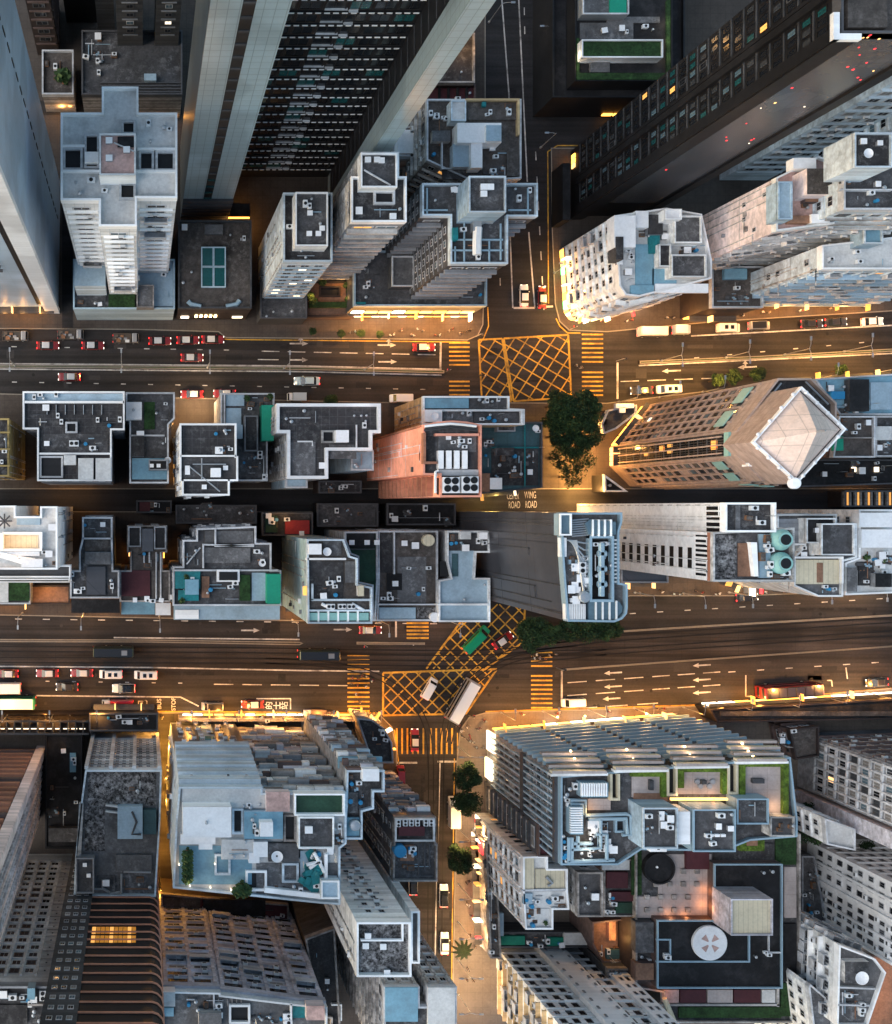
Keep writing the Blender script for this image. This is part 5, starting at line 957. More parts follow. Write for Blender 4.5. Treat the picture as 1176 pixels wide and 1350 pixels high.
A.wb.box(W(-60, 0).x, W(0, 958).y, 4.4, W(119, 0).x, W(0, 944).y, 4.6, 'brown_dark'); bb = MB()
for k in range(17):
    x = W(-40 + 10 * k, 0, 5).x; bb.box(x - .1, W(0, 958).y, 4.6, x + .1, W(0, 942).y, 7, 'grey_dark')
for y in (942, 958): bb.box(W(-60, 0).x, W(0, y).y - .2, 6.8, W(119, 0).x, W(0, y).y + .2, 7.1, 'grey_dark')
bb.build('roof_frame', A.root)
for k in range(12): bb = MB(); x = W(-8 + 10.4 * k, 0).x; bb.box(x, W(0, 955).y, 4.62, x + 1.2, W(0, 954).y, 4.8, 'lit_pale'); bb.build('lamp', A.root)
for x in (8, 30, 52, 75, 98): glow(x, 951, 6.2, 130, parent=A.root, size=.3)
A = Bld('dark_shop_strip', 'low black shop strip between the footbridge and the grid fronted block', [(118, 940), (208, 940), (208, 963), (118, 963)], 7, 'black_wall', 'r_black', par=.6, parm='ledge_dark'); A.clutter(122, 944, 200, 958, 8, seed=110)
A.shopfront('N', .5, 3.2, ('sign_orange', 'lit_warm'), .05, .95, 7, 1.2)
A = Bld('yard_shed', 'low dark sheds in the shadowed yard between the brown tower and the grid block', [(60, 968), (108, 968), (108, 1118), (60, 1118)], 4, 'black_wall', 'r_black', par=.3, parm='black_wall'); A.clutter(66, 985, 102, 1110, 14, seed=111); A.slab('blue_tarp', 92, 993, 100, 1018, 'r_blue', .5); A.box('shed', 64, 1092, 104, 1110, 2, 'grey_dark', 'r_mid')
A = Bld('grid_front_block', 'dim slab with a grid of dark windows brightening upward at the lower left', [(-40, 1297), (66, 1297), (66, 1420), (-40, 1420)], 60, 'ledge', 'r_mid', par=1., parm='grey')
A.facade('N', 5, 57, 2.9, 2.5, .66, .6, ('glass_dark', 'glass_dark', 'glass_dark', 'glass_grey', 'glass_dark/d'), .2, .25, 'ledge', u0=.2, u1=.97, seed=51, pier=.4, pm='ledge'); A.facade('N', 5, 57, 2.9, 2.5, .15, .2, ('glass_grey',), .1, .2, 'grimy_light', u0=.01, u1=.19, seed=51); A.facade('E', 5, 58, 2.9, 2.2, .6, .5, ('glass_dark', 'glass_grey'), .3, .3, 'grimy_light', seed=52)
A.box('roof_room', 36, 1303, 46, 1318, 2., 'steel_blue', 'r_blue'); A.put('cooling_unit', 57, 1309, 1.57, .7); A.put('roof_hatch', 5, 1308); A.slab('deck', -20, 1325, 36, 1350, 'r_dark', .4); A.clutter(0, 1304, 60, 1322, 10, seed=112); A.wallrun('deck_wall', [(38, 1325), (66, 1325)], .8, .3, 'grimy'); A.clutter(42, 1330, 62, 1350, 6, seed=113)
A = Bld('brown_fin', 'thin brown party wall strip with a lone bright lamp between two dark slabs', [(72, 1345), (79, 1345), (79, 1420), (72, 1420)], 62, 'brown_wall', 'r_brown', par=.3, parm='brown_wall'); bb = MB(); v = W(99, 1192, 0); bb.box(v.x - .3, v.y - .1, 5, v.x + .3, v.y + .5, 5.7, 'lamp_glow'); bb.build('wall_lamp', A.root); glow(101, 1188, 6.5, 120, parent=A.root)
# dark tower with curved ribs
bx = [(100, 1108), (196, 1108), (200, 1109.5), (203.4, 1113), (205, 1118), (205, 1200), (100, 1200)]
A = Bld('ribbed_curve_tower', 'near black tower with thin orange floor ribs curving round its corner', bx, 95, 'black_wall', 'r_black', base=True)
pl = A.poly
for k in range(31):
    z = 5 + 3.05 * k; bb = MB()
    q = [v for v in ccw(PX([(131, 1107.4), (196, 1107.4), (200.3, 1108.9), (204, 1112.6), (205.7, 1118), (205.7, 1150), (204.8, 1150), (131, 1108.6)]))]
    bb.tube([(v.x, v.y, z) for v in PX([(131, 1107), (196, 1107), (200.6, 1108.6), (204.4, 1112.4), (206, 1118), (206, 1170)])], .17, 'orange_rib', 5); bb.build('floor_rib', A.root)
for a, b, e, n, L in A.edges('N'):
    if L > 8:
        A.wb.obox(a, e, n, L - (131 - 100) * K, L, .003, .4, 0, 95, 'grey_dark')
        u = L - 31 * K; 
A.facade('N', 6, 94, 3.05, 1.55, .62, .36, ('glass_grey', 'glass_curtain', 'glass_blue', 'glass_curtain'), u0=.70, u1=.97, seed=53)
A.items = [(k, p + Vector((0, .42, 0)), a_, s_, t) for k, p, a_, s_, t in A.items]
for a, b, e, n, L in A.edges('N'):
    if L > 8:
        for q in range(10):
            for w_ in (45.5, 49.): bb = MB(); bb.obox(a, e, n, L * (.16 + .048 * q), L * (.16 + .048 * q) + L * .042, .05, .1, w_, w_ + 2.7, 'lit_soft' if (q * 7 + int(w_)) % 4 == 0 else 'amber_floor'); bb.build('lit_window', A.root)
# grid fronted block with brown mossy roof
A = Bld('gravel_roof_block', 'grey block with a blotchy gravel roof, pale blue hut and three window columns', [(113, 1014), (213, 1014), (211, 1080), (205, 1180), (98, 1179), (100, 1128), (107, 1060)], 31, 'ledge', 'r_grey', par=.9, parm='bluewhite')
A.facade('N', 7, 30, 1.9, 1.25, .55, .5, ('glass_grey', 'glass_dark', 'glass_grey', 'glass_curtain'), .2, .2, 'grimy_light', u0=.02, u1=.33, seed=54); A.facade('N', 7, 30, 1.9, 1.25, .6, .5, ('glass_grey', 'glass_dark'), .2, .2, 'grimy_light', u0=.36, u1=.64, seed=55); A.facade('N', 7, 30, 1.9, 1.25, .6, .5, ('glass_grey', 'glass_dark'), .2, .2, 'grimy_light', u0=.68, u1=.98, seed=56)
for a, b, e, n, L in A.edges('N'):
    for t in (0, .335, .645, .965): A.wb.obox(a, e, n, L * t, L * t + .7, .003, .6, 3, 31, 'ledge')
A.slab('gravel_patch', 116, 1018, 206, 1062, 'r_speckle', .06); A.slab('gravel_patch', 112, 1064, 138, 1122, 'r_speckle', .06); A.box('blue_hut', 155, 1064, 188, 1106, 2., 'paleblue', 'r_paleblue'); A.pipes([[(174, 1070), (180, 1084), (174, 1100), (186, 1100)]], .2, 'grey_dark', .3, 33); A.slab('dark_sheet', 189, 1068, 206, 1100, 'r_teal', 1.4); A.slab('pale_sheet', 153, 1127, 200, 1148, 'r_grey', .6); A.box('roof_room', 100, 1130, 124, 1177, 1.6, 'grey', 'r_mid', par=.4); A.put('roof_hatch', 112, 1139, 0, .6, 32.6); A.put('roof_hatch', 117, 1153, 0, .6, 32.6); A.wallrun('deck_wall', [(107, 1062), (104, 1126)], .9, .8, 'grimy_light'); A.wallrun('deck_wall', [(140, 1062), (156, 1064)], .9, .25, 'white'); A.wallrun('deck_wall', [(140, 1070), (156, 1072)], .9, .25, 'white'); A.put('roof_hatch', 140, 1162); A.pipes([[(122, 1172), (136, 1172), (146, 1178), (158, 1176)], [(135, 1160), (135, 1170), (144, 1176)], [(160, 1152), (160, 1178)], [(163, 1149), (199, 1150)]], .2, 'steel', .5); A.slab('deck', 128, 1154, 152, 1172, 'r_mid', .2); A.clutter(160, 1154, 200, 1174, 5, seed=114); A.clutter(116, 1024, 200, 1056, 4, ('vent', 'crate'), 115)
A.facade('W', 4, 30, 3., 2.8, .4, .4, DARKW, seed=57)
# big patchwork block
A = Bld('patchwork_rooftop_block', 'big block with a white slab hut, green court and dozens of patchwork roofs', [(236, 1036), (345, 1036), (345, 1044), (455, 1044), (455, 1110), (447, 1116), (447, 1190), (420, 1188), (228, 1168), (232, 1080)], 50, 'bluewhite', 'r_light', par=.9, parm='bluewhite')
xs = [A.poly[i] for i in range(len(A.poly))]
for a, b, e, n, L in A.edges('N'):
    if a.x + b.x < 2 * W(345, 0, 50).x:   # left, blue and white half
        for k in range(6): A.wb.obox(a, e, n, 0, L, .003, .5 + .3 * (6 - k), 28 + 3.6 * k, 30.8 + 3.6 * k, 'bluewhite')
        A.wb.obox(a, e, n, L * .62, L, .004, .3, 3, 28, 'slate_panel'); A.wb.obox(a, e, n, 0, L * .38, .004, .3, 3, 28, 'slate_panel'); A.wb.obox(a, e, n, L * .38, L * .62, .004, .2, 3, 24, 'paleblue'); A.wb.obox(a, e, n, L * .4, L * .62, .004, .4, 15, 17.4, 'tarp_teal')
    elif L > 8:
        rr = random.Random(9)
        for k in range(17):
            u = 0
            while u < L - 1:
                w_ = rr.uniform(1.2, 4.2); A.wb.obox(a, e, n, u, min(L, u + w_), .003, rr.uniform(.3, 1.3), 3 + 2.8 * k, 3 + 2.8 * k + rr.uniform(.8, 1.9), rr.choice(['grimy', 'grimy', 'grimy_light', 'grimy_light', 'lilac', 'brown_wall', 'white', 'grey'])); u += w_ + .1
A.facade('N', 3, 27, 2.7, 2.2, .5, .4, ('glass_dark', 'glass_grey', 'glass_curtain', 'glass_dark/d'), seed=58, ac=.7, skip=.15); A.items = [(k, p + Vector((0, .32 if p.x < W(345, 0, 50).x else .1, 0)), a_, s_, t) for k, p, a_, s_, t in A.items]
A.facade('N', 28, 49, 3.6, 3.4, .14, .2, ('glass_dark', 'glass_dark/d'), seed=59, u0=.05, u1=.95, skip=.3); A.items = [(k, p + Vector((0, 1.0 if p.z > 28 and p.x < W(345, 0, 50).x else 0, 0)), a_, s_, t) for k, p, a_, s_, t in A.items]
A.facade('W', 4, 40, 3., 3., .3, .35, ('glass_grey', 'glass_dark'), seed=60, ac=.35, skip=.4)
A.slab('metal_roof', 240, 1040, 350, 1065, 'r_light', .5); A.box('white_hut', 241, 1064, 305, 1104, 3.4, 'white_clean', 'r_white'); A.put('vent', 272, 1083, 0, .9, 53.4); A.slab('canopy', 238, 1100, 284, 1113, 'r_white', 1.2); A.slab('canopy', 262, 1106, 280, 1120, 'white_clean', 1.); A.pit('light_well', 306, 1066, 321, 1100, 'bluewhite'); A.box('blue_room', 322, 1070, 373, 1106, 1.6, 'paleblue', 'r_blue'); A.box('white_box', 343, 1084, 360, 1103, 1.8, 'white_clean', 'r_white', 51.6)
A.slab('pale_roof', 292, 1107, 335, 1133, 'r_light', 1.2); A.slab('white_roof', 334, 1110, 353, 1130, 'r_white', 1.5); A.slab('white_roof', 328, 1124, 342, 1138, 'r_white', 1.3); A.slab('terrace', 236, 1115, 332, 1166, 'r_blue', .12); A.pit('light_well', 283, 1126, 304, 1154, 'bluewhite'); A.pit('light_well', 324, 1148, 352, 1175, 'white_clean'); A.box('pink_room', 351, 1044, 382, 1070, 1.6, 'pink', 'r_pink'); A.box('green_court', 387, 1044, 453, 1073, 1., 'white_clean', 'r_green', par=1.1, parm='white_clean'); A.box('dark_room', 393, 1076, 440, 1118, 2.2, 'white', 'r_mid', par=.4); A.put('roof_hatch', 406, 1092, 0, 1., 52.2); A.pit('light_well', 374, 1074, 391, 1110, 'grimy'); A.slab('grimy_deck', 354, 1112, 394, 1136, 'r_mid', 1.); A.put('satellite_dish', 364, 1126, 0, 1.); A.slab('grey_deck', 338, 1138, 446, 1180, 'r_grey', .2); A.pit('light_well', 372, 1138, 394, 1164, 'bluewhite'); A.slab('pale_strip', 396, 1122, 412, 1160, 'r_paleblue', .4)
bb = MB(); rr = random.Random(4)
for k in range(26):
    c = W(411 + rr.gauss(0, 6), 1150 + rr.gauss(0, 9), 50.6 + rr.uniform(0, .8)); u = Vector((rr.uniform(-1, 1), rr.uniform(-1, 1), rr.uniform(-.3, .3))) * 1.; w_ = Vector((-u.y, u.x, .2)) * .7
    bb.quad(c - u - w_, c + u - w_, c + u * .8 + w_, c - u + w_, 'tarp_teal')
bb.build('crumpled_tarp', A.root); A.pipes([[(408, 1145), (420, 1136)], [(404, 1140), (424, 1136)], [(414, 1124), (428, 1150)]], .3, 'white_clean', 1.3); A.wallrun('deck_wall', [(430, 1128), (430, 1166)], 1.4, .5, 'white_clean'); A.box('ice_blue_hut', 423, 1160, 447, 1184, 2.2, 'bluewhite', 'r_paleblue', par=.4, parm='white_clean'); A.wallrun('deck_wall', [(352, 1174), (424, 1182)], 1.2, .8, 'white_clean'); A.clutter(395, 1120, 440, 1135, 9, seed=116); A.clutter(360, 1166, 420, 1176, 7, seed=117); A.clutter(310, 1050, 345, 1066, 4, ('vent', 'condenser'), 118); A.clutter(300, 1108, 330, 1128, 5, ('vent', 'condenser'), 119, 51.2); A.clutter(434, 1078, 452, 1110, 7, seed=120); A.clutter(326, 1072, 340, 1102, 5, ('condenser', 'vent'), 121, 51.6)
for y in (1122, 1130, 1139, 1147, 1155): A.put('potted_plant', 247, y, 0, 1.5)
for x, y in ((318, 1166), (322, 1170), (314, 1170)): A.put('potted_plant', x, y, 0, 1.8)
for x, y in ((236, 1138), (283, 1137), (250, 1166), (277, 1168), (304, 1171)):
    bb = MB(); c = W(x, y, 50.2); bb.lathe(c, [(.06, 0), (.06, .6), (.14, .65), (.12, .85)], 'lit_pale', 8); bb.build('terrace_lamp', A.root); glow(x, y, 51.9, 14, (1., .75, .5), .2, parent=A.root)
A = Bld('white_rim_annex', 'dark roofed annex with a white stepped rim on the right of the patchwork block', [(456, 1014), (505, 1014), (505, 1042), (491, 1042), (491, 1064), (476, 1068), (476, 1104), (452, 1104), (455, 1060)], 48, 'grey', 'r_dark', par=1., parm='bluewhite'); A.box('white_room', 478, 1014, 500, 1030, 1.8, 'white_clean', 'r_white'); A.slab('blue_deck', 452, 1078, 474, 1102, 'r_blue', .5); A.slab('blue_deck', 454, 1045, 472, 1072, 'r_mid', .8); A.put('water_tank', 466, 1085, 0, .9); A.slab('front_roof', 446, 998, 504, 1013, 'r_blue', .6, 42); A.facade('N', 3, 47, 2.8, 2.2, .6, .45, DARKW, .6, .4, 'grimy', seed=61, ac=.5); A.clutter(460, 1020, 476, 1060, 6, seed=122)
ragged(A, 18, 21)
A = Bld('rounded_corner_block', 'dark block with a rounded street corner under the tram junction lamps', [(470, 946), (489, 948), (506, 960), (516, 978), (518, 1005), (490, 1005)], 9, 'grimy', 'r_dark', par=.6, parm='grey'); A.facade('NE', 3.6, 8.6, 2.9, 2.2, .6, .45, DARKW, .6, .3, 'grimy', seed=62, ac=.5); A.clutter(490, 960, 510, 1000, 6, seed=123)
A.shopfront('NE', .5, 3.2, ('sign_orange', 'lit_warm', 'sign_orange'), .02, .98, 4, .5)
A = Bld('tram_road_front', 'lower grimy shop fronts at the foot of the patchwork block along the tram road', [(236, 947), (470, 947), (470, 950.5), (236, 950.5)], 4., 'grimy', 'r_mid', par=.4, parm='grimy'); A.clutter(345, 948, 460, 950, 6, seed=124)
A.shopfront('N', .5, 3.2, ('sign_orange', 'sign_orange', 'lit_warm', 'sign_white'), .02, .98, 16, .5)
A = Bld('blue_drum_tower', 'narrow grey tower with a blue tank and white coolers beside the street', [(519, 1076), (573, 1076), (573, 1111), (575, 1111), (575, 1160), (517, 1160)], 33, 'slate_panel', 'r_mid', par=.8, parm='grimy'); A.facade('N', 3, 31, 2.8, 2.2, .55, .45, ('glass_dark', 'glass_grey', 'glass_curtain', 'glass_dark'), .5, .3, 'grey', ac=.5, seed=63); A.facade('W', 3, 32, 2.8, 3.2, .3, .4, ('glass_grey', 'glass_blue', 'glass_dark'), seed=64); A.box('coolers_frame', 520, 1078, 572, 1108, .8, 'ledge', 'r_dark', par=.6, parm='white')
ragged(A, 11, 22, .55)
for x in (524, 533, 541, 549, 560, 567): A.put('cooling_unit', x, 1083 if x > 526 else 1084, 1.57, .55, 33.8)
A.slab('maroon_sheet', 526, 1090, 560, 1102, 'r_maroon', .8, 33.8); bb = MB(); bb.lathe(W(525, 1119, 33), [(1.15, 0), (1.15, 1.5), (1., 1.6)], 'plastic_blue', 20); bb.build('blue_tank', A.root); A.slab('rusty_sheet', 528, 1114, 546, 1135, 'r_rusty', .3); A.pipes([[(552, 1112), (552, 1155), (570, 1155)], [(560, 1112), (560, 1148)], [(566, 1112), (566, 1145)]], .14, 'ledge_dark', .4); A.clutter(528, 1116, 546, 1134, 8, seed=125); A.clutter(522, 1138, 568, 1156, 4, ('vent', 'crate'), 126)
A = Bld('speckled_roof_tower', 'white tower with a black and white speckled gravel roof beside the tramway street', [(469, 1213), (540, 1213), (540, 1284), (469, 1284)], 55, 'white', 'r_speckle', par=1., parm='white_clean'); A.facade('N', 4, 53, 3., 2.1, .45, .4, ('glass_grey', 'glass_dark', 'glass_curtain', 'glass_dark'), .25, .2, 'grimy_light', u0=.3, u1=.8, seed=65, ac=.35); A.facade('W', 4, 53, 3., 3.5, .3, .35, ('glass_grey', 'glass_dark'), seed=66, u0=.55, u1=.98, ac=.3); A.wallrun('roof_wall', [(477, 1216), (531, 1216), (531, 1240), (477, 1240)], .6, .25, 'white_clean')
for x, y in ((484, 1232), (481, 1245), (504, 1246), (509, 1280)): A.put('roof_hatch', x, y, 0, .8)
A = Bld('stepped_side_wing', 'lower white side wing stepping down right of the speckled roof tower', [(541, 1200), (552, 1200), (552, 1268), (541, 1268)], 47, 'white', 'r_grey', par=.6, parm='white_clean'); A.facade('N', 4, 46, 3., 1.6, .6, .45, DARKW, seed=67)
A = Bld('twin_blue_roof_slab', 'slab with a blue sheet roof and a separate pale roof at the bottom by the street', [(506, 1300), (552, 1300), (552, 1326), (563, 1326), (563, 1300), (601, 1300), (601, 1420), (506, 1420)], 45, 'grimy_light', 'r_mid', par=.4); A.slab('blue_sheet', 508, 1302, 551, 1347, 'r_blue', .6); A.slab('pale_sheet', 564, 1302, 600, 1420, 'r_light', .6); A.facade('N', 4, 44, 2.9, 2.1, .6, .5, DARKW, .3, .3, 'white', seed=68, pier=.3, pm='grimy_light'); A.facade('W', 4, 44, 2.9, 2.4, .6, .5, ('glass_dark', 'glass_dark/d', 'glass_grey'), .4, .2, 'grimy', seed=69)
A = Bld('lilac_flats', 'broad lilac slab of flats with rows of dark balconies and a jumbled grey roof', [(214, 1304), (290, 1306), (290, 1309), (390, 1321), (430, 1325), (430, 1420), (214, 1420)], 45, 'lilac', 'r_grey', par=.9, parm='white')
for a, b, e, n, L in A.edges('N'):
    A.wb.obox(a, e, n, .0, L, .003, .5, 43.2, 44.6, 'lilac')
A.facade('N', 6, 43, 2.6, 4.1, .74, .36, ('glass_curtain', 'glass_grey', 'glass_dark/k', 'glass_dark/k', 'glass_dark/d', 'glass_dark/k', 'glass_grey/k'), .3, .25, 'lilac', pier=.6, pm='lilac', seed=70, ac=.8, skip=.05, balc=.12); A.box('roof_room', 215, 1308, 231, 1327, 2., 'white_clean', 'r_light'); A.slab('blue_deck', 215, 1329, 229, 1340, 'r_blue', .4); A.pit('light_well', 302, 1325, 330, 1350, 'white_clean'); A.box('pink_room', 404, 1326, 428, 1345, 2., 'pink', 'r_pink'); A.slab('blue_deck', 386, 1326, 402, 1342, 'tarp_teal', .4); A.wallrun('deck_wall', [(384, 1324), (384, 1350)], .9, .3, 'white_clean'); A.wallrun('deck_wall', [(282, 1312), (282, 1334)], .6, .25, 'ledge'); A.box('roof_room', 262, 1336, 292, 1360, 1.8, 'grimy_light', 'r_grey'); A.clutter(232, 1316, 300, 1345, 12, seed=127); A.clutter(335, 1332, 384, 1350, 12, seed=128)
for k in range(6): A.wallrun('deck_wall', [(288 + 6 * k, 1318), (288 + 6 * k, 1326)], .3, .15, 'grimy')
A = Bld('dark_link_roof', 'low dark brown terraces with a thin white rail behind the lilac flats', [(213, 1178), (380, 1192), (380, 1216), (213, 1204)], 9, 'brown_dark', 'r_maroon', par=.5, parm='grimy'); A.slab('black_terrace', 268, 1186, 350, 1208, 'r_black', .8); A.slab('deck', 216, 1184, 264, 1200, 'r_brown', .5); A.clutter(270, 1188, 372, 1208, 8, seed=129)
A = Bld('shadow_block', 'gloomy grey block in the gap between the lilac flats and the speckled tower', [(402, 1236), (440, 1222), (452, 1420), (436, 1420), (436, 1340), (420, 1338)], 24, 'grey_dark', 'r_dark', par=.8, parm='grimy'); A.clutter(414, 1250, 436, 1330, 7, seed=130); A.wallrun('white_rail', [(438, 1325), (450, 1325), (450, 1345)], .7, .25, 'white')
A = Bld('alley_stair', 'dim stair block with one amber strip beside the speckled roof tower', [(386, 1196), (416, 1196), (416, 1230), (386, 1230)], 8, 'black_wall', 'r_black', par=.4, parm='black_wall'); bb = MB(); v = W(437, 1243, 0); bb.box(v.x - .4, v.y - 2, 2, v.x + .4, v.y + 2, 2.2, 'lit_soft'); bb.build('lit_strip', A.root); glow(420, 1240, 5, 40, parent=A.root)
# ================= south east blocks =================
A = Bld('garden_hotel', 'blue grey finned hotel with four roof gardens, pergolas and pipework near the tram junction', [(737, 1022), (1038, 997), (1047, 1078), (1047, 1101), (985, 1106), (950, 1120), (842, 1118), (812, 1138), (737, 1138)], 38, 'grey', 'r_mid', par=.9, parm='steel_blue')
for a, b, e, n, L in A.edges('N'):
    for k in range(13): 
        for t0, t1 in ((.0, .235), (.26, .49), (.515, .745), (.77, 1.)):
            A.wb.obox(a, e, n, L * (1 - t1), L * (1 - t0), .004, .75, 5 + 2.55 * k, 5.5 + 2.55 * k, 'steel_blue')
    for t in (.2475, .5025, .7575): A.wb.obox(a, e, n, L * t - .5, L * t + .5, .004, .12, 2, 38, 'black_wall')
A.facade('N', 4.6, 37.8, 2.55, 3., .9, .6, ('glass_dark/d', 'glass_dark/d', 'glass_grey/d', 'glass_blue/d'), seed=80)
for a, b, e, n, L in A.edges('W'):
    if L > 9:
        for k in range(12): A.wb.obox(a, e, n, L * (.03 + .083 * k), L * (.03 + .083 * k) + .32, .004, .55, 22.5, 36.5, 'paleblue'); A.wb.obox(a, e, n, L * (.05 + .08 * k), L * (.05 + .08 * k) + .32, .004, .5, 4, 20.8, 'paleblue')
        A.wb.obox(a, e, n, 0, L, .005, .6, 20.8, 22.4, 'grey_dark'); A.wb.obox(a, e, n, 0, L, .005, .6, 36.5, 37.6, 'slate_panel')
A.facade('W', 5, 36, 2.8, 1.55, .6, .6, ('glass_dark/d', 'glass_grey/d', 'glass_blue/d', 'glass_curtain', 'glass_dark/d'), seed=81)
A.facade('W', 24, 37, 3., 1.55, .7, .6, ('glass_blue', 'glass_grey', 'glass_curtain'), seed=82, u0=.02, u1=.5)
# pergolas, gardens and roof plant
for (x0, x1, y, s_) in ((728, 800, 1019, -.06), (812, 880, 1014, -.06), (892, 960, 1009, -.06), (972, 1038, 1003, -.06)):
    for k in range(4):
        yy = y - 8 * k + 1; xo = -8 * k * 1.0
        A.box('pergola_beam', x0 + xo * .55, yy - 3.4, x1 + xo * .55, yy, 1.2, 'r_cream' if k % 2 == 0 else 'grimy', 'r_plaza', 38.6 - k * 1.1)
    A.wallrun('pergola_frame', [(x0, y + 3), (x1, y + 2)], 1.4, .45, 'white'); 
for (x0, y0, x1, y1) in ((833, 1017, 880, 1051), (894, 1011, 960, 1047), (975, 1004, 1040, 1076)):
    A.slab('terrace_deck', x0, y0, x1, y1, 'r_plaza', .12); A.slab('hedge', x0, y0, x1, y0 + 7, 'r_lawn', .9); A.slab('hedge', x1 - 7.5, y0 + 7, x1, y1, 'r_lawn', .9)
    if x0 > 880: A.slab('hedge', x0, y0 + 7, x0 + 8, y1 - 8, 'r_lawn', .9)
for x0, y0, x1, y1 in ((806, 1022, 816, 1054), (881, 1014, 892, 1048), (961, 1010, 972, 1046)): A.slab('dark_slot', x0, y0, x1, y1, 'fan_black', .3); A.wallrun('slot_rim', [(x0, y0), (x0, y1), (x1, y1), (x1, y0)], 1.1, .4, 'r_cream')
A.slab('garden_table', 926, 1029, 932, 1034, 'grey_dark', .9); A.slab('garden_table', 993, 1027, 1008, 1033, 'grey_dark', .9); A.slab('garden_table', 857, 1029, 862, 1042, 'grey_dark', .9)
for x, y in ((918, 1030), (938, 1030), (934, 1036), (922, 1036)): bb = MB(); bb.lathe(W(x, y, 38.1), [(.45, 0), (.45, .45), (.3, .45)], 'grey', 14); bb.build('garden_stool', A.root)
for x, y in ((735, 945), (771, 944), (852, 941), (752, 990), (757, 1000), (762, 1008), (826, 988), (834, 998), (902, 984), (909, 993), (915, 1000), (978, 980), (986, 990), (992, 996)):
    z = 6 if y < 960 else 36.5 + (y - 980) * .04
    bb = MB(); c = W(x, y, z); bb.lathe(c, [(.08, 0), (.2, .08), (.16, .25)], 'lamp_glow', 10); bb.build('spot_lamp', A.root); glow(x, y + (-2 if y > 960 else -3), z + 1.2, 22 if y > 960 else 90, (1., .7, .42), .25, parent=A.root)
for x in (893, 912, 931, 948): bb = MB(); c = W(x, 1053, 38.3); bb.box(c.x - 1.3, c.y - .2, 38.3, c.x + 1.3, c.y + .2, 38.7, 'lit_warm'); bb.build('strip_lamp', A.root)
for x in (898, 920, 942): glow(x, 1050, 39.6, 30, (1., .62, .34), .3, parent=A.root)
glow(1026, 1066, 39.6, 60, (1., .62, .34), .3, parent=A.root); glow(778, 1071, 40, 60, parent=A.root); glow(776, 1108, 40, 50, (1., .8, .55), parent=A.root); glow(776, 1126, 40, 40, (1., .85, .65), parent=A.root)
A.box('condenser_bank', 766, 1032, 802, 1051, 2., 'steel_blue', 'r_blue')
for k in range(11): A.slab('cooling_fin', 767 + 3.2 * k, 1033, 768.6 + 3.2 * k, 1050, 'white_clean', .5, 40)
A.box('condenser_bank', 752, 1064, 769, 1100, 2., 'steel_blue', 'r_blue')
for k in range(11): A.slab('cooling_fin', 752.5, 1065 + 3.2 * k, 768.5, 1066.6 + 3.2 * k, 'white_clean', .5, 40)
A.pipes([[(752, 1055), (772, 1055), (772, 1075), (826, 1073), (832, 1076), (832, 1100), (820, 1101)], [(776, 1080), (826, 1079), (827, 1100)], [(752, 1060), (768, 1060), (768, 1074)], [(750, 1104), (750, 1136)], [(754, 1104), (754, 1134)], [(752, 1120), (792, 1118), (792, 1080)], [(756, 1112), (780, 1112)], [(786, 1100), (800, 1100), (800, 1134)], [(748, 1136), (810, 1134)], [(762, 1102), (762, 1118)]], .32, 'steel_blue', 1.1)
A.clutter(740, 1100, 748, 1134, 9, ('vent', 'condenser', 'drum'), 140); A.clutter(776, 1084, 806, 1132, 26, ('condenser', 'vent', 'roof_hatch', 'crate'), 141); A.slab('deck', 775, 1053, 805, 1068, 'r_plaza', .3); A.pit('light_well', 811, 1080, 826, 1098, 'steel_blue'); A.clutter(742, 1030, 764, 1062, 10, ('vent', 'crate', 'condenser'), 142); A.clutter(758, 1102, 790, 1132, 12, ('vent', 'condenser'), 143)
A.box('blue_plant_room', 846, 1064, 892, 1118, 5., 'paleblue', 'r_mid', par=.5, parm='bluewhite'); A.slab('white_panel', 893, 1070, 910, 1113, 'white_clean', 4.6); A.box('plant_room', 912, 1066, 968, 1122, 4.5, 'steel_blue', 'r_mid', par=.5, parm='steel_blue'); A.box('plant_room', 970, 1052, 1012, 1086, 3., 'steel_blue', 'r_mid', par=.4, parm='steel_blue'); A.box('plant_room', 1014, 1076, 1046, 1102, 2.2, 'grimy_light', 'r_mid', par=.4); A.slab('brown_court', 836, 1046, 880, 1060, 'r_rusty', .3); A.slab('sign_roof', 857, 1104, 879, 1123, 'r_white', 2.4, 40.4)
A.wallrun('cross_mark', [(863, 1114), (874, 1114)], .12, .35, 'fan_black', 42.8); A.wallrun('cross_mark', [(868.5, 1109), (868.5, 1119)], .14, .35, 'fan_black', 42.8)
A.clutter(850, 1070, 888, 1100, 12, ('condenser', 'vent', 'roof_hatch', 'junk'), 144, 43); A.clutter(930, 1072, 964, 1112, 8, ('condenser', 'vent', 'roof_hatch'), 145, 42.5); A.clutter(974, 1056, 1008, 1082, 4, ('vent', 'crate'), 146, 41); A.clutter(1018, 1080, 1044, 1098, 4, ('vent', 'crate'), 147, 40.2)
for x in (938, 946, 954): A.slab('skylight', x - 3, 1100, x + 3, 1103.5, 'r_white', .5, 42.5)
A.slab('small_garden', 975, 1100, 1008, 1122, 'r_lawn', .8, 34); A.slab('garden_stone', 985, 1105, 999, 1115, 'r_rusty', 1., 34)
for x in (641, 643): pass
bb = MB(); c = W(640, 0).x; bb.box(W(639, 0).x, W(0, 986).y, 1., W(646, 0).x - .3, W(0, 961).y, 5.5, 'lit_pale'); bb.build('glowing_sign', A.root); bb = MB(); bb.box(W(637, 0).x, W(0, 1022).y, 1., W(640, 0).x, W(0, 996).y, 5., 'lit_pale'); bb.build('glowing_sign', A.root)
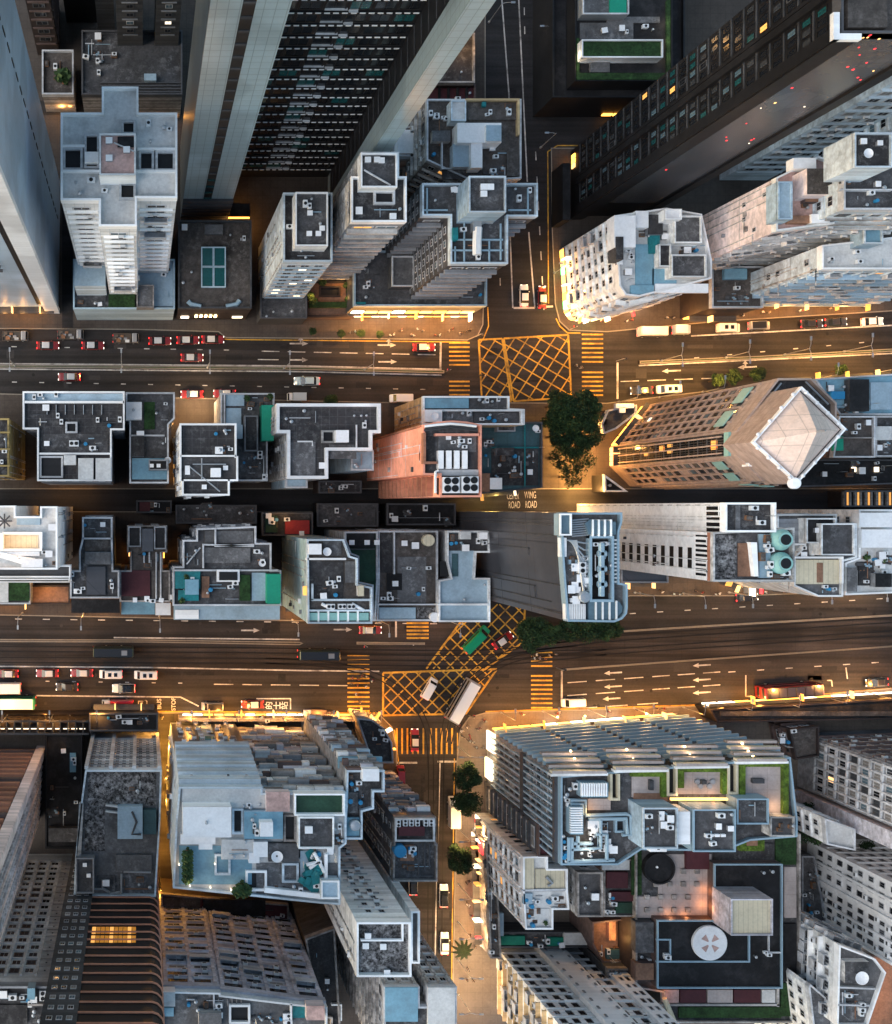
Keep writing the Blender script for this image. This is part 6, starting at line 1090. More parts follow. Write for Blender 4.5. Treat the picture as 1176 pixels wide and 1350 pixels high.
A.shopfront('N', .5, 3.4, ('sign_orange', 'lit_warm', 'sign_orange', 'sign_white'), .02, .98, 14, .6)
A = Bld('hotel_wing', 'narrow lower hotel wing with one column of glass bays and a dark brown roof', [(709, 1087), (735, 1087), (735, 1128), (709, 1128)], 30, 'slate_panel', 'r_maroon', par=.5, parm='brown_wall')
A.facade('W', 3, 29, 2.5, 5.4, .9, .62, ('glass_blue', 'glass_blue', 'glass_grey', 'glass_curtain'), .45, .5, 'grey_dark', seed=83)
A = Bld('cream_roof_walkup', 'white walk up block with a cream tiled roof and grey terrace below the hotel wing', [(688, 1128), (720, 1127), (720, 1144), (746, 1144), (746, 1172), (748, 1197), (727, 1197), (727, 1223), (691, 1223), (688, 1175)], 27, 'white', 'r_light', par=.8, parm='white_clean'); A.facade('W', 3, 26, 2.9, 2.8, .6, .5, RESI, .3, .3, 'white', ac=.3, seed=84, pier=.3, pm='white_clean'); A.facade('N', 4, 26, 2.9, 2.8, .5, .4, RESI, seed=85); A.slab('cream_tiles', 689, 1130, 704, 1172, 'r_cream', .5); A.slab('cream_tiles', 706, 1146, 744, 1171, 'r_cream', .4); A.slab('grey_terrace', 690, 1175, 745, 1195, 'r_light', .2); A.slab('grey_terrace', 692, 1198, 725, 1221, 'r_light', .2); A.wallrun('deck_wall', [(689, 1174), (745, 1173)], .8); A.clutter(692, 1178, 742, 1194, 13, ('crate', 'condenser', 'drum', 'vent'), 148); A.clutter(695, 1200, 722, 1220, 8, ('crate', 'drum', 'potted_plant'), 149); A.pipes([[(720, 1156), (728, 1164), (722, 1168)]], .3, 'steel', .8); A.slab('grey_sheet', 690, 1178, 702, 1192, 'r_paleblue', .8)
A.shopfront('W', .5, 3.4, ('sign_white', 'sign_red', 'sign_orange', 'lit_pale'), .02, .98, 7, 1.2)
A = Bld('dark_capped_block', 'small block with a flat dark roof and one white hatch right of the cream roof', [(760, 1149), (793, 1149), (793, 1207), (760, 1207)], 27, 'grimy_light', 'r_mid', par=.6, parm='grimy'); A.put('roof_hatch', 782, 1180, 0, 1.1); A.clutter(765, 1155, 788, 1200, 2, ('vent',), 150); A.facade('WN', 4, 26, 2.9, 2.6, .5, .45, DARKW, seed=86)
A = Bld('maroon_roof_block', 'low block with two maroon sheet roofs beside the black disc', [(795, 1132), (836, 1132), (836, 1207), (795, 1207)], 16, 'brown_wall', 'r_mid', par=.5, parm='grimy'); A.slab('maroon_sheet', 800, 1150, 828, 1171, 'r_maroon', .8); A.slab('maroon_sheet', 806, 1176, 835, 1188, 'r_maroon', .8); A.slab('white_terrace', 794, 1134, 830, 1147, 'r_light', .6); A.slab('green_sheet', 812, 1190, 834, 1204, 'r_green', .4); A.clutter(797, 1176, 810, 1204, 9, seed=151)
A = Bld('lamp_lit_court', 'brown walled court glowing orange below the maroon sheet roofs', [(777, 1212), (832, 1206), (832, 1264), (790, 1264), (777, 1240)], 10, 'brown_wall', 'r_rusty', par=1.6, parm='brown_wall'); glow(806, 1224, 13, 160, parent=A.root); glow(812, 1238, 12.5, 80, parent=A.root); A.slab('dark_roof', 800, 1252, 836, 1276, 'r_teal', .8); A.clutter(790, 1244, 825, 1260, 5, seed=152); A.box('stair_core', 803, 1214, 812, 1240, 1.5, 'rust', 'r_rusty')
A = Bld('yard_huts', 'dark backyard with green tarps between the walk up block and the white flats', [(655, 1228), (775, 1228), (775, 1248), (655, 1248)], 5, 'grey_dark', 'r_dark', par=.4, parm='grey_dark'); A.slab('green_tarp', 656, 1234, 692, 1246, 'net_green', .6); A.slab('green_tarp', 722, 1236, 746, 1247, 'net_green', .5); A.slab('white_roof', 744, 1230, 774, 1246, 'r_light', .9); A.slab('pale_roof', 652, 1204, 664, 1234, 'r_paleblue', .8); A.clutter(695, 1230, 740, 1246, 9, seed=153)
A = Bld('white_flats_slab', 'huge white slab of flats with a pale sloping seam leaning off the bottom edge', [(655, 1249), (786, 1249), (786, 1330), (655, 1330)], 70, 'white', 'r_light', base=True)
for a, b, e, n, L in A.edges('N'):
    A.wb.obox(a, e, n, L * .38, L * .63, .003, 1.2, 0, 70, 'white_clean'); A.wb.obox(a, e, n, L * .0, L * .16, .003, .8, 0, 70, 'white_clean')
    for k in range(21): A.wb.obox(a, e, n, L * .41, L * .43, 1.403, 1.5, 4 + 3.1 * k, 5 + 3.1 * k, 'grey'); A.wb.obox(a, e, n, L * .58, L * .6, 1.403, 1.5, 4 + 3.1 * k, 5 + 3.1 * k, 'grey')
A.facade('N', 3, 69, 3., 2., .5, .5, ('glass_dark/k', 'glass_dark/d', 'glass_dark/k', 'glass_grey'), .22, .25, 'white', ac=.15, u0=.66, u1=.99, seed=87); A.facade('N', 3, 69, 3., 2., .5, .5, ('glass_dark/k', 'glass_dark/d', 'glass_dark/k', 'glass_grey'), .22, .25, 'white', ac=.15, u0=.17, u1=.40, seed=88); A.facade('W', 3, 69, 3., 2.4, .6, .5, RESI, .8, .3, 'tan', ac=.4, seed=89, balc=.3); A.facade('N', 3, 69, 3., 1.3, .5, .5, ('glass_dark', 'glass_dark/d'), u0=.02, u1=.14, seed=90); A.items = [(k, p + Vector((0, .82 if p.x > 0 and t == 'window' and abs(p.y - A.poly[0].y) < 99 and p.x > W(768, 0).x else 0, 0)), a_, s_, t) for k, p, a_, s_, t in A.items]
A = Bld('street_shop_row', 'low grimy shop row with bright signs beside the lamp lit eastern pavement', [(640, 1110), (652, 1110), (660, 1262), (646, 1262)], 9, 'grimy', 'r_brown', par=.5, parm='grimy'); A.shopfront('W', .5, 3.4, ('sign_orange', 'lit_pale', 'sign_white', 'sign_red', 'lit_warm'), .02, .98, 18, 1.4); A.clutter(644, 1120, 652, 1255, 16, seed=154)
A.shopfront('W', 5., 7.5, ('sign_red', 'sign_white'), .02, .14, 2, 0)
# mall with plaza, disc and black roofs
A = Bld('plaza_mall', 'low dark mall with a pale plaza, a black disc and black roof terraces', [(766, 1098), (1052, 1098), (1052, 1346), (873, 1346), (873, 1306), (836, 1300), (836, 1098)], 17, 'brown_dark', 'r_mid', par=.8, parm='grimy')
A.slab('plaza', 0, 0, 0, 0, 'r_plaza', .2, pts=[(868, 1126), (938, 1126), (938, 1210), (840, 1210), (840, 1182), (868, 1182)])
for i in range(4):
    for j in range(4):
        if i + j < 1: continue
        bb = MB(); c = W(852 + 18 * i + (12 if j < 2 else 0), 1148 + 17 * j, 17.2)
        if c.x < W(935, 0, 17).x: bb.box(c.x - .45, c.y - .45, 17.2, c.x + .45, c.y + .45, 17.7, 'grimy'); bb.build('plaza_block', A.root)
bb = MB(); bb.lathe(W(866, 1143, 17.3), [(3., 0), (3., 1.2), (2.7, 1.2), (2.65, .9), (.2, 1.)], 'r_black', 36); bb.build('black_disc', A.root); bb = MB(); bb.lathe(W(866, 1143, 18.3), [(.25, 0), (.2, .2)], 'r_white', 10); bb.build('disc_cap', A.root)
A.slab('lawn', 833, 1116, 846, 1180, 'r_lawn_dark', .3); A.slab('lawn', 1023, 1104, 1050, 1140, 'r_lawn_dark', .4); A.slab('lawn', 1030, 1296, 1050, 1340, 'r_lawn_dark', .4); A.slab('lawn', 895, 1328, 1030, 1342, 'r_lawn_dark', .4); A.slab('side_walk', 1034, 1143, 1050, 1210, 'r_plaza', .3); A.slab('side_roof', 1033, 1218, 1050, 1294, 'r_black', .6); A.slab('maroon_roof', 905, 1120, 935, 1146, 'r_maroon', 1.); A.slab('roof_strip', 942, 1112, 1020, 1134, 'r_dark', .4)
p_ = [(940, 1138), (1030, 1138), (1030, 1302), (865, 1302), (865, 1212), (940, 1212)]
A.box('black_roof_hall', 0, 0, 0, 0, 2, 'brown_wall', 'r_black', 17.2, .5, 'steel_blue', pts=p_)
A.box('lift_tower', 962, 1184, 1017, 1232, 6, 'lilac', 'r_cream', 19.2, .5, 'lilac')
bb = MB(); c = W(934, 1242, 19.4); bb.lathe(c, [(3.35, 0), (3.35, .5), (3.2, .6), (0.01, .62)], 'r_white', 40)
bb.build('white_disc', A.root)
for k in range(4):
    a = .785 + 1.5708 * k; bb = MB(); u = Vector((math.cos(a), math.sin(a))); v = Vector((-u.y, u.x)); cc = c.to_2d()
    bb.prism([cc + u * .5 - v * .12, cc + u * 1.8 - v * .62, cc + u * 1.8 + v * .62, cc + u * .5 + v * .12], c.z + .6, c.z + .66, 'r_plaza', 'r_pink'); bb.build('disc_vent', A.root)
A.wallrun('roof_kerb', [(866, 1268), (988, 1268), (988, 1232)], .35, .3, 'steel_blue', 19.2); A.wallrun('roof_kerb', [(866, 1239), (884, 1239), (884, 1268)], .35, .25, 'steel_blue', 19.2); A.wallrun('roof_kerb', [(1014, 1232), (1014, 1256), (1029, 1256)], .35, .25, 'ledge', 19.2); A.put('condenser', 878, 1260, 0, 1.1, 19.2); A.put('cooling_unit', 877, 1258, 0, .5, 19.2); A.clutter(990, 1240, 1012, 1262, 3, ('vent', 'condenser'), 155, 19.2); A.clutter(950, 1145, 1020, 1170, 2, ('vent',), 156, 19.2)
for x0, x1, m in ((874, 895, 'r_pink'), (897, 931, 'r_maroon'), (933, 966, 'r_plaza'), (968, 1003, 'r_maroon'), (1005, 1022, 'r_light')): A.slab('roof_strip', x0, 1305, x1, 1322, m, .5)
A.wallrun('roof_kerb', [(872, 1325), (1026, 1325)], .6, .4, 'grimy_light'); A.wallrun('roof_kerb', [(1026, 1304), (1026, 1326)], .6, .4, 'grimy_light'); A.pipes([[(876, 1316), (886, 1340), (890, 1350)]], .5, 'r_cream', 1.2)
glow(931, 1196, 18.6, 60, (1., .36, .1), .3, parent=A.root); glow(931, 1175, 18.2, 28, (1., .36, .1), .3, parent=A.root); glow(884, 1206, 18.2, 22, (1., .45, .2), .3, parent=A.root); glow(905, 1208, 18.2, 28, (1., .4, .15), .3, parent=A.root); glow(876, 1309, 19, 40, (1., .4, .15), parent=A.root)
A.box('brown_room', 838, 1216, 862, 1256, 2, 'grey_dark', 'r_mid'); A.box('brown_room', 838, 1270, 862, 1292, 2, 'brown_wall', 'r_rusty'); A.clutter(840, 1258, 860, 1298, 9, seed=157)
A = Bld('mast_block', 'low jumble of machine rooms between the orange court and the black roof hall', [(800, 1276), (836, 1276), (836, 1310), (800, 1310)], 14, 'grey_dark', 'r_dark', par=.5, parm='grimy'); A.box('white_hut', 822, 1286, 836, 1298, 1.5, 'white', 'r_light'); A.box('maroon_roof', 842, 1308, 870, 1330, 1., 'brown_wall', 'r_maroon', 10); A.clutter(803, 1280, 834, 1306, 12, seed=158)
# right edge
A = Bld('grid_office', 'long grey office with a bright metal window grid at the right edge below the road', [(1053, 966), (1240, 958), (1240, 1036), (1050, 1036)], 62, 'grey', 'r_dark', base=True)
A.facade('W', 6, 61, 3.3, 1.75, .74, .6, ('glass_grey', 'glass_grey/d', 'glass_curtain', 'glass_dark', 'glass_curtain', 'glass_grey', 'glass_blue'), .3, .3, 'ledge', pier=.3, pm='ledge', seed=91); A.facade('N', 6, 61, 3.3, 2.6, .7, .5, ('glass_dark/d', 'glass_dark', 'glass_grey', 'glass_dark'), .6, .3, 'brown_wall', pier=.4, seed=92, ac=.2); A.items.append(('lit_warm', Vector((W(1051, 0).x - .1, W(0, 1010).y, 11)), math.pi / 2, (1.2, 1, 2), 'window'))
A = Bld('beige_band_wing', 'smooth beige band of wall running under the bright metal window grid', [(1046, 1040), (1240, 1040), (1240, 1062), (1046, 1060)], 50, 'pink', 'r_plaza', base=True)
for a, b, e, n, L in A.edges('W'): A.wb.obox(a, e, n, 0, L, .004, .1, 0, 50, 'lilac')
A = Bld('dim_north_front', 'dim purple brown office front facing the tram road at the right edge', [(1012, 952), (1049, 948), (1049, 985), (1020, 990)], 7, 'brown_wall', 'r_brown', base=True, par=.6, parm='brown_dark'); A.facade('NW', 2, 6.5, 3., 2.4, .7, .5, ('glass_dark/d', 'glass_grey', 'glass_dark'), .5, .3, 'brown_wall', seed=93); A.clutter(1022, 958, 1050, 985, 6, seed=159)
A = Bld('road_canopy', 'long black low roof along the tram road right of the hotel', [(935, 935), (1300, 914), (1300, 945), (945, 952)], 6, 'black_wall', 'r_black', par=.5, parm='brown_dark'); A.shopfront('N', .5, 3.4, ('sign_orange', 'sign_orange', 'lit_warm', 'sign_white'), .02, .98, 16, .6); A.slab('brown_strip', 950, 938, 1176, 944, 'r_brown', .3)
A = Bld('court_flats', 'white court facing flats with dark windows behind the dark trees', [(1085, 1078), (1125, 1092), (1125, 1120), (1088, 1112)], 20, 'white', 'r_light', par=.6); A.facade('WN', 3, 19, 2.9, 2.2, .6, .5, DARKW, .3, .3, 'white', seed=94)
for nm, lb, y0, y1, sd in (('white_estate_slab', 'upper white estate slab with rows of small windows leaning off the right edge', 1106, 1150, 95), ('white_estate_slab', 'lower white estate slab with rows of protruding coolers leaning off the right edge', 1153, 1200, 96)):
    A = Bld(nm, lb, [(1064, y0), (1200, y0), (1200, y1), (1062, y1)], 70, 'white_clean', 'r_light', base=True); A.facade('W', 3, 69, 3., 1.8, .55, .5, ('glass_dark', 'glass_grey', 'glass_dark', 'glass_dark/d'), seed=sd, ac=.6 if sd == 96 else .15, u0=.08, u1=.92); A.facade('N', 3, 69, 3., 2.4, .5, .5, DARKW, .2, .2, 'white', seed=sd + 10)
    for a, b, e, n, L in A.edges('W'):
        for t in (.0, .46, .97): A.wb.obox(a, e, n, L * t, L * t + .5, .003, .5, 0, 70, 'white_clean')
A = Bld('balcony_estate', 'white estate with stacked balconies and a stained grey roof at the lower right', [(1103, 1244), (1150, 1262), (1164, 1280), (1140, 1350), (1100, 1350)], 27, 'white', 'r_grey', par=.8, parm='white_clean')
A.facade('W', 3, 26, 2.9, 2.2, .6, .45, RESI, .8, .4, 'white_clean', ac=.4, balc=.5, seed=97); A.facade('N', 3, 26, 2.9, 2.2, .6, .45, RESI, .9, .4, 'white_clean', ac=.4, balc=.5, seed=98); A.box('roof_room', 1114, 1268, 1146, 1296, 1.6, 'grimy_light', 'r_mid'); A.put('satellite_dish', 1128, 1284, 0, 1.3, 28.6); A.wallrun('deck_wall', [(1108, 1302), (1154, 1304)], .8); A.wallrun('deck_wall', [(1106, 1325), (1146, 1326)], .8); A.clutter(1110, 1304, 1140, 1345, 10, seed=160)
A = Bld('window_block', 'small white block with a regular grid of square windows beside the mall lawn', [(1096, 1322), (1098, 1420), (1078, 1420), (1064, 1300), (1066, 1296)], 24, 'white', 'r_grey', par=.6); A.facade('WN', 3, 23, 2.9, 2.2, .6, .5, ('glass_dark', 'glass_grey'), seed=99)
A = Bld('dark_yard_roofs', 'low shadowed roofs between the mall and the white estate slabs', [(1056, 1128), (1072, 1128), (1090, 1225), (1056, 1225)], 6, 'grey_dark', 'r_mid', par=.4, parm='grey'); A.clutter(1058, 1132, 1076, 1220, 16, seed=161); A.slab('green_tarp', 1056, 1255, 1066, 1290, 'net_green', .6, 4)
A = Bld('orange_forecourt', 'lamp lit rusty forecourt in the bottom right corner', [(1140, 1260), (1300, 1260), (1300, 1420), (1140, 1420)], 1.2, 'brown_wall', 'r_rusty', par=.3, parm='brown_wall')
for x, y in ((1150, 1325), (1170, 1300), (1165, 1345)): glow(x, y, 7, 260, (1., .42, .1), parent=A.root)
_by = {b_.root.name: b_ for b_ in BLDS}
for _k, (nm, d_) in enumerate((('helipad_tower', 'E'), ('teal_walled_block', 'W'), ('coral_tower', 'W'), ('narrow_tower', 'W'), ('wide_pale_block', 'W'), ('whitewashed_block', 'W'), ('white_rim_block', 'W'), ('blank_white_slab', 'W'), ('slotted_white_slab', 'W'), ('tan_walled_block', 'W'), ('slate_tower', 'W'), ('pink_slab', 'W'), ('mustard_block', 'E'), ('stained_beige_block', 'W'), ('speckled_roof_tower', 'W'), ('blue_drum_tower', 'W'), ('gravel_roof_block', 'W'), ('striped_tower', 'W'))):
    _by[nm].weather(d_, 50 + _k, 5, {'slate_tower': 'grey_dark', 'coral_tower': 'pink', 'blank_white_slab': 'white', 'slotted_white_slab': 'white'}.get(nm, 'grimy_light'), 0 if nm in ('slate_tower', 'blank_white_slab') else 7)
for s_ in BLDS: s_.finish()
# ================= vehicles =================
def paint_mat(n, c, r=.3, metal=.0): 
    m = bpy.data.materials.new(n); m.use_nodes = True; b_ = m.node_tree.nodes['Principled BSDF']
    b_.inputs['Base Color'].default_value = (*c, 1); b_.inputs['Roughness'].default_value = r; b_.inputs['Metallic'].default_value = metal; b_.inputs['Coat Weight'].default_value = .4
    MATS[n] = m
for n_, c_ in (('p_red', (.20, .012, .014)), ('p_silver', (.50, .51, .53)), ('p_white', (.78, .78, .77)), ('p_black', (.014, .014, .016)), ('p_ice', (.46, .60, .66)), ('p_green', (.0, .22, .10)), ('p_cargo_red', (.42, .01, .02)), ('p_grey', (.26, .26, .27)), ('p_dark_green', (.012, .03, .022)), ('p_blue_black', (.028, .03, .06)), ('p_steel_box', (.50, .56, .60)), ('p_wood', (.10, .075, .055))): paint_mat(n_, c_)
mat('tyre', (.012, .012, .012), .9, .1); mat('car_glass', (.012, .016, .022), .08, .1, spec=.6)
mat('tail_red', (1., .03, .03), emit=1.2); mat('head_white', (1., .93, .8), emit=1.0); mat('head_off', (.6, .6, .58), .3, .05)
def loft(b, st, k, cap=True):
    o = []
    for x, hw, zb, zt in st:
        o.append([(x, -hw * .92, zb), (x, -hw, zb + (zt - zb) * .35), (x, -hw * .98, zt - (zt - zb) * .15), (x, -hw * .86, zt), (x, hw * .86, zt), (x, hw * .98, zt - (zt - zb) * .15), (x, hw, zb + (zt - zb) * .35), (x, hw * .92, zb)])
    vs = [v for r_ in o for v in r_]; fs = []
    for i in range(len(o) - 1):
        for j in range(8):
            q = (j + 1) % 8; fs.append((i * 8 + j, i * 8 + q, (i + 1) * 8 + q, (i + 1) * 8 + j))
    fs += [tuple(reversed(range(8))), tuple(range((len(o) - 1) * 8, len(o) * 8))]
    b.add(vs, fs, k)
def frustum(b, x0, x1, hw0, z0, X0, X1, hw1, z1, k, top=None):
    v = [(x0, -hw0, z0), (x1, -hw0, z0), (x1, hw0, z0), (x0, hw0, z0), (X0, -hw1, z1), (X1, -hw1, z1), (X1, hw1, z1), (X0, hw1, z1)]
    b.add(v, [(0, 1, 5, 4), (1, 2, 6, 5), (2, 3, 7, 6), (3, 0, 4, 7)], k); b.add(v[4:], [(0, 1, 2, 3)], top or k)
def wheel_mesh(r, w_):
    b = MB(); seg = 14
    for s_, (ra, k) in enumerate(((r, 'tyre'), (r * .58, 'p_silver'))):
        t = w_ / 2 + (.01 if s_ else 0)
        vs = [(ra * math.cos(2 * math.pi * i / seg), y, ra * math.sin(2 * math.pi * i / seg)) for y in (-t, t) for i in range(seg)]
        b.add(vs, [(i, (i + 1) % seg, seg + (i + 1) % seg, seg + i) for i in range(seg)] + [tuple(range(seg)), tuple(range(seg, 2 * seg))[::-1]], k)
    return b.mesh('wheel')
WHEEL, BIGWHEEL = wheel_mesh(.31, .2), wheel_mesh(.46, .28)
def lamp_mesh(k, s_=1.):
    b = MB(); b.box(-.06, -.17 * s_, -.08, .06, .17 * s_, .08, k); return b.mesh('lamp')
HEAD, HEADON, TAIL, TAILON = lamp_mesh('head_off'), lamp_mesh('head_white'), lamp_mesh('r_red'), lamp_mesh('tail_red')
CARS = {}
def car_kind(key, L, Wd, fn, wr=.31, wb=None, lz=.65, extra=()):
    parts = fn(L, Wd); CARS[key] = (L, Wd, parts, wr, wb or L * .29, lz)
def sedan(body, roof, tall=1.42, hatch=False):
    def f(L, Wd):
        h = Wd / 2; b = MB(); loft(b, [(-.5 * L, h * .84, .36, .76), (-.47 * L, h * .95, .26, .9), (-.3 * L, h, .22, .95), (.18 * L, h, .22, .93), (.4 * L, h * .97, .24, .82), (.48 * L, h * .88, .3, .72), (.5 * L, h * .78, .38, .62)], body)
        for y in (-h - .08, h + .08): b.box(.14 * L, y - .08, .92, .18 * L, y + .08, 1.04, body)
        r0 = -.46 if hatch else -.36
        g_ = MB(); frustum(g_, r0 * L, .24 * L, h * .92, .92, (r0 + .1) * L, .08 * L, h * .76, tall, 'car_glass')
        rf = MB(); frustum(rf, (r0 + .105) * L, .075 * L, h * .755, tall + .003, (r0 + .13) * L, .055 * L, h * .7, tall + .06, roof)
        return [('body', b.mesh('body')), ('window', g_.mesh('window')), ('roof', rf.mesh('roof'))]
    return f
def van(body, roof, hgt=1.95, hatches=0):
    def f(L, Wd):
        h = Wd / 2; b = MB(); loft(b, [(-.5 * L, h * .93, .35, hgt * .96), (-.47 * L, h, .28, hgt), (.24 * L, h, .28, hgt), (.36 * L, h, .28, hgt * .62), (.47 * L, h * .96, .3, hgt * .5), (.5 * L, h * .85, .4, hgt * .42)], body)
        g_ = MB(); v = .265 * L; g_.add([(.255 * L, -h * .8, hgt * .975), (.255 * L, h * .8, hgt * .975), (.365 * L, h * .86, hgt * .64), (.365 * L, -h * .86, hgt * .64)], [(0, 1, 2, 3)][::1], 'car_glass')
        for s_ in (-1, 1): g_.box(-.4 * L, s_ * (h + .006) - .01, hgt * .58, .22 * L, s_ * (h + .006) + .01, hgt * .84, 'car_glass')
        rf = MB(); rf.box(-.45 * L, -h * .78, hgt + .003, .2 * L, h * .78, hgt + .05, roof); out = [('body', b.mesh('body')), ('window', g_.mesh('window')), ('roof', rf.mesh('roof'))]
        for i in range(hatches):
            q = MB(); x = (-.22 + .26 * i) * L; q.box(x - .35, -.4, hgt + .05, x + .35, .4, hgt + .12, 'car_glass'); out.append(('roof_hatch', q.mesh('roof_hatch')))
        return out
    return f
def truck(cab, cargo, hgt=2.7, open_=False):
    def f(L, Wd):
        h = Wd / 2; b = MB(); loft(b, [(.24 * L, h * .95, .4, 2.), (.28 * L, h, .35, 2.1), (.42 * L, h, .35, 2.1), (.48 * L, h * .98, .38, 1.25), (.5 * L, h * .9, .45, 1.05)], cab); b.box(-.48 * L, -h * .5, .45, .24 * L, h * .5, .7, 'tyre')
        g_ = MB(); g_.add([(.425 * L, -h * .82, 2.05), (.425 * L, h * .82, 2.05), (.485 * L, h * .88, 1.3), (.485 * L, -h * .88, 1.3)], [(0, 1, 2, 3)], 'car_glass')
        c = MB()
        if open_:
            c.box(-.5 * L, -h, .72, .21 * L, h, .85, cargo)
            for s_ in (-1, 1): c.box(-.5 * L, s_ * (h - .05) - .05, .85, .21 * L, s_ * (h - .05) + .05, 1.35, cargo)
            c.box(-.5 * L, -h + .1, .85, -.5 * L + .1, h - .1, 1.35, cargo); c.box(.2 * L - .1, -h + .1, .85, .2 * L, h - .1, 1.5, cargo)
            for i in range(9): x, y = rnd.uniform(-.45, .15) * L, rnd.uniform(-.6, .6) * h; s2 = rnd.uniform(.25, .5); c.box(x - s2, y - s2 * .7, .85, x + s2, y + s2 * .7, .9 + s2, rnd.choice(['p_grey', 'wood', 'p_wood', 'grimy_light']))
        else: c.box(-.5 * L, -h, .72, .22 * L, h, hgt, cargo); c.box(-.49 * L, -h * .96, hgt, .21 * L, h * .96, hgt + .05, cargo)
        return [('cab', b.mesh('cab')), ('window', g_.mesh('window')), ('cargo_bed' if open_ else 'cargo_box', c.mesh('cargo'))]
    return f
def bus(body, roof, hgt=4.2, panels=0, stripe=None, decks=2):
    def f(L, Wd):
        h = Wd / 2; b = MB(); loft(b, [(-.5 * L, h * .94, .4, hgt * .97), (-.485 * L, h, .32, hgt), (.47 * L, h, .32, hgt), (.495 * L, h * .97, .34, hgt * .96), (.5 * L, h * .9, .5, hgt * .9)], body)
        out = []; g_ = MB()
        for d_ in range(decks):
            z0 = 1.2 + d_ * 1.75
            for s_ in (-1, 1): g_.box(-.46 * L, s_ * (h + .008) - .012, z0, .46 * L, s_ * (h + .008) + .012, z0 + .8, 'car_glass')
            g_.box(.5 * L, -h * .8, z0, .5 * L + .02, h * .8, z0 + .9, 'car_glass')
        rf = MB(); rf.box(-.47 * L, -h * .84, hgt + .003, .455 * L, h * .84, hgt + .06, roof)
        out += [('body', b.mesh('body')), ('window', g_.mesh('window')), ('roof', rf.mesh('roof'))]
        for i in range(panels):
            x0, x1 = (-.46 + .9 * i / panels) * L, (-.46 + .9 * (i + .86) / panels) * L; q = MB(); q.box(x0, -h * .7, hgt + .06, x1, h * .7, hgt + .14, 'p_blue_black'); out.append(('roof_panel', q.mesh('roof_panel')))
        if stripe: q = MB(); q.box(.2 * L, -h * .5, hgt + .06, .34 * L, h * .5, hgt + .3, stripe); out.append(('air_unit', q.mesh('air_unit')))
        return out
    return f
car_kind('taxi', 4.65, 1.72, sedan('p_red', 'p_silver'))
for k_, bd in (('white_car', 'p_white'), ('black_car', 'p_black'), ('ice_car', 'p_ice')): car_kind(k_, 4.6, 1.78, sedan(bd, bd))
car_kind('white_glass_roof', 4.8, 1.85, sedan('p_white', 'car_glass', 1.5, True)); car_kind('ice_limo', 5.4, 1.8, sedan('p_ice', 'p_ice')); car_kind('red_black', 4.6, 1.8, sedan('p_black', 'p_black'))
car_kind('minibus', 4.8, 1.8, van('p_white', 'p_white', 1.95, 2)); car_kind('van', 4.7, 1.75, van('p_white', 'p_white')); car_kind('red_van', 3.9, 1.6, van('p_red', 'p_red')); car_kind('dark_van', 4.5, 1.75, van('p_grey', 'p_black'))
car_kind('green_minibus', 6.8, 2., van('p_green', 'p_green', 2.5))
car_kind('flat_truck', 5.4, 2., truck('p_grey', 'p_wood', 1, True), .36); car_kind('red_truck', 6.5, 2.2, truck('p_white', 'p_cargo_red', 2.8), .4); car_kind('small_truck', 3.9, 1.7, truck('p_white', 'p_steel_box', 2.2), .31); car_kind('box_truck', 3.5, 1.8, truck('p_silver', 'p_steel_box', 2.6), .38); car_kind('white_truck', 6.2, 2.1, truck('p_white', 'p_white', 2.9), .4)
car_kind('white_bus', 9.6, 2.6, bus('p_grey', 'p_white'), .46, 3.0); car_kind('long_bus', 10.5, 2.5, bus('p_green', 'p_white'), .46, 3.3); car_kind('panel_bus', 12.2, 2.55, bus('p_red', 'p_black', 4.2, 6), .46, 3.8)
car_kind('tram', 8.4, 2., bus('p_dark_green', 'p_black', 4.3, 0, 'p_grey'), .4, 1.6)
car_kind('coach', 5.6, 2., bus('p_silver', 'p_steel_box', 2.8, 0, None, 1), .38)
def vehicle(kind, name, label, cat, px, py, a, lights=True, grp=None, on_z=.06):
    L, Wd, parts, wr, wb, lz = CARS[kind]
    p = W(px, py, 1.2).to_2d(); t = thing(name, label, cat, (p.x, p.y, on_z), R(a), grp)
    for n_, me in parts: inst(n_, me, t, (0, 0, 0))
    for sx in (-1, 1):
        for sy in (-1, 1): inst('wheel', BIGWHEEL if wr > .42 else WHEEL, t, (sx * wb, sy * (Wd / 2 - .1), wr), 0, (wr / .31,) * 3 if wr <= .42 else (1, 1, 1))
    for sy in (-1, 1):
        inst('headlight', HEADON if lights else HEAD, t, (L / 2 - .07, sy * Wd * .33, lz)); inst('tail_light', TAILON if lights else TAIL, t, (-L / 2 + .01, sy * Wd * .34, lz + .12))
    return t
TX = 'red taxis with pale roofs'
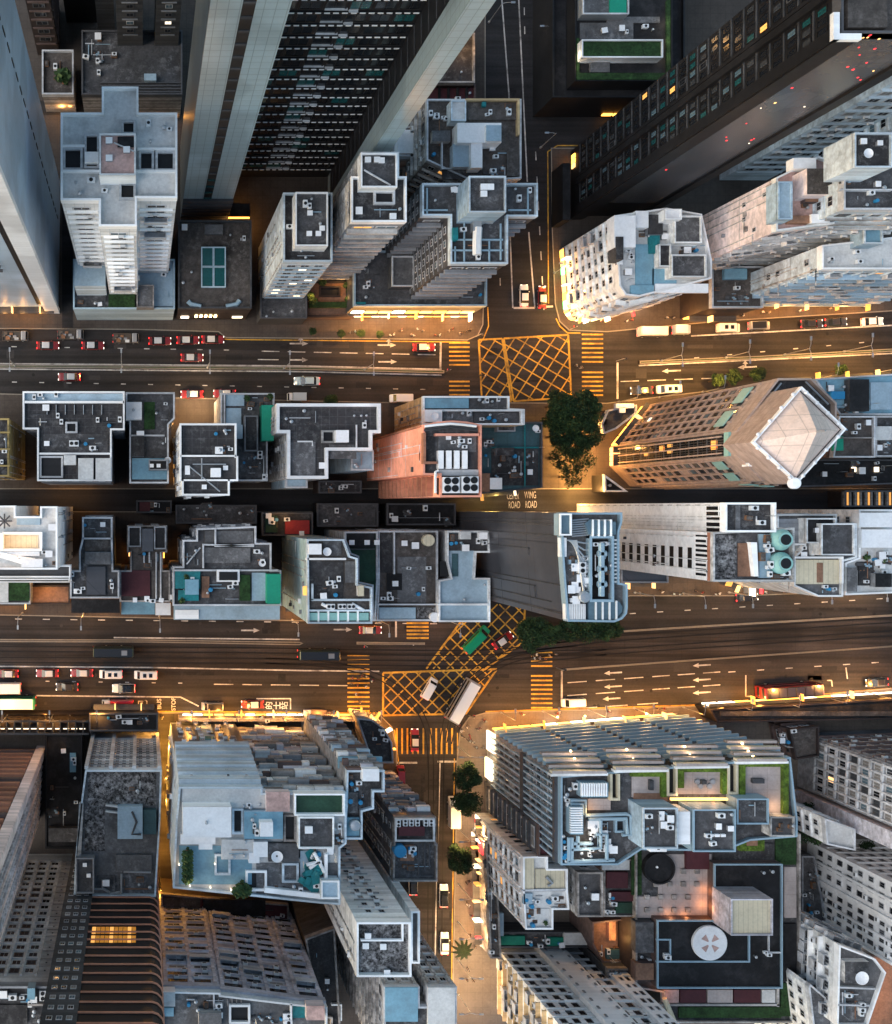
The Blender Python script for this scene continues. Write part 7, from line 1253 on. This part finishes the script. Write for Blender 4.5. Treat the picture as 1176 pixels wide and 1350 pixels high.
for x, y, a, lb in (
    (63, 455, 0, 'red taxi with pale roof on the upper road between two flatbed trucks, the left taxi'), (122.5, 455, 0, 'red taxi just right of the plain brown flatbed truck on the upper road'),
    (211, 449, 0, 'hindmost red taxi of the queue by the kerb outside the skylight hall'), (248, 448, 0, 'middle red taxi of the queue of three outside the skylight hall'), (281, 447, 0, 'foremost red taxi of the queue of three outside the skylight hall'),
    (253.5, 471, 0, 'red taxi in the inner lane just below the taxi queue'), (91, 496.5, 180, 'red taxi alone below the planted median on the upper road'), (253, 519.5, 180, 'red taxi parked in the bright lamp light by the moss terrace block'), (296, 518.5, 180, 'red taxi half hidden by the blue terraced low block'),
    (560, 457.5, 0, 'red taxi waiting near the stop line left of the box junction'), (716, 391, 90, 'red taxi beside the white car at the head of the vertical street'), (489, 831, 0, 'red taxi passing the yellow stripes below the teal walled block'), (664, 844.5, 35, 'red taxi turning beside the green minibus under the big tree'),
    (9, 888.5, 180, 'red taxi cut by the left photo edge on the tram road'), (62, 888, 180, 'red taxi in the tram road queue, second from the left edge'), (107.5, 887.5, 180, 'red taxi in the tram road queue right behind the white minibus'), (333, 929, 180, 'red taxi stopped at painted kerb characters south of the tram road'), (547.5, 976, 90, 'red taxi on the wide yellow stripes at the mouth of the south street')):
    vehicle('taxi', 'taxi', lb, 'taxi', x, y, a, True)
for k, nm, lb, ct, x, y, a in (
    ('flat_truck', 'flatbed_truck', 'dark flatbed truck of rubble parked at the far left of the upper road', 'truck', 20, 443, 0), ('flat_truck', 'flatbed_truck', 'brown flatbed truck parked between the two left taxis', 'truck', 93, 441, 0), ('flat_truck', 'flatbed_truck', 'loaded flatbed truck parked behind the queue of three taxis', 'truck', 166, 446, 0),
    ('ice_limo', 'estate_car', 'long ice blue car just below the planted median', 'car', 405, 502, 180), ('small_truck', 'small_truck', 'small white cabbed truck by the white rimmed block', 'truck', 391, 523.5, 180), ('van', 'minivan', 'white van beside the tan walled block', 'van', 529, 525, 180),
    ('coach', 'minibus', 'long grey bus parked right of the upper right crossing', 'bus', 859, 437.5, 0), ('box_truck', 'box_truck', 'short silver box truck in front of the long grey bus', 'truck', 898, 435, 0), ('minibus', 'minibus', 'white minibus with two dark roof hatches on the upper right road', 'minibus', 961.5, 432, 0), ('dark_van', 'minivan', 'dark van right of the white minibus on the upper right road', 'van', 1002, 429, 2), ('black_car', 'parked_car', 'left one of two black cars parked nose to tail at the upper right', 'car', 1072, 426, 3), ('black_car', 'parked_car', 'right one of two black cars parked nose to tail at the upper right', 'car', 1104, 424, 3), ('white_car', 'parked_car', 'white car lit orange near the right edge of the upper road', 'car', 1152, 423.5, 3),
    ('black_car', 'waiting_car', 'black car waiting at the bright stop line by the pyramid tower', 'car', 847, 514.5, 182), ('minibus', 'minibus', 'white minibus waiting behind the black car by the pyramid tower', 'minibus', 882, 513, 182), ('white_car', 'waiting_car', 'white car waiting at the foot of the vertical street', 'car', 692, 389, 90),
    ('tram', 'tram', 'dark double decker tram alone on the left of the tram road', 'tram', 150, 858, 0), ('tram', 'tram', 'dark double decker tram nearing the junction above the lower left crossing', 'tram', 419, 862, 0),
    ('minibus', 'minibus', 'left one of two white minibuses on the tram road', 'minibus', 146, 889, 180), ('minibus', 'minibus', 'right one of two white minibuses on the tram road', 'minibus', 192, 890, 180), ('black_car', 'moving_car', 'black car between the white truck and the white glass roofed car', 'car', 88, 906, 180), ('white_glass_roof', 'moving_car', 'white car with a black glass roof below the white minibuses', 'car', 163, 908, 180),
    ('white_truck', 'box_truck', 'white box truck cut by the left photo edge on the tram road', 'truck', 8, 906.5, 180), ('long_bus', 'bus', 'white roofed bus cut by the left photo edge beside the footbridge', 'bus', 14, 925, 180), ('red_truck', 'cargo_truck', 'truck with a deep red cargo box by the road characters', 'truck', 155, 929.5, 180), ('dark_van', 'parked_car', 'grey van where the white bay line meets the kerb', 'van', 280, 931.5, 180),
    ('green_minibus', 'minibus', 'bright green minibus crossing the upper yellow hatching', 'minibus', 628, 843, 45), ('van', 'minivan', 'white van crossing the lower yellow hatching beside the big white bus', 'van', 566.5, 908, 60), ('white_bus', 'bus', 'big white roofed bus turning across the yellow hatching into the south street', 'bus', 607.5, 923, 60),
    ('red_van', 'minivan', 'small red van just south of the wide yellow stripes', 'van', 528.5, 1022, 90), ('white_glass_roof', 'moving_car', 'white car with a dark roof driving beside the second street tree', 'car', 586, 1182, 90), ('white_car', 'moving_car', 'white car level with the speckled roof tower on the south street', 'car', 587, 1245, 90), ('white_glass_roof', 'moving_car', 'white car half hidden below the blue tank tower', 'car', 545.5, 1166, 90), ('white_truck', 'box_truck', 'pale truck half hidden under the first street tree', 'truck', 598, 1070, 90),
    ('red_black', 'moving_car', 'black car with red tail lights below the slotted white slab', 'car', 986.5, 787.5, 4), ('van', 'minivan', 'white van at the stop line right of the lower right crossing', 'van', 756, 926.5, 183), ('panel_bus', 'bus', 'long red bus with dark roof panels at the lower right stop', 'bus', 1036, 909, 184), ('black_car', 'moving_car', 'black car near the right edge of the tram road', 'car', 1158, 900, 184)):
    vehicle(k, nm, lb, ct, x, y, a)
# ================= trees =================
def crown_mesh(seed, rad, hgt, n, flat=1.):
    r = random.Random(seed); b = MB()
    lobes = [(Vector((0, 0, hgt * .62)), rad * .62)] + [(Vector((math.cos(a) * rad * r.uniform(.4, .62), math.sin(a) * rad * r.uniform(.4, .62), hgt * r.uniform(.5, .8))), rad * r.uniform(.3, .5)) for a in [2.4 * i for i in range(9)]]
    for c, lr in lobes:
        k0 = r.random()
        for i in range(n // 10):
            d_ = Vector((r.gauss(0, 1), r.gauss(0, 1), r.gauss(0, 1))).normalized(); p = c + Vector((d_.x, d_.y, d_.z * .75)) * lr * (r.random() ** .35) * r.uniform(.9, 1.12)
            s_ = r.uniform(.16, .34); u = Vector((r.gauss(0, 1), r.gauss(0, 1), r.gauss(0, .6))).normalized() * s_; w_ = u.cross(Vector((r.gauss(0, 1), r.gauss(0, 1), r.gauss(0, 1)))).normalized() * s_ * .6
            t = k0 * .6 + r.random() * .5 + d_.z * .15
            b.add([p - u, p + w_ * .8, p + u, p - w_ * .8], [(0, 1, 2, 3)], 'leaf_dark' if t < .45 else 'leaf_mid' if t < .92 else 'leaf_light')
    return b.mesh('crown')
def trunk_mesh(seed, rad, hgt):
    r = random.Random(seed); b = MB(); b.tube([(0, 0, 0), (.05, .04, hgt * .25), (0, .08, hgt * .45), (.05, 0, hgt * .7)], [.28, .2, .16, .06], 'trunk_bark', 8)
    for i in range(6):
        a = i * 1.05 + r.random(); b.tube([(0, .05, hgt * (.3 + .03 * i)), (math.cos(a) * rad * .3, math.sin(a) * rad * .3, hgt * .52), (math.cos(a) * rad * .65, math.sin(a) * rad * .65, hgt * .68)], [.11, .07, .03], 'trunk_bark', 6)
    return b.mesh('trunk')
TREES = [(crown_mesh(s, 3.2, 10., n_), trunk_mesh(s, 3.2, 10.)) for s, n_ in ((1, 2600), (2, 2600), (3, 2600), (4, 800))]
def tree(px, py, sc_, lb, grp=None, seed=0, z=.14, cat='tree', name='street_tree'):
    p = W(px, py, 6 * sc_).to_2d(); t = thing(name, lb, cat, (p.x, p.y, z), seed * 1.3, grp); c, tr = TREES[3 if seed > 99 else seed % 3]
    inst('crown', c, t, (0, 0, 0), 0, (sc_,) * 3); inst('trunk', tr, t, (0, 0, 0), 0, (sc_,) * 3); return t
G1 = 'dark trees between the teal roof block and the pyramid tower'
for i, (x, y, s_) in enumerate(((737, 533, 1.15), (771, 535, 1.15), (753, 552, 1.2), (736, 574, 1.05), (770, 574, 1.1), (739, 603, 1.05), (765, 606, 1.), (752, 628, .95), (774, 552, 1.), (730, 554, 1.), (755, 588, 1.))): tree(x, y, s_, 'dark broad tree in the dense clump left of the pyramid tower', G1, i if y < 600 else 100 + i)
G2 = 'dark trees at the foot of the slate tower'
for i, (x, y, s_) in enumerate(((701, 843, .95), (703, 826, .85), (726, 836, .9), (748, 832, .85), (772, 830, .85), (794, 832, .8), (808, 828, .7), (690, 830, .7))): tree(x, y, s_, 'dark bushy tree in the row at the foot of the slate tower', G2, i + 1)
tree(616, 1024, 1.05, 'upper tree of the first big clump on the lamp lit south street', None, 1); tree(614, 1058, 1.0, 'lower tree of the first big clump on the lamp lit south street', None, 2)
tree(604, 1132, 1.08, 'single round tree level with the blue tank tower on the south street', None, 0)
for i, (x, y, s_, lb) in enumerate(((945, 501, .55, 'small tree, leftmost of three above the pyramid tower'), (967, 497, .6, 'small tree, middle one of three above the pyramid tower'), (997, 494, .55, 'small tree, right one of three above the pyramid tower'), (1106, 488, .5, 'small dark tree above the long blue shop roof'), (321, 526, .5, 'small dark tree above the green scaffold net'), (436, 528, .5, 'small dark tree above the white rimmed block'), (1064, 1088, 1.3, 'large dark tree between the hotel and the estate slabs'), (1078, 1070, 1.0, 'dark tree against the beige band wall'), (1140, 1122, .8, 'dark tree between the court flats and the upper estate slab'))): tree(x, y, s_, lb, None, i)
GB = 'shrubs in the hedge of the sunken garden'
GS = 'small round trees on the pavement above the upper road'
for i, (x, y) in enumerate(((412, 437), (450, 440), (475, 440), (500, 441))): tree(x, y, .32, 'small round tree in the row of four on the pavement by the shop podium', GS, i)
t = thing('palm_tree', 'small palm tree with spreading fronds by the warm lit south pavement', 'palm', (*W(611, 1254, 5).to_2d(), .14)); b = MB(); b.tube([(0, 0, 0), (.1, 0, 2.5), (0, .1, 5)], [.2, .15, .13], 'trunk_bark', 8); b.build('trunk', t, t.location)
b = MB()
for i in range(11):
    a = i * .571; d_ = Vector((math.cos(a), math.sin(a), 0)); n_ = Vector((-d_.y, d_.x, 0)); pr = None
    for k in range(9):
        q = k / 8; p = Vector((0, .1, 5)) + d_ * 2.2 * q + Vector((0, 0, .9 * q - 1.9 * q * q)); 
        if pr is not None:
            for s_ in (-1, 1): b.quad(pr, p, p + n_ * s_ * .62 * (1 - q * .75) + d_ * .3 - Vector((0, 0, .15)), pr + n_ * s_ * .5 * (1 - q * .75) + d_ * .15 - Vector((0, 0, .12)), 'leaf_palm')
        pr = p
b.build('crown', t, (0, 0, 0)); t.children[-1].location = (0, 0, 0)
# ================= street lamps and signals =================
def lampset(arm, hgt=8.5):
    b = MB(); b.tube([(0, 0, 0), (0, 0, hgt)], [.11, .06], 'steel', 8); b.lathe((0, 0, 0), [(.22, 0), (.22, .5), (.12, .6)], 'steel', 10); pole = b.mesh('pole')
    b = MB(); b.tube([(0, 0, hgt - .2), (arm * .5, 0, hgt + .25), (arm, 0, hgt + .3)], .05, 'steel', 6); a_ = b.mesh('arm')
    b = MB(); b.box(arm - .1, -.16, hgt + .2, arm + .75, .16, hgt + .38, 'steel'); h_ = b.mesh('lamp_head'); b = MB(); b.box(arm, -.12, hgt + .17, arm + .65, .12, hgt + .199, 'lamp_glow'); return pole, a_, h_, b.mesh('bulb')
LS = lampset(1.7)
def lamp(px, py, a, lb, grp, watts=320, double=False, col=(1., .44, .10), z=.14):
    p = W(px, py).to_2d(); t = thing('street_lamp', lb, 'street lamp', (p.x, p.y, z), R(a), grp)
    inst('pole', LS[0], t, (0, 0, 0))
    for rz in ((0, math.pi) if double else (0,)):
        inst('arm', LS[1], t, (0, 0, 0), rz); h_ = inst('lamp_head', LS[2], t, (0, 0, 0), rz); inst('bulb', LS[3], h_, (0, 0, 0))
        L = bpy.data.lights.new('warm_bulb', 'SPOT'); L.energy = watts; L.color = col; L.shadow_soft_size = .25; L.spot_size = R(158); L.spot_blend = .5
        o = bpy.data.objects.new('warm_bulb', L); C.objects.link(o); o.parent = t; o.location = (2.0 * math.cos(rz), 2.0 * math.sin(rz), 8.6)
    return t
S1 = 'street lamps on the planted median'
for x in (20, 161, 273, 374, 480): lamp(x, 482 + x * .011, 90, 'twin armed street lamp on the planted median left of the box junction', S1, 110, True, (1., .72, .45), .5)
S2 = 'street lamps on the right median'
for x, y in ((870, 476), (955, 472), (1032, 468), (1110, 464)): lamp(x, y, 90, 'slim twin armed street lamp on the planted median right of the box junction', S2, 900, True, (1., .47, .11), .5)
S3 = 'street lamps by the pyramid tower kerb'
for x, y in ((815, 530), (868, 524), (925, 517), (1068, 501), (1140, 494)): lamp(x, y, 90, 'street lamp on the golden pavement along the kerb above the pyramid tower', S3, 2300, False, (1., .47, .10))
S4 = 'street lamps south of the tram road'
for x in (10, 70, 130, 250, 310, 370, 430, 490): lamp(x, 941, 90, 'street lamp on the orange pavement along the footbridge and patchwork block', S4, 1250)
S5 = 'street lamps before the hotel'
for x, y in ((660, 939), (715, 937), (775, 935), (835, 933), (900, 932), (960, 926), (1020, 922), (1080, 917), (1140, 912)): lamp(x, y, 92, 'street lamp on the orange pavement in front of the hotel', S5, 1150)
S6 = 'street lamps on the eastern side of the south street'
for y in (985, 1092, 1165, 1215, 1265, 1310): lamp(604, y, 180, 'street lamp on the pale pavement of the tree lined south street', S6, 1150, True, (1., .56, .22))
S7 = 'street lamps below the white slabs'
for x, y in ((836, 781), (900, 782), (960, 781), (1060, 776), (1130, 773)): lamp(x, y, 270, 'street lamp on the pavement below the white slab towers by the tram road', S7, 700, False, (1., .52, .16))
S8 = 'street lamps on the north side of the tram road'
for x, y in ((30, 808), (110, 809), (210, 812), (385, 817), (500, 818), (590, 818)): lamp(x, y, 270, 'street lamp on the narrow pavement above the trams, left of the slate tower', S8, 380, False, (1., .5, .16))
S9 = 'street lamps on the upper street'
for x, y, a in ((706, 60, 180), (644, 30, 0), (712, 195, 180), (730, 360, 180)): lamp(x, y, a, 'thin street lamp along the dark vertical street at the top', S9, 60, False, (1., .8, .6))
bpy.context.view_layer.update()
def sig(px, py, a, lb):
    p = W(px, py).to_2d(); t = thing('traffic_light', lb, 'traffic light', (p.x, p.y, .14), R(a), 'traffic lights at the two junctions'); b = MB(); b.tube([(0, 0, 0), (0, 0, 3.4)], .07, 'steel', 8); b.tube([(0, 0, 3.3), (.5, 0, 3.4)], .05, 'steel', 6)
    inst('pole', b.mesh('pole'), t, (0, 0, 0)); b = MB(); b.box(.35, -.18, 2.7, .7, .18, 3.7, 'p_black'); inst('signal_box', b.mesh('signal_box'), t, (0, 0, 0)); b = MB(); b.box(.701, -.1, 3.35, .73, .1, 3.55, 'sign_red'); inst('lens', b.mesh('lens'), t, (0, 0, 0))
for x, y, a in ((627, 444, 0), (752, 434, 180), (588, 490, 180), (812, 476, 0), (495, 938, 90), (618, 943, 90), (733, 880, 0), (480, 850, 180)): sig(x, y, a, 'slim traffic light post at a corner of a yellow striped crossing')
# unseen bare lights added for the glow by shops, in lanes and under trees
by = {b_.root.name: b_.root for b_ in BLDS}
def own(nm, pts, wts, col=(1., .46, .12), z=3.4):
    for x, y in pts: glow(x, y, z, wts, col, .3, parent=by[nm])
own('shop_podium', [(462 + 21 * k, 431) for k in range(9)], 560, z=5.)
own('skylight_hall', [(262, 414), (276, 414), (290, 414)], 230, (1., .62, .3), 4.5)
own('panel_skyscraper', [(6, 414), (30, 415), (55, 415)], 90)
own('glass_skyscraper', [(306, 290), (322, 291)], 160); own('glass_skyscraper', [(232, 140)], 60)
own('beige_annex', [(64, 139), (82, 142), (92, 140)], 150); own('courtyard_podium', [(205, 141), (215, 140)], 160)
own('corner_block', [(741, 350), (739, 385), (741, 412), (752, 428), (790, 431), (825, 429), (860, 424), (900, 420)], 520, z=5.)
own('wide_pale_block', [(940, 418), (990, 417), (1030, 414), (1070, 412), (1110, 410), (1150, 408)], 260)
own('moss_terrace_block', [(246, 528), (270, 530), (262, 538)], 420, (1., .62, .3), 4.)
own('coral_tower', [(648, 660), (655, 655), (640, 664)], 150, (1., .62, .15), 4.)
own('teal_roof_block', [(700, 652), (716, 640), (716, 600), (716, 570)], 100, (1., .56, .22))
own('pyramid_tower', [(786, 560), (784, 590), (786, 620), (780, 645)], 650, (1., .46, .12))
own('slate_tower', [(735, 672), (722, 668)], 160, (1., .6, .26)); own('slate_tower', [(750, 560), (752, 585), (748, 610), (758, 630), (760, 655)], 800, (1., .48, .11), 2.6)
own('broad_dark_block', [(75, 654), (95, 655), (115, 654)], 60); own('broad_dark_block', [(50, 654)], 30)
own('blank_white_slab', [(1150, 642), (1160, 655), (1120, 645)], 60)
own('slotted_white_slab', [(840, 772), (880, 774), (920, 773)], 90, (1., .62, .3)); own('bright_roof_block', [(1120, 785), (1150, 783), (1172, 782)], 140, (1., .6, .28))
own('stepped_grey_block', [(112, 812), (140, 812)], 90); own('teal_walled_block', [(385, 806), (395, 812)], 120); own('blue_terrace_block', [(600, 822), (570, 822)], 60)
own('gravel_roof_block', [(221, 955), (221, 985), (219, 1020), (218, 1055), (217, 1090), (215, 1130)], 700, (1., .42, .06)); own('ribbed_curve_tower', [(213, 1175), (212, 1215), (211, 1255), (210, 1295), (209, 1335)], 800, (1., .42, .06))
own('rounded_corner_block', [(500, 946), (515, 960), (522, 985), (480, 942)], 300, (1., .42, .08), z=4.5); own('patchwork_rooftop_block', [(250, 943), (290, 943), (330, 943), (380, 943), (420, 943), (455, 943), (212, 943), (180, 943), (60, 941)], 230, (1., .42, .08), z=4.5)
own('garden_hotel', [(650, 943), (690, 941), (730, 939), (770, 938), (810, 936), (850, 934), (890, 932), (920, 931)], 330, (1., .42, .08), z=4.5); own('garden_hotel', [(632, 1030), (632, 1055)], 60, (1., .66, .36))
own('street_shop_row', [(632, 1085), (634, 1115), (634, 1145), (632, 1175), (632, 1200), (632, 1225), (630, 1250), (628, 1275), (626, 1300), (622, 1330)], 180, (1., .68, .38))
own('road_canopy', [(950, 926), (1000, 921), (1060, 916), (1120, 911), (1165, 907)], 480, (1., .42, .08)); own('tram_road_front', [(245, 943), (300, 943)], 110); own('dark_shop_strip', [(130, 942), (165, 942), (200, 944)], 110)
# ================= people =================
def person_mesh(seed):
    r = random.Random(seed); bm = bmesh.new(); sk = bm.verts.layers.skin.verify()
    st = r.uniform(.12, .3)
    P = {'hip': (0, 0, .95, .15), 'chest': (0, 0, 1.28, .18), 'neck': (.01, 0, 1.48, .07), 'head': (.03, 0, 1.62, .1), 'crown': (.02, 0, 1.72, .085), 'll': (st * .5, .1, .5, .085), 'lf': (st, .11, .07, .055), 'lt': (st + .16, .11, .05, .05), 'rl': (-st * .3, -.1, .5, .085), 'rf': (-st, -.11, .09, .055), 'rt': (-st + .16, -.11, .05, .05), 'ls': (0, .19, 1.4, .07), 'le': (-.06, .25, 1.13, .055), 'lh': (.06, .26, .88, .045), 'rs': (0, -.19, 1.4, .07), 're': (.02, -.25, 1.13, .055), 'rh': (.16, -.24, .92, .045)}
    V = {}
    for k, (x, y, z, ra) in P.items():
        v = bm.verts.new((x, y, z)); v[sk].radius = (ra, ra); V[k] = v
    V['hip'][sk].use_root = True
    for a, b2 in (('hip', 'chest'), ('chest', 'neck'), ('neck', 'head'), ('head', 'crown'), ('hip', 'll'), ('ll', 'lf'), ('lf', 'lt'), ('hip', 'rl'), ('rl', 'rf'), ('rf', 'rt'), ('chest', 'ls'), ('ls', 'le'), ('le', 'lh'), ('chest', 'rs'), ('rs', 're'), ('re', 'rh')): bm.edges.new((V[a], V[b2]))
    me = bpy.data.meshes.new('person_bones'); bm.to_mesh(me); bm.free(); o = bpy.data.objects.new('person_bones', me); C.objects.link(o); o.modifiers.new('skin', 'SKIN'); s_ = o.modifiers.new('sub', 'SUBSURF'); s_.levels = 1
    dg = bpy.context.evaluated_depsgraph_get(); dg.update(); m2 = bpy.data.meshes.new_from_object(o.evaluated_get(dg)); bpy.data.objects.remove(o); m2.name = 'person'
    m2.materials.clear(); tops = [('p_white', 'p_black'), ('p_black', 'p_black'), ('p_ice', 'grey_dark'), ('p_grey', 'p_black'), ('p_red', 'p_blue_black')][seed % 5]
    for k in ('skin_tone', tops[0], tops[1]): m2.materials.append(M(k))
    for p in m2.polygons: z, y = p.center.z, abs(p.center.y); p.material_index = 0 if z > 1.47 or (z < 1.12 and y > .2) else (1 if z > .92 else 2)
    return m2
mat('skin_tone', (.55, .36, .26), .6, .05); mat('hair_black', (.012, .01, .01), .5, .1)
PM = [person_mesh(s) for s in range(5)]
b = MB(); b.lathe((.02, 0, 1.64), [(.1, -.02), (.115, .04), (.09, .1), (.03, .13)], 'hair_black', 10); HAIR = b.mesh('hair')
def folk(pts, lb, grp, z=.14, seed=1):
    r = random.Random(seed); pts = pts + [(x + r.uniform(-9, 9), y + r.uniform(-2.2, 2.2)) for x, y in pts]
    for x, y in pts:
        p = W(x, y).to_2d(); t = inst_root = bpy.data.objects.new('person', PM[r.randrange(5)]); C.objects.link(t); t.location = (p.x, p.y, z); t.rotation_euler = (0, 0, r.uniform(0, 6.28)); tag(t, lb, 'person', grp); inst('hair', HAIR, t, (0, 0, 0))
folk([(467, 438), (513, 443), (528, 436), (541, 442), (556, 437), (572, 443), (590, 437), (605, 440), (618, 436)], 'pedestrian walking on the orange lit pavement by the shop podium', 'people by the shop podium', .14, 1)
folk([(463, 893), (470, 902), (476, 890), (481, 904), (468, 914), (489, 897), (474, 925)], 'pedestrian on the yellow stripes of the lower left crossing', 'people on the lower left crossing', .07, 2)
folk([(604, 955), (608, 962), (614, 958), (617, 968), (622, 977), (626, 984), (612, 972), (628, 960), (636, 948)], 'pedestrian on the dark pavement corner left of the garden hotel', 'people at the hotel corner', .14, 3)
folk([(845, 783), (870, 780), (893, 783), (915, 779), (940, 783), (1005, 780), (1030, 779)], 'pedestrian on the pavement below the white slab towers', 'people below the white slabs', .14, 4)
folk([(614, 1190), (620, 1205), (626, 1180), (630, 1160), (618, 1230), (624, 1245), (628, 1215), (615, 1275), (622, 1290), (617, 1160), (628, 1135)], 'pedestrian on the pale lamp lit pavement of the south street', 'people on the south pavement', .14, 5)
folk([(60, 943), (92, 941), (150, 942), (214, 944), (330, 943), (352, 945), (410, 944), (445, 945)], 'pedestrian on the orange pavement south of the tram road, left of the junction', 'people south of the tram road', .14, 6)
folk([(688, 941), (732, 939), (800, 937), (845, 935), (872, 933)], 'pedestrian on the orange pavement in front of the hotel', 'people before the hotel', .14, 7)
folk([(705, 862), (709, 866), (717, 868), (722, 863)], 'pedestrian on the upper stripes of the lower right crossing', 'people on the lower right crossing', .07, 8)
folk([(790, 424), (830, 423), (885, 420), (935, 417), (975, 416), (1010, 413), (1050, 411), (1090, 408), (1135, 405)], 'pedestrian on the pavement along the pale blocks at the upper right', 'people at the upper right', .14, 9)
folk([(756, 483), (763, 486), (632, 495)], 'pedestrian waiting on the median beside the upper box junction', 'people beside the upper box', .07, 10)

# ---- sky, light, camera ----------------------------------------------------
sc = bpy.context.scene
w = bpy.data.worlds.new('World'); sc.world = w; w.use_nodes = True
nt = w.node_tree; bg = nt.nodes['Background']
sky = nt.nodes.new('ShaderNodeTexSky'); sky.sky_type = 'NISHITA'; sky.sun_disc = False
sky.sun_elevation = R(11); sky.sun_rotation = R(255); sky.air_density = 1.2; sky.dust_density = 1.; sky.ozone_density = 1.6
nt.links.new(sky.outputs[0], bg.inputs[0]); bg.inputs[1].default_value = .11
sl = bpy.data.lights.new('sun', 'SUN'); sl.energy = .8; sl.angle = R(60); sl.color = (1., .95, .9)
so = bpy.data.objects.new('sun', sl); C.objects.link(so)
az, el = R(250), R(45)
d = Vector((math.sin(az) * math.cos(el), math.cos(az) * math.cos(el), math.sin(el)))
so.rotation_euler = d.to_track_quat('Z', 'Y').to_euler(); so.location = d * 300
cam = bpy.data.cameras.new('camera'); co = bpy.data.objects.new('camera', cam); C.objects.link(co)
co.location = (0, 0, HC); cam.sensor_fit = 'VERTICAL'; cam.sensor_height = 36; cam.lens = 36 * HC / (1350 * K)
cam.shift_x = (588 - NX) / 1350; cam.shift_y = -(675 - NY) / 1350; cam.clip_end = 3000; cam.clip_start = 1
sc.camera = co
sc.view_settings.view_transform = 'Standard'; sc.view_settings.look = 'None'; sc.view_settings.gamma = 1; sc.view_settings.use_curve_mapping = False
sc.view_settings.exposure = 1.6
sc.cycles.use_denoising = True; sc.cycles.max_bounces = 5; sc.cycles.diffuse_bounces = 3; sc.cycles.glossy_bounces = 3; sc.cycles.sample_clamp_indirect = 3
sc.cycles.caustics_reflective = False; sc.cycles.caustics_refractive = False
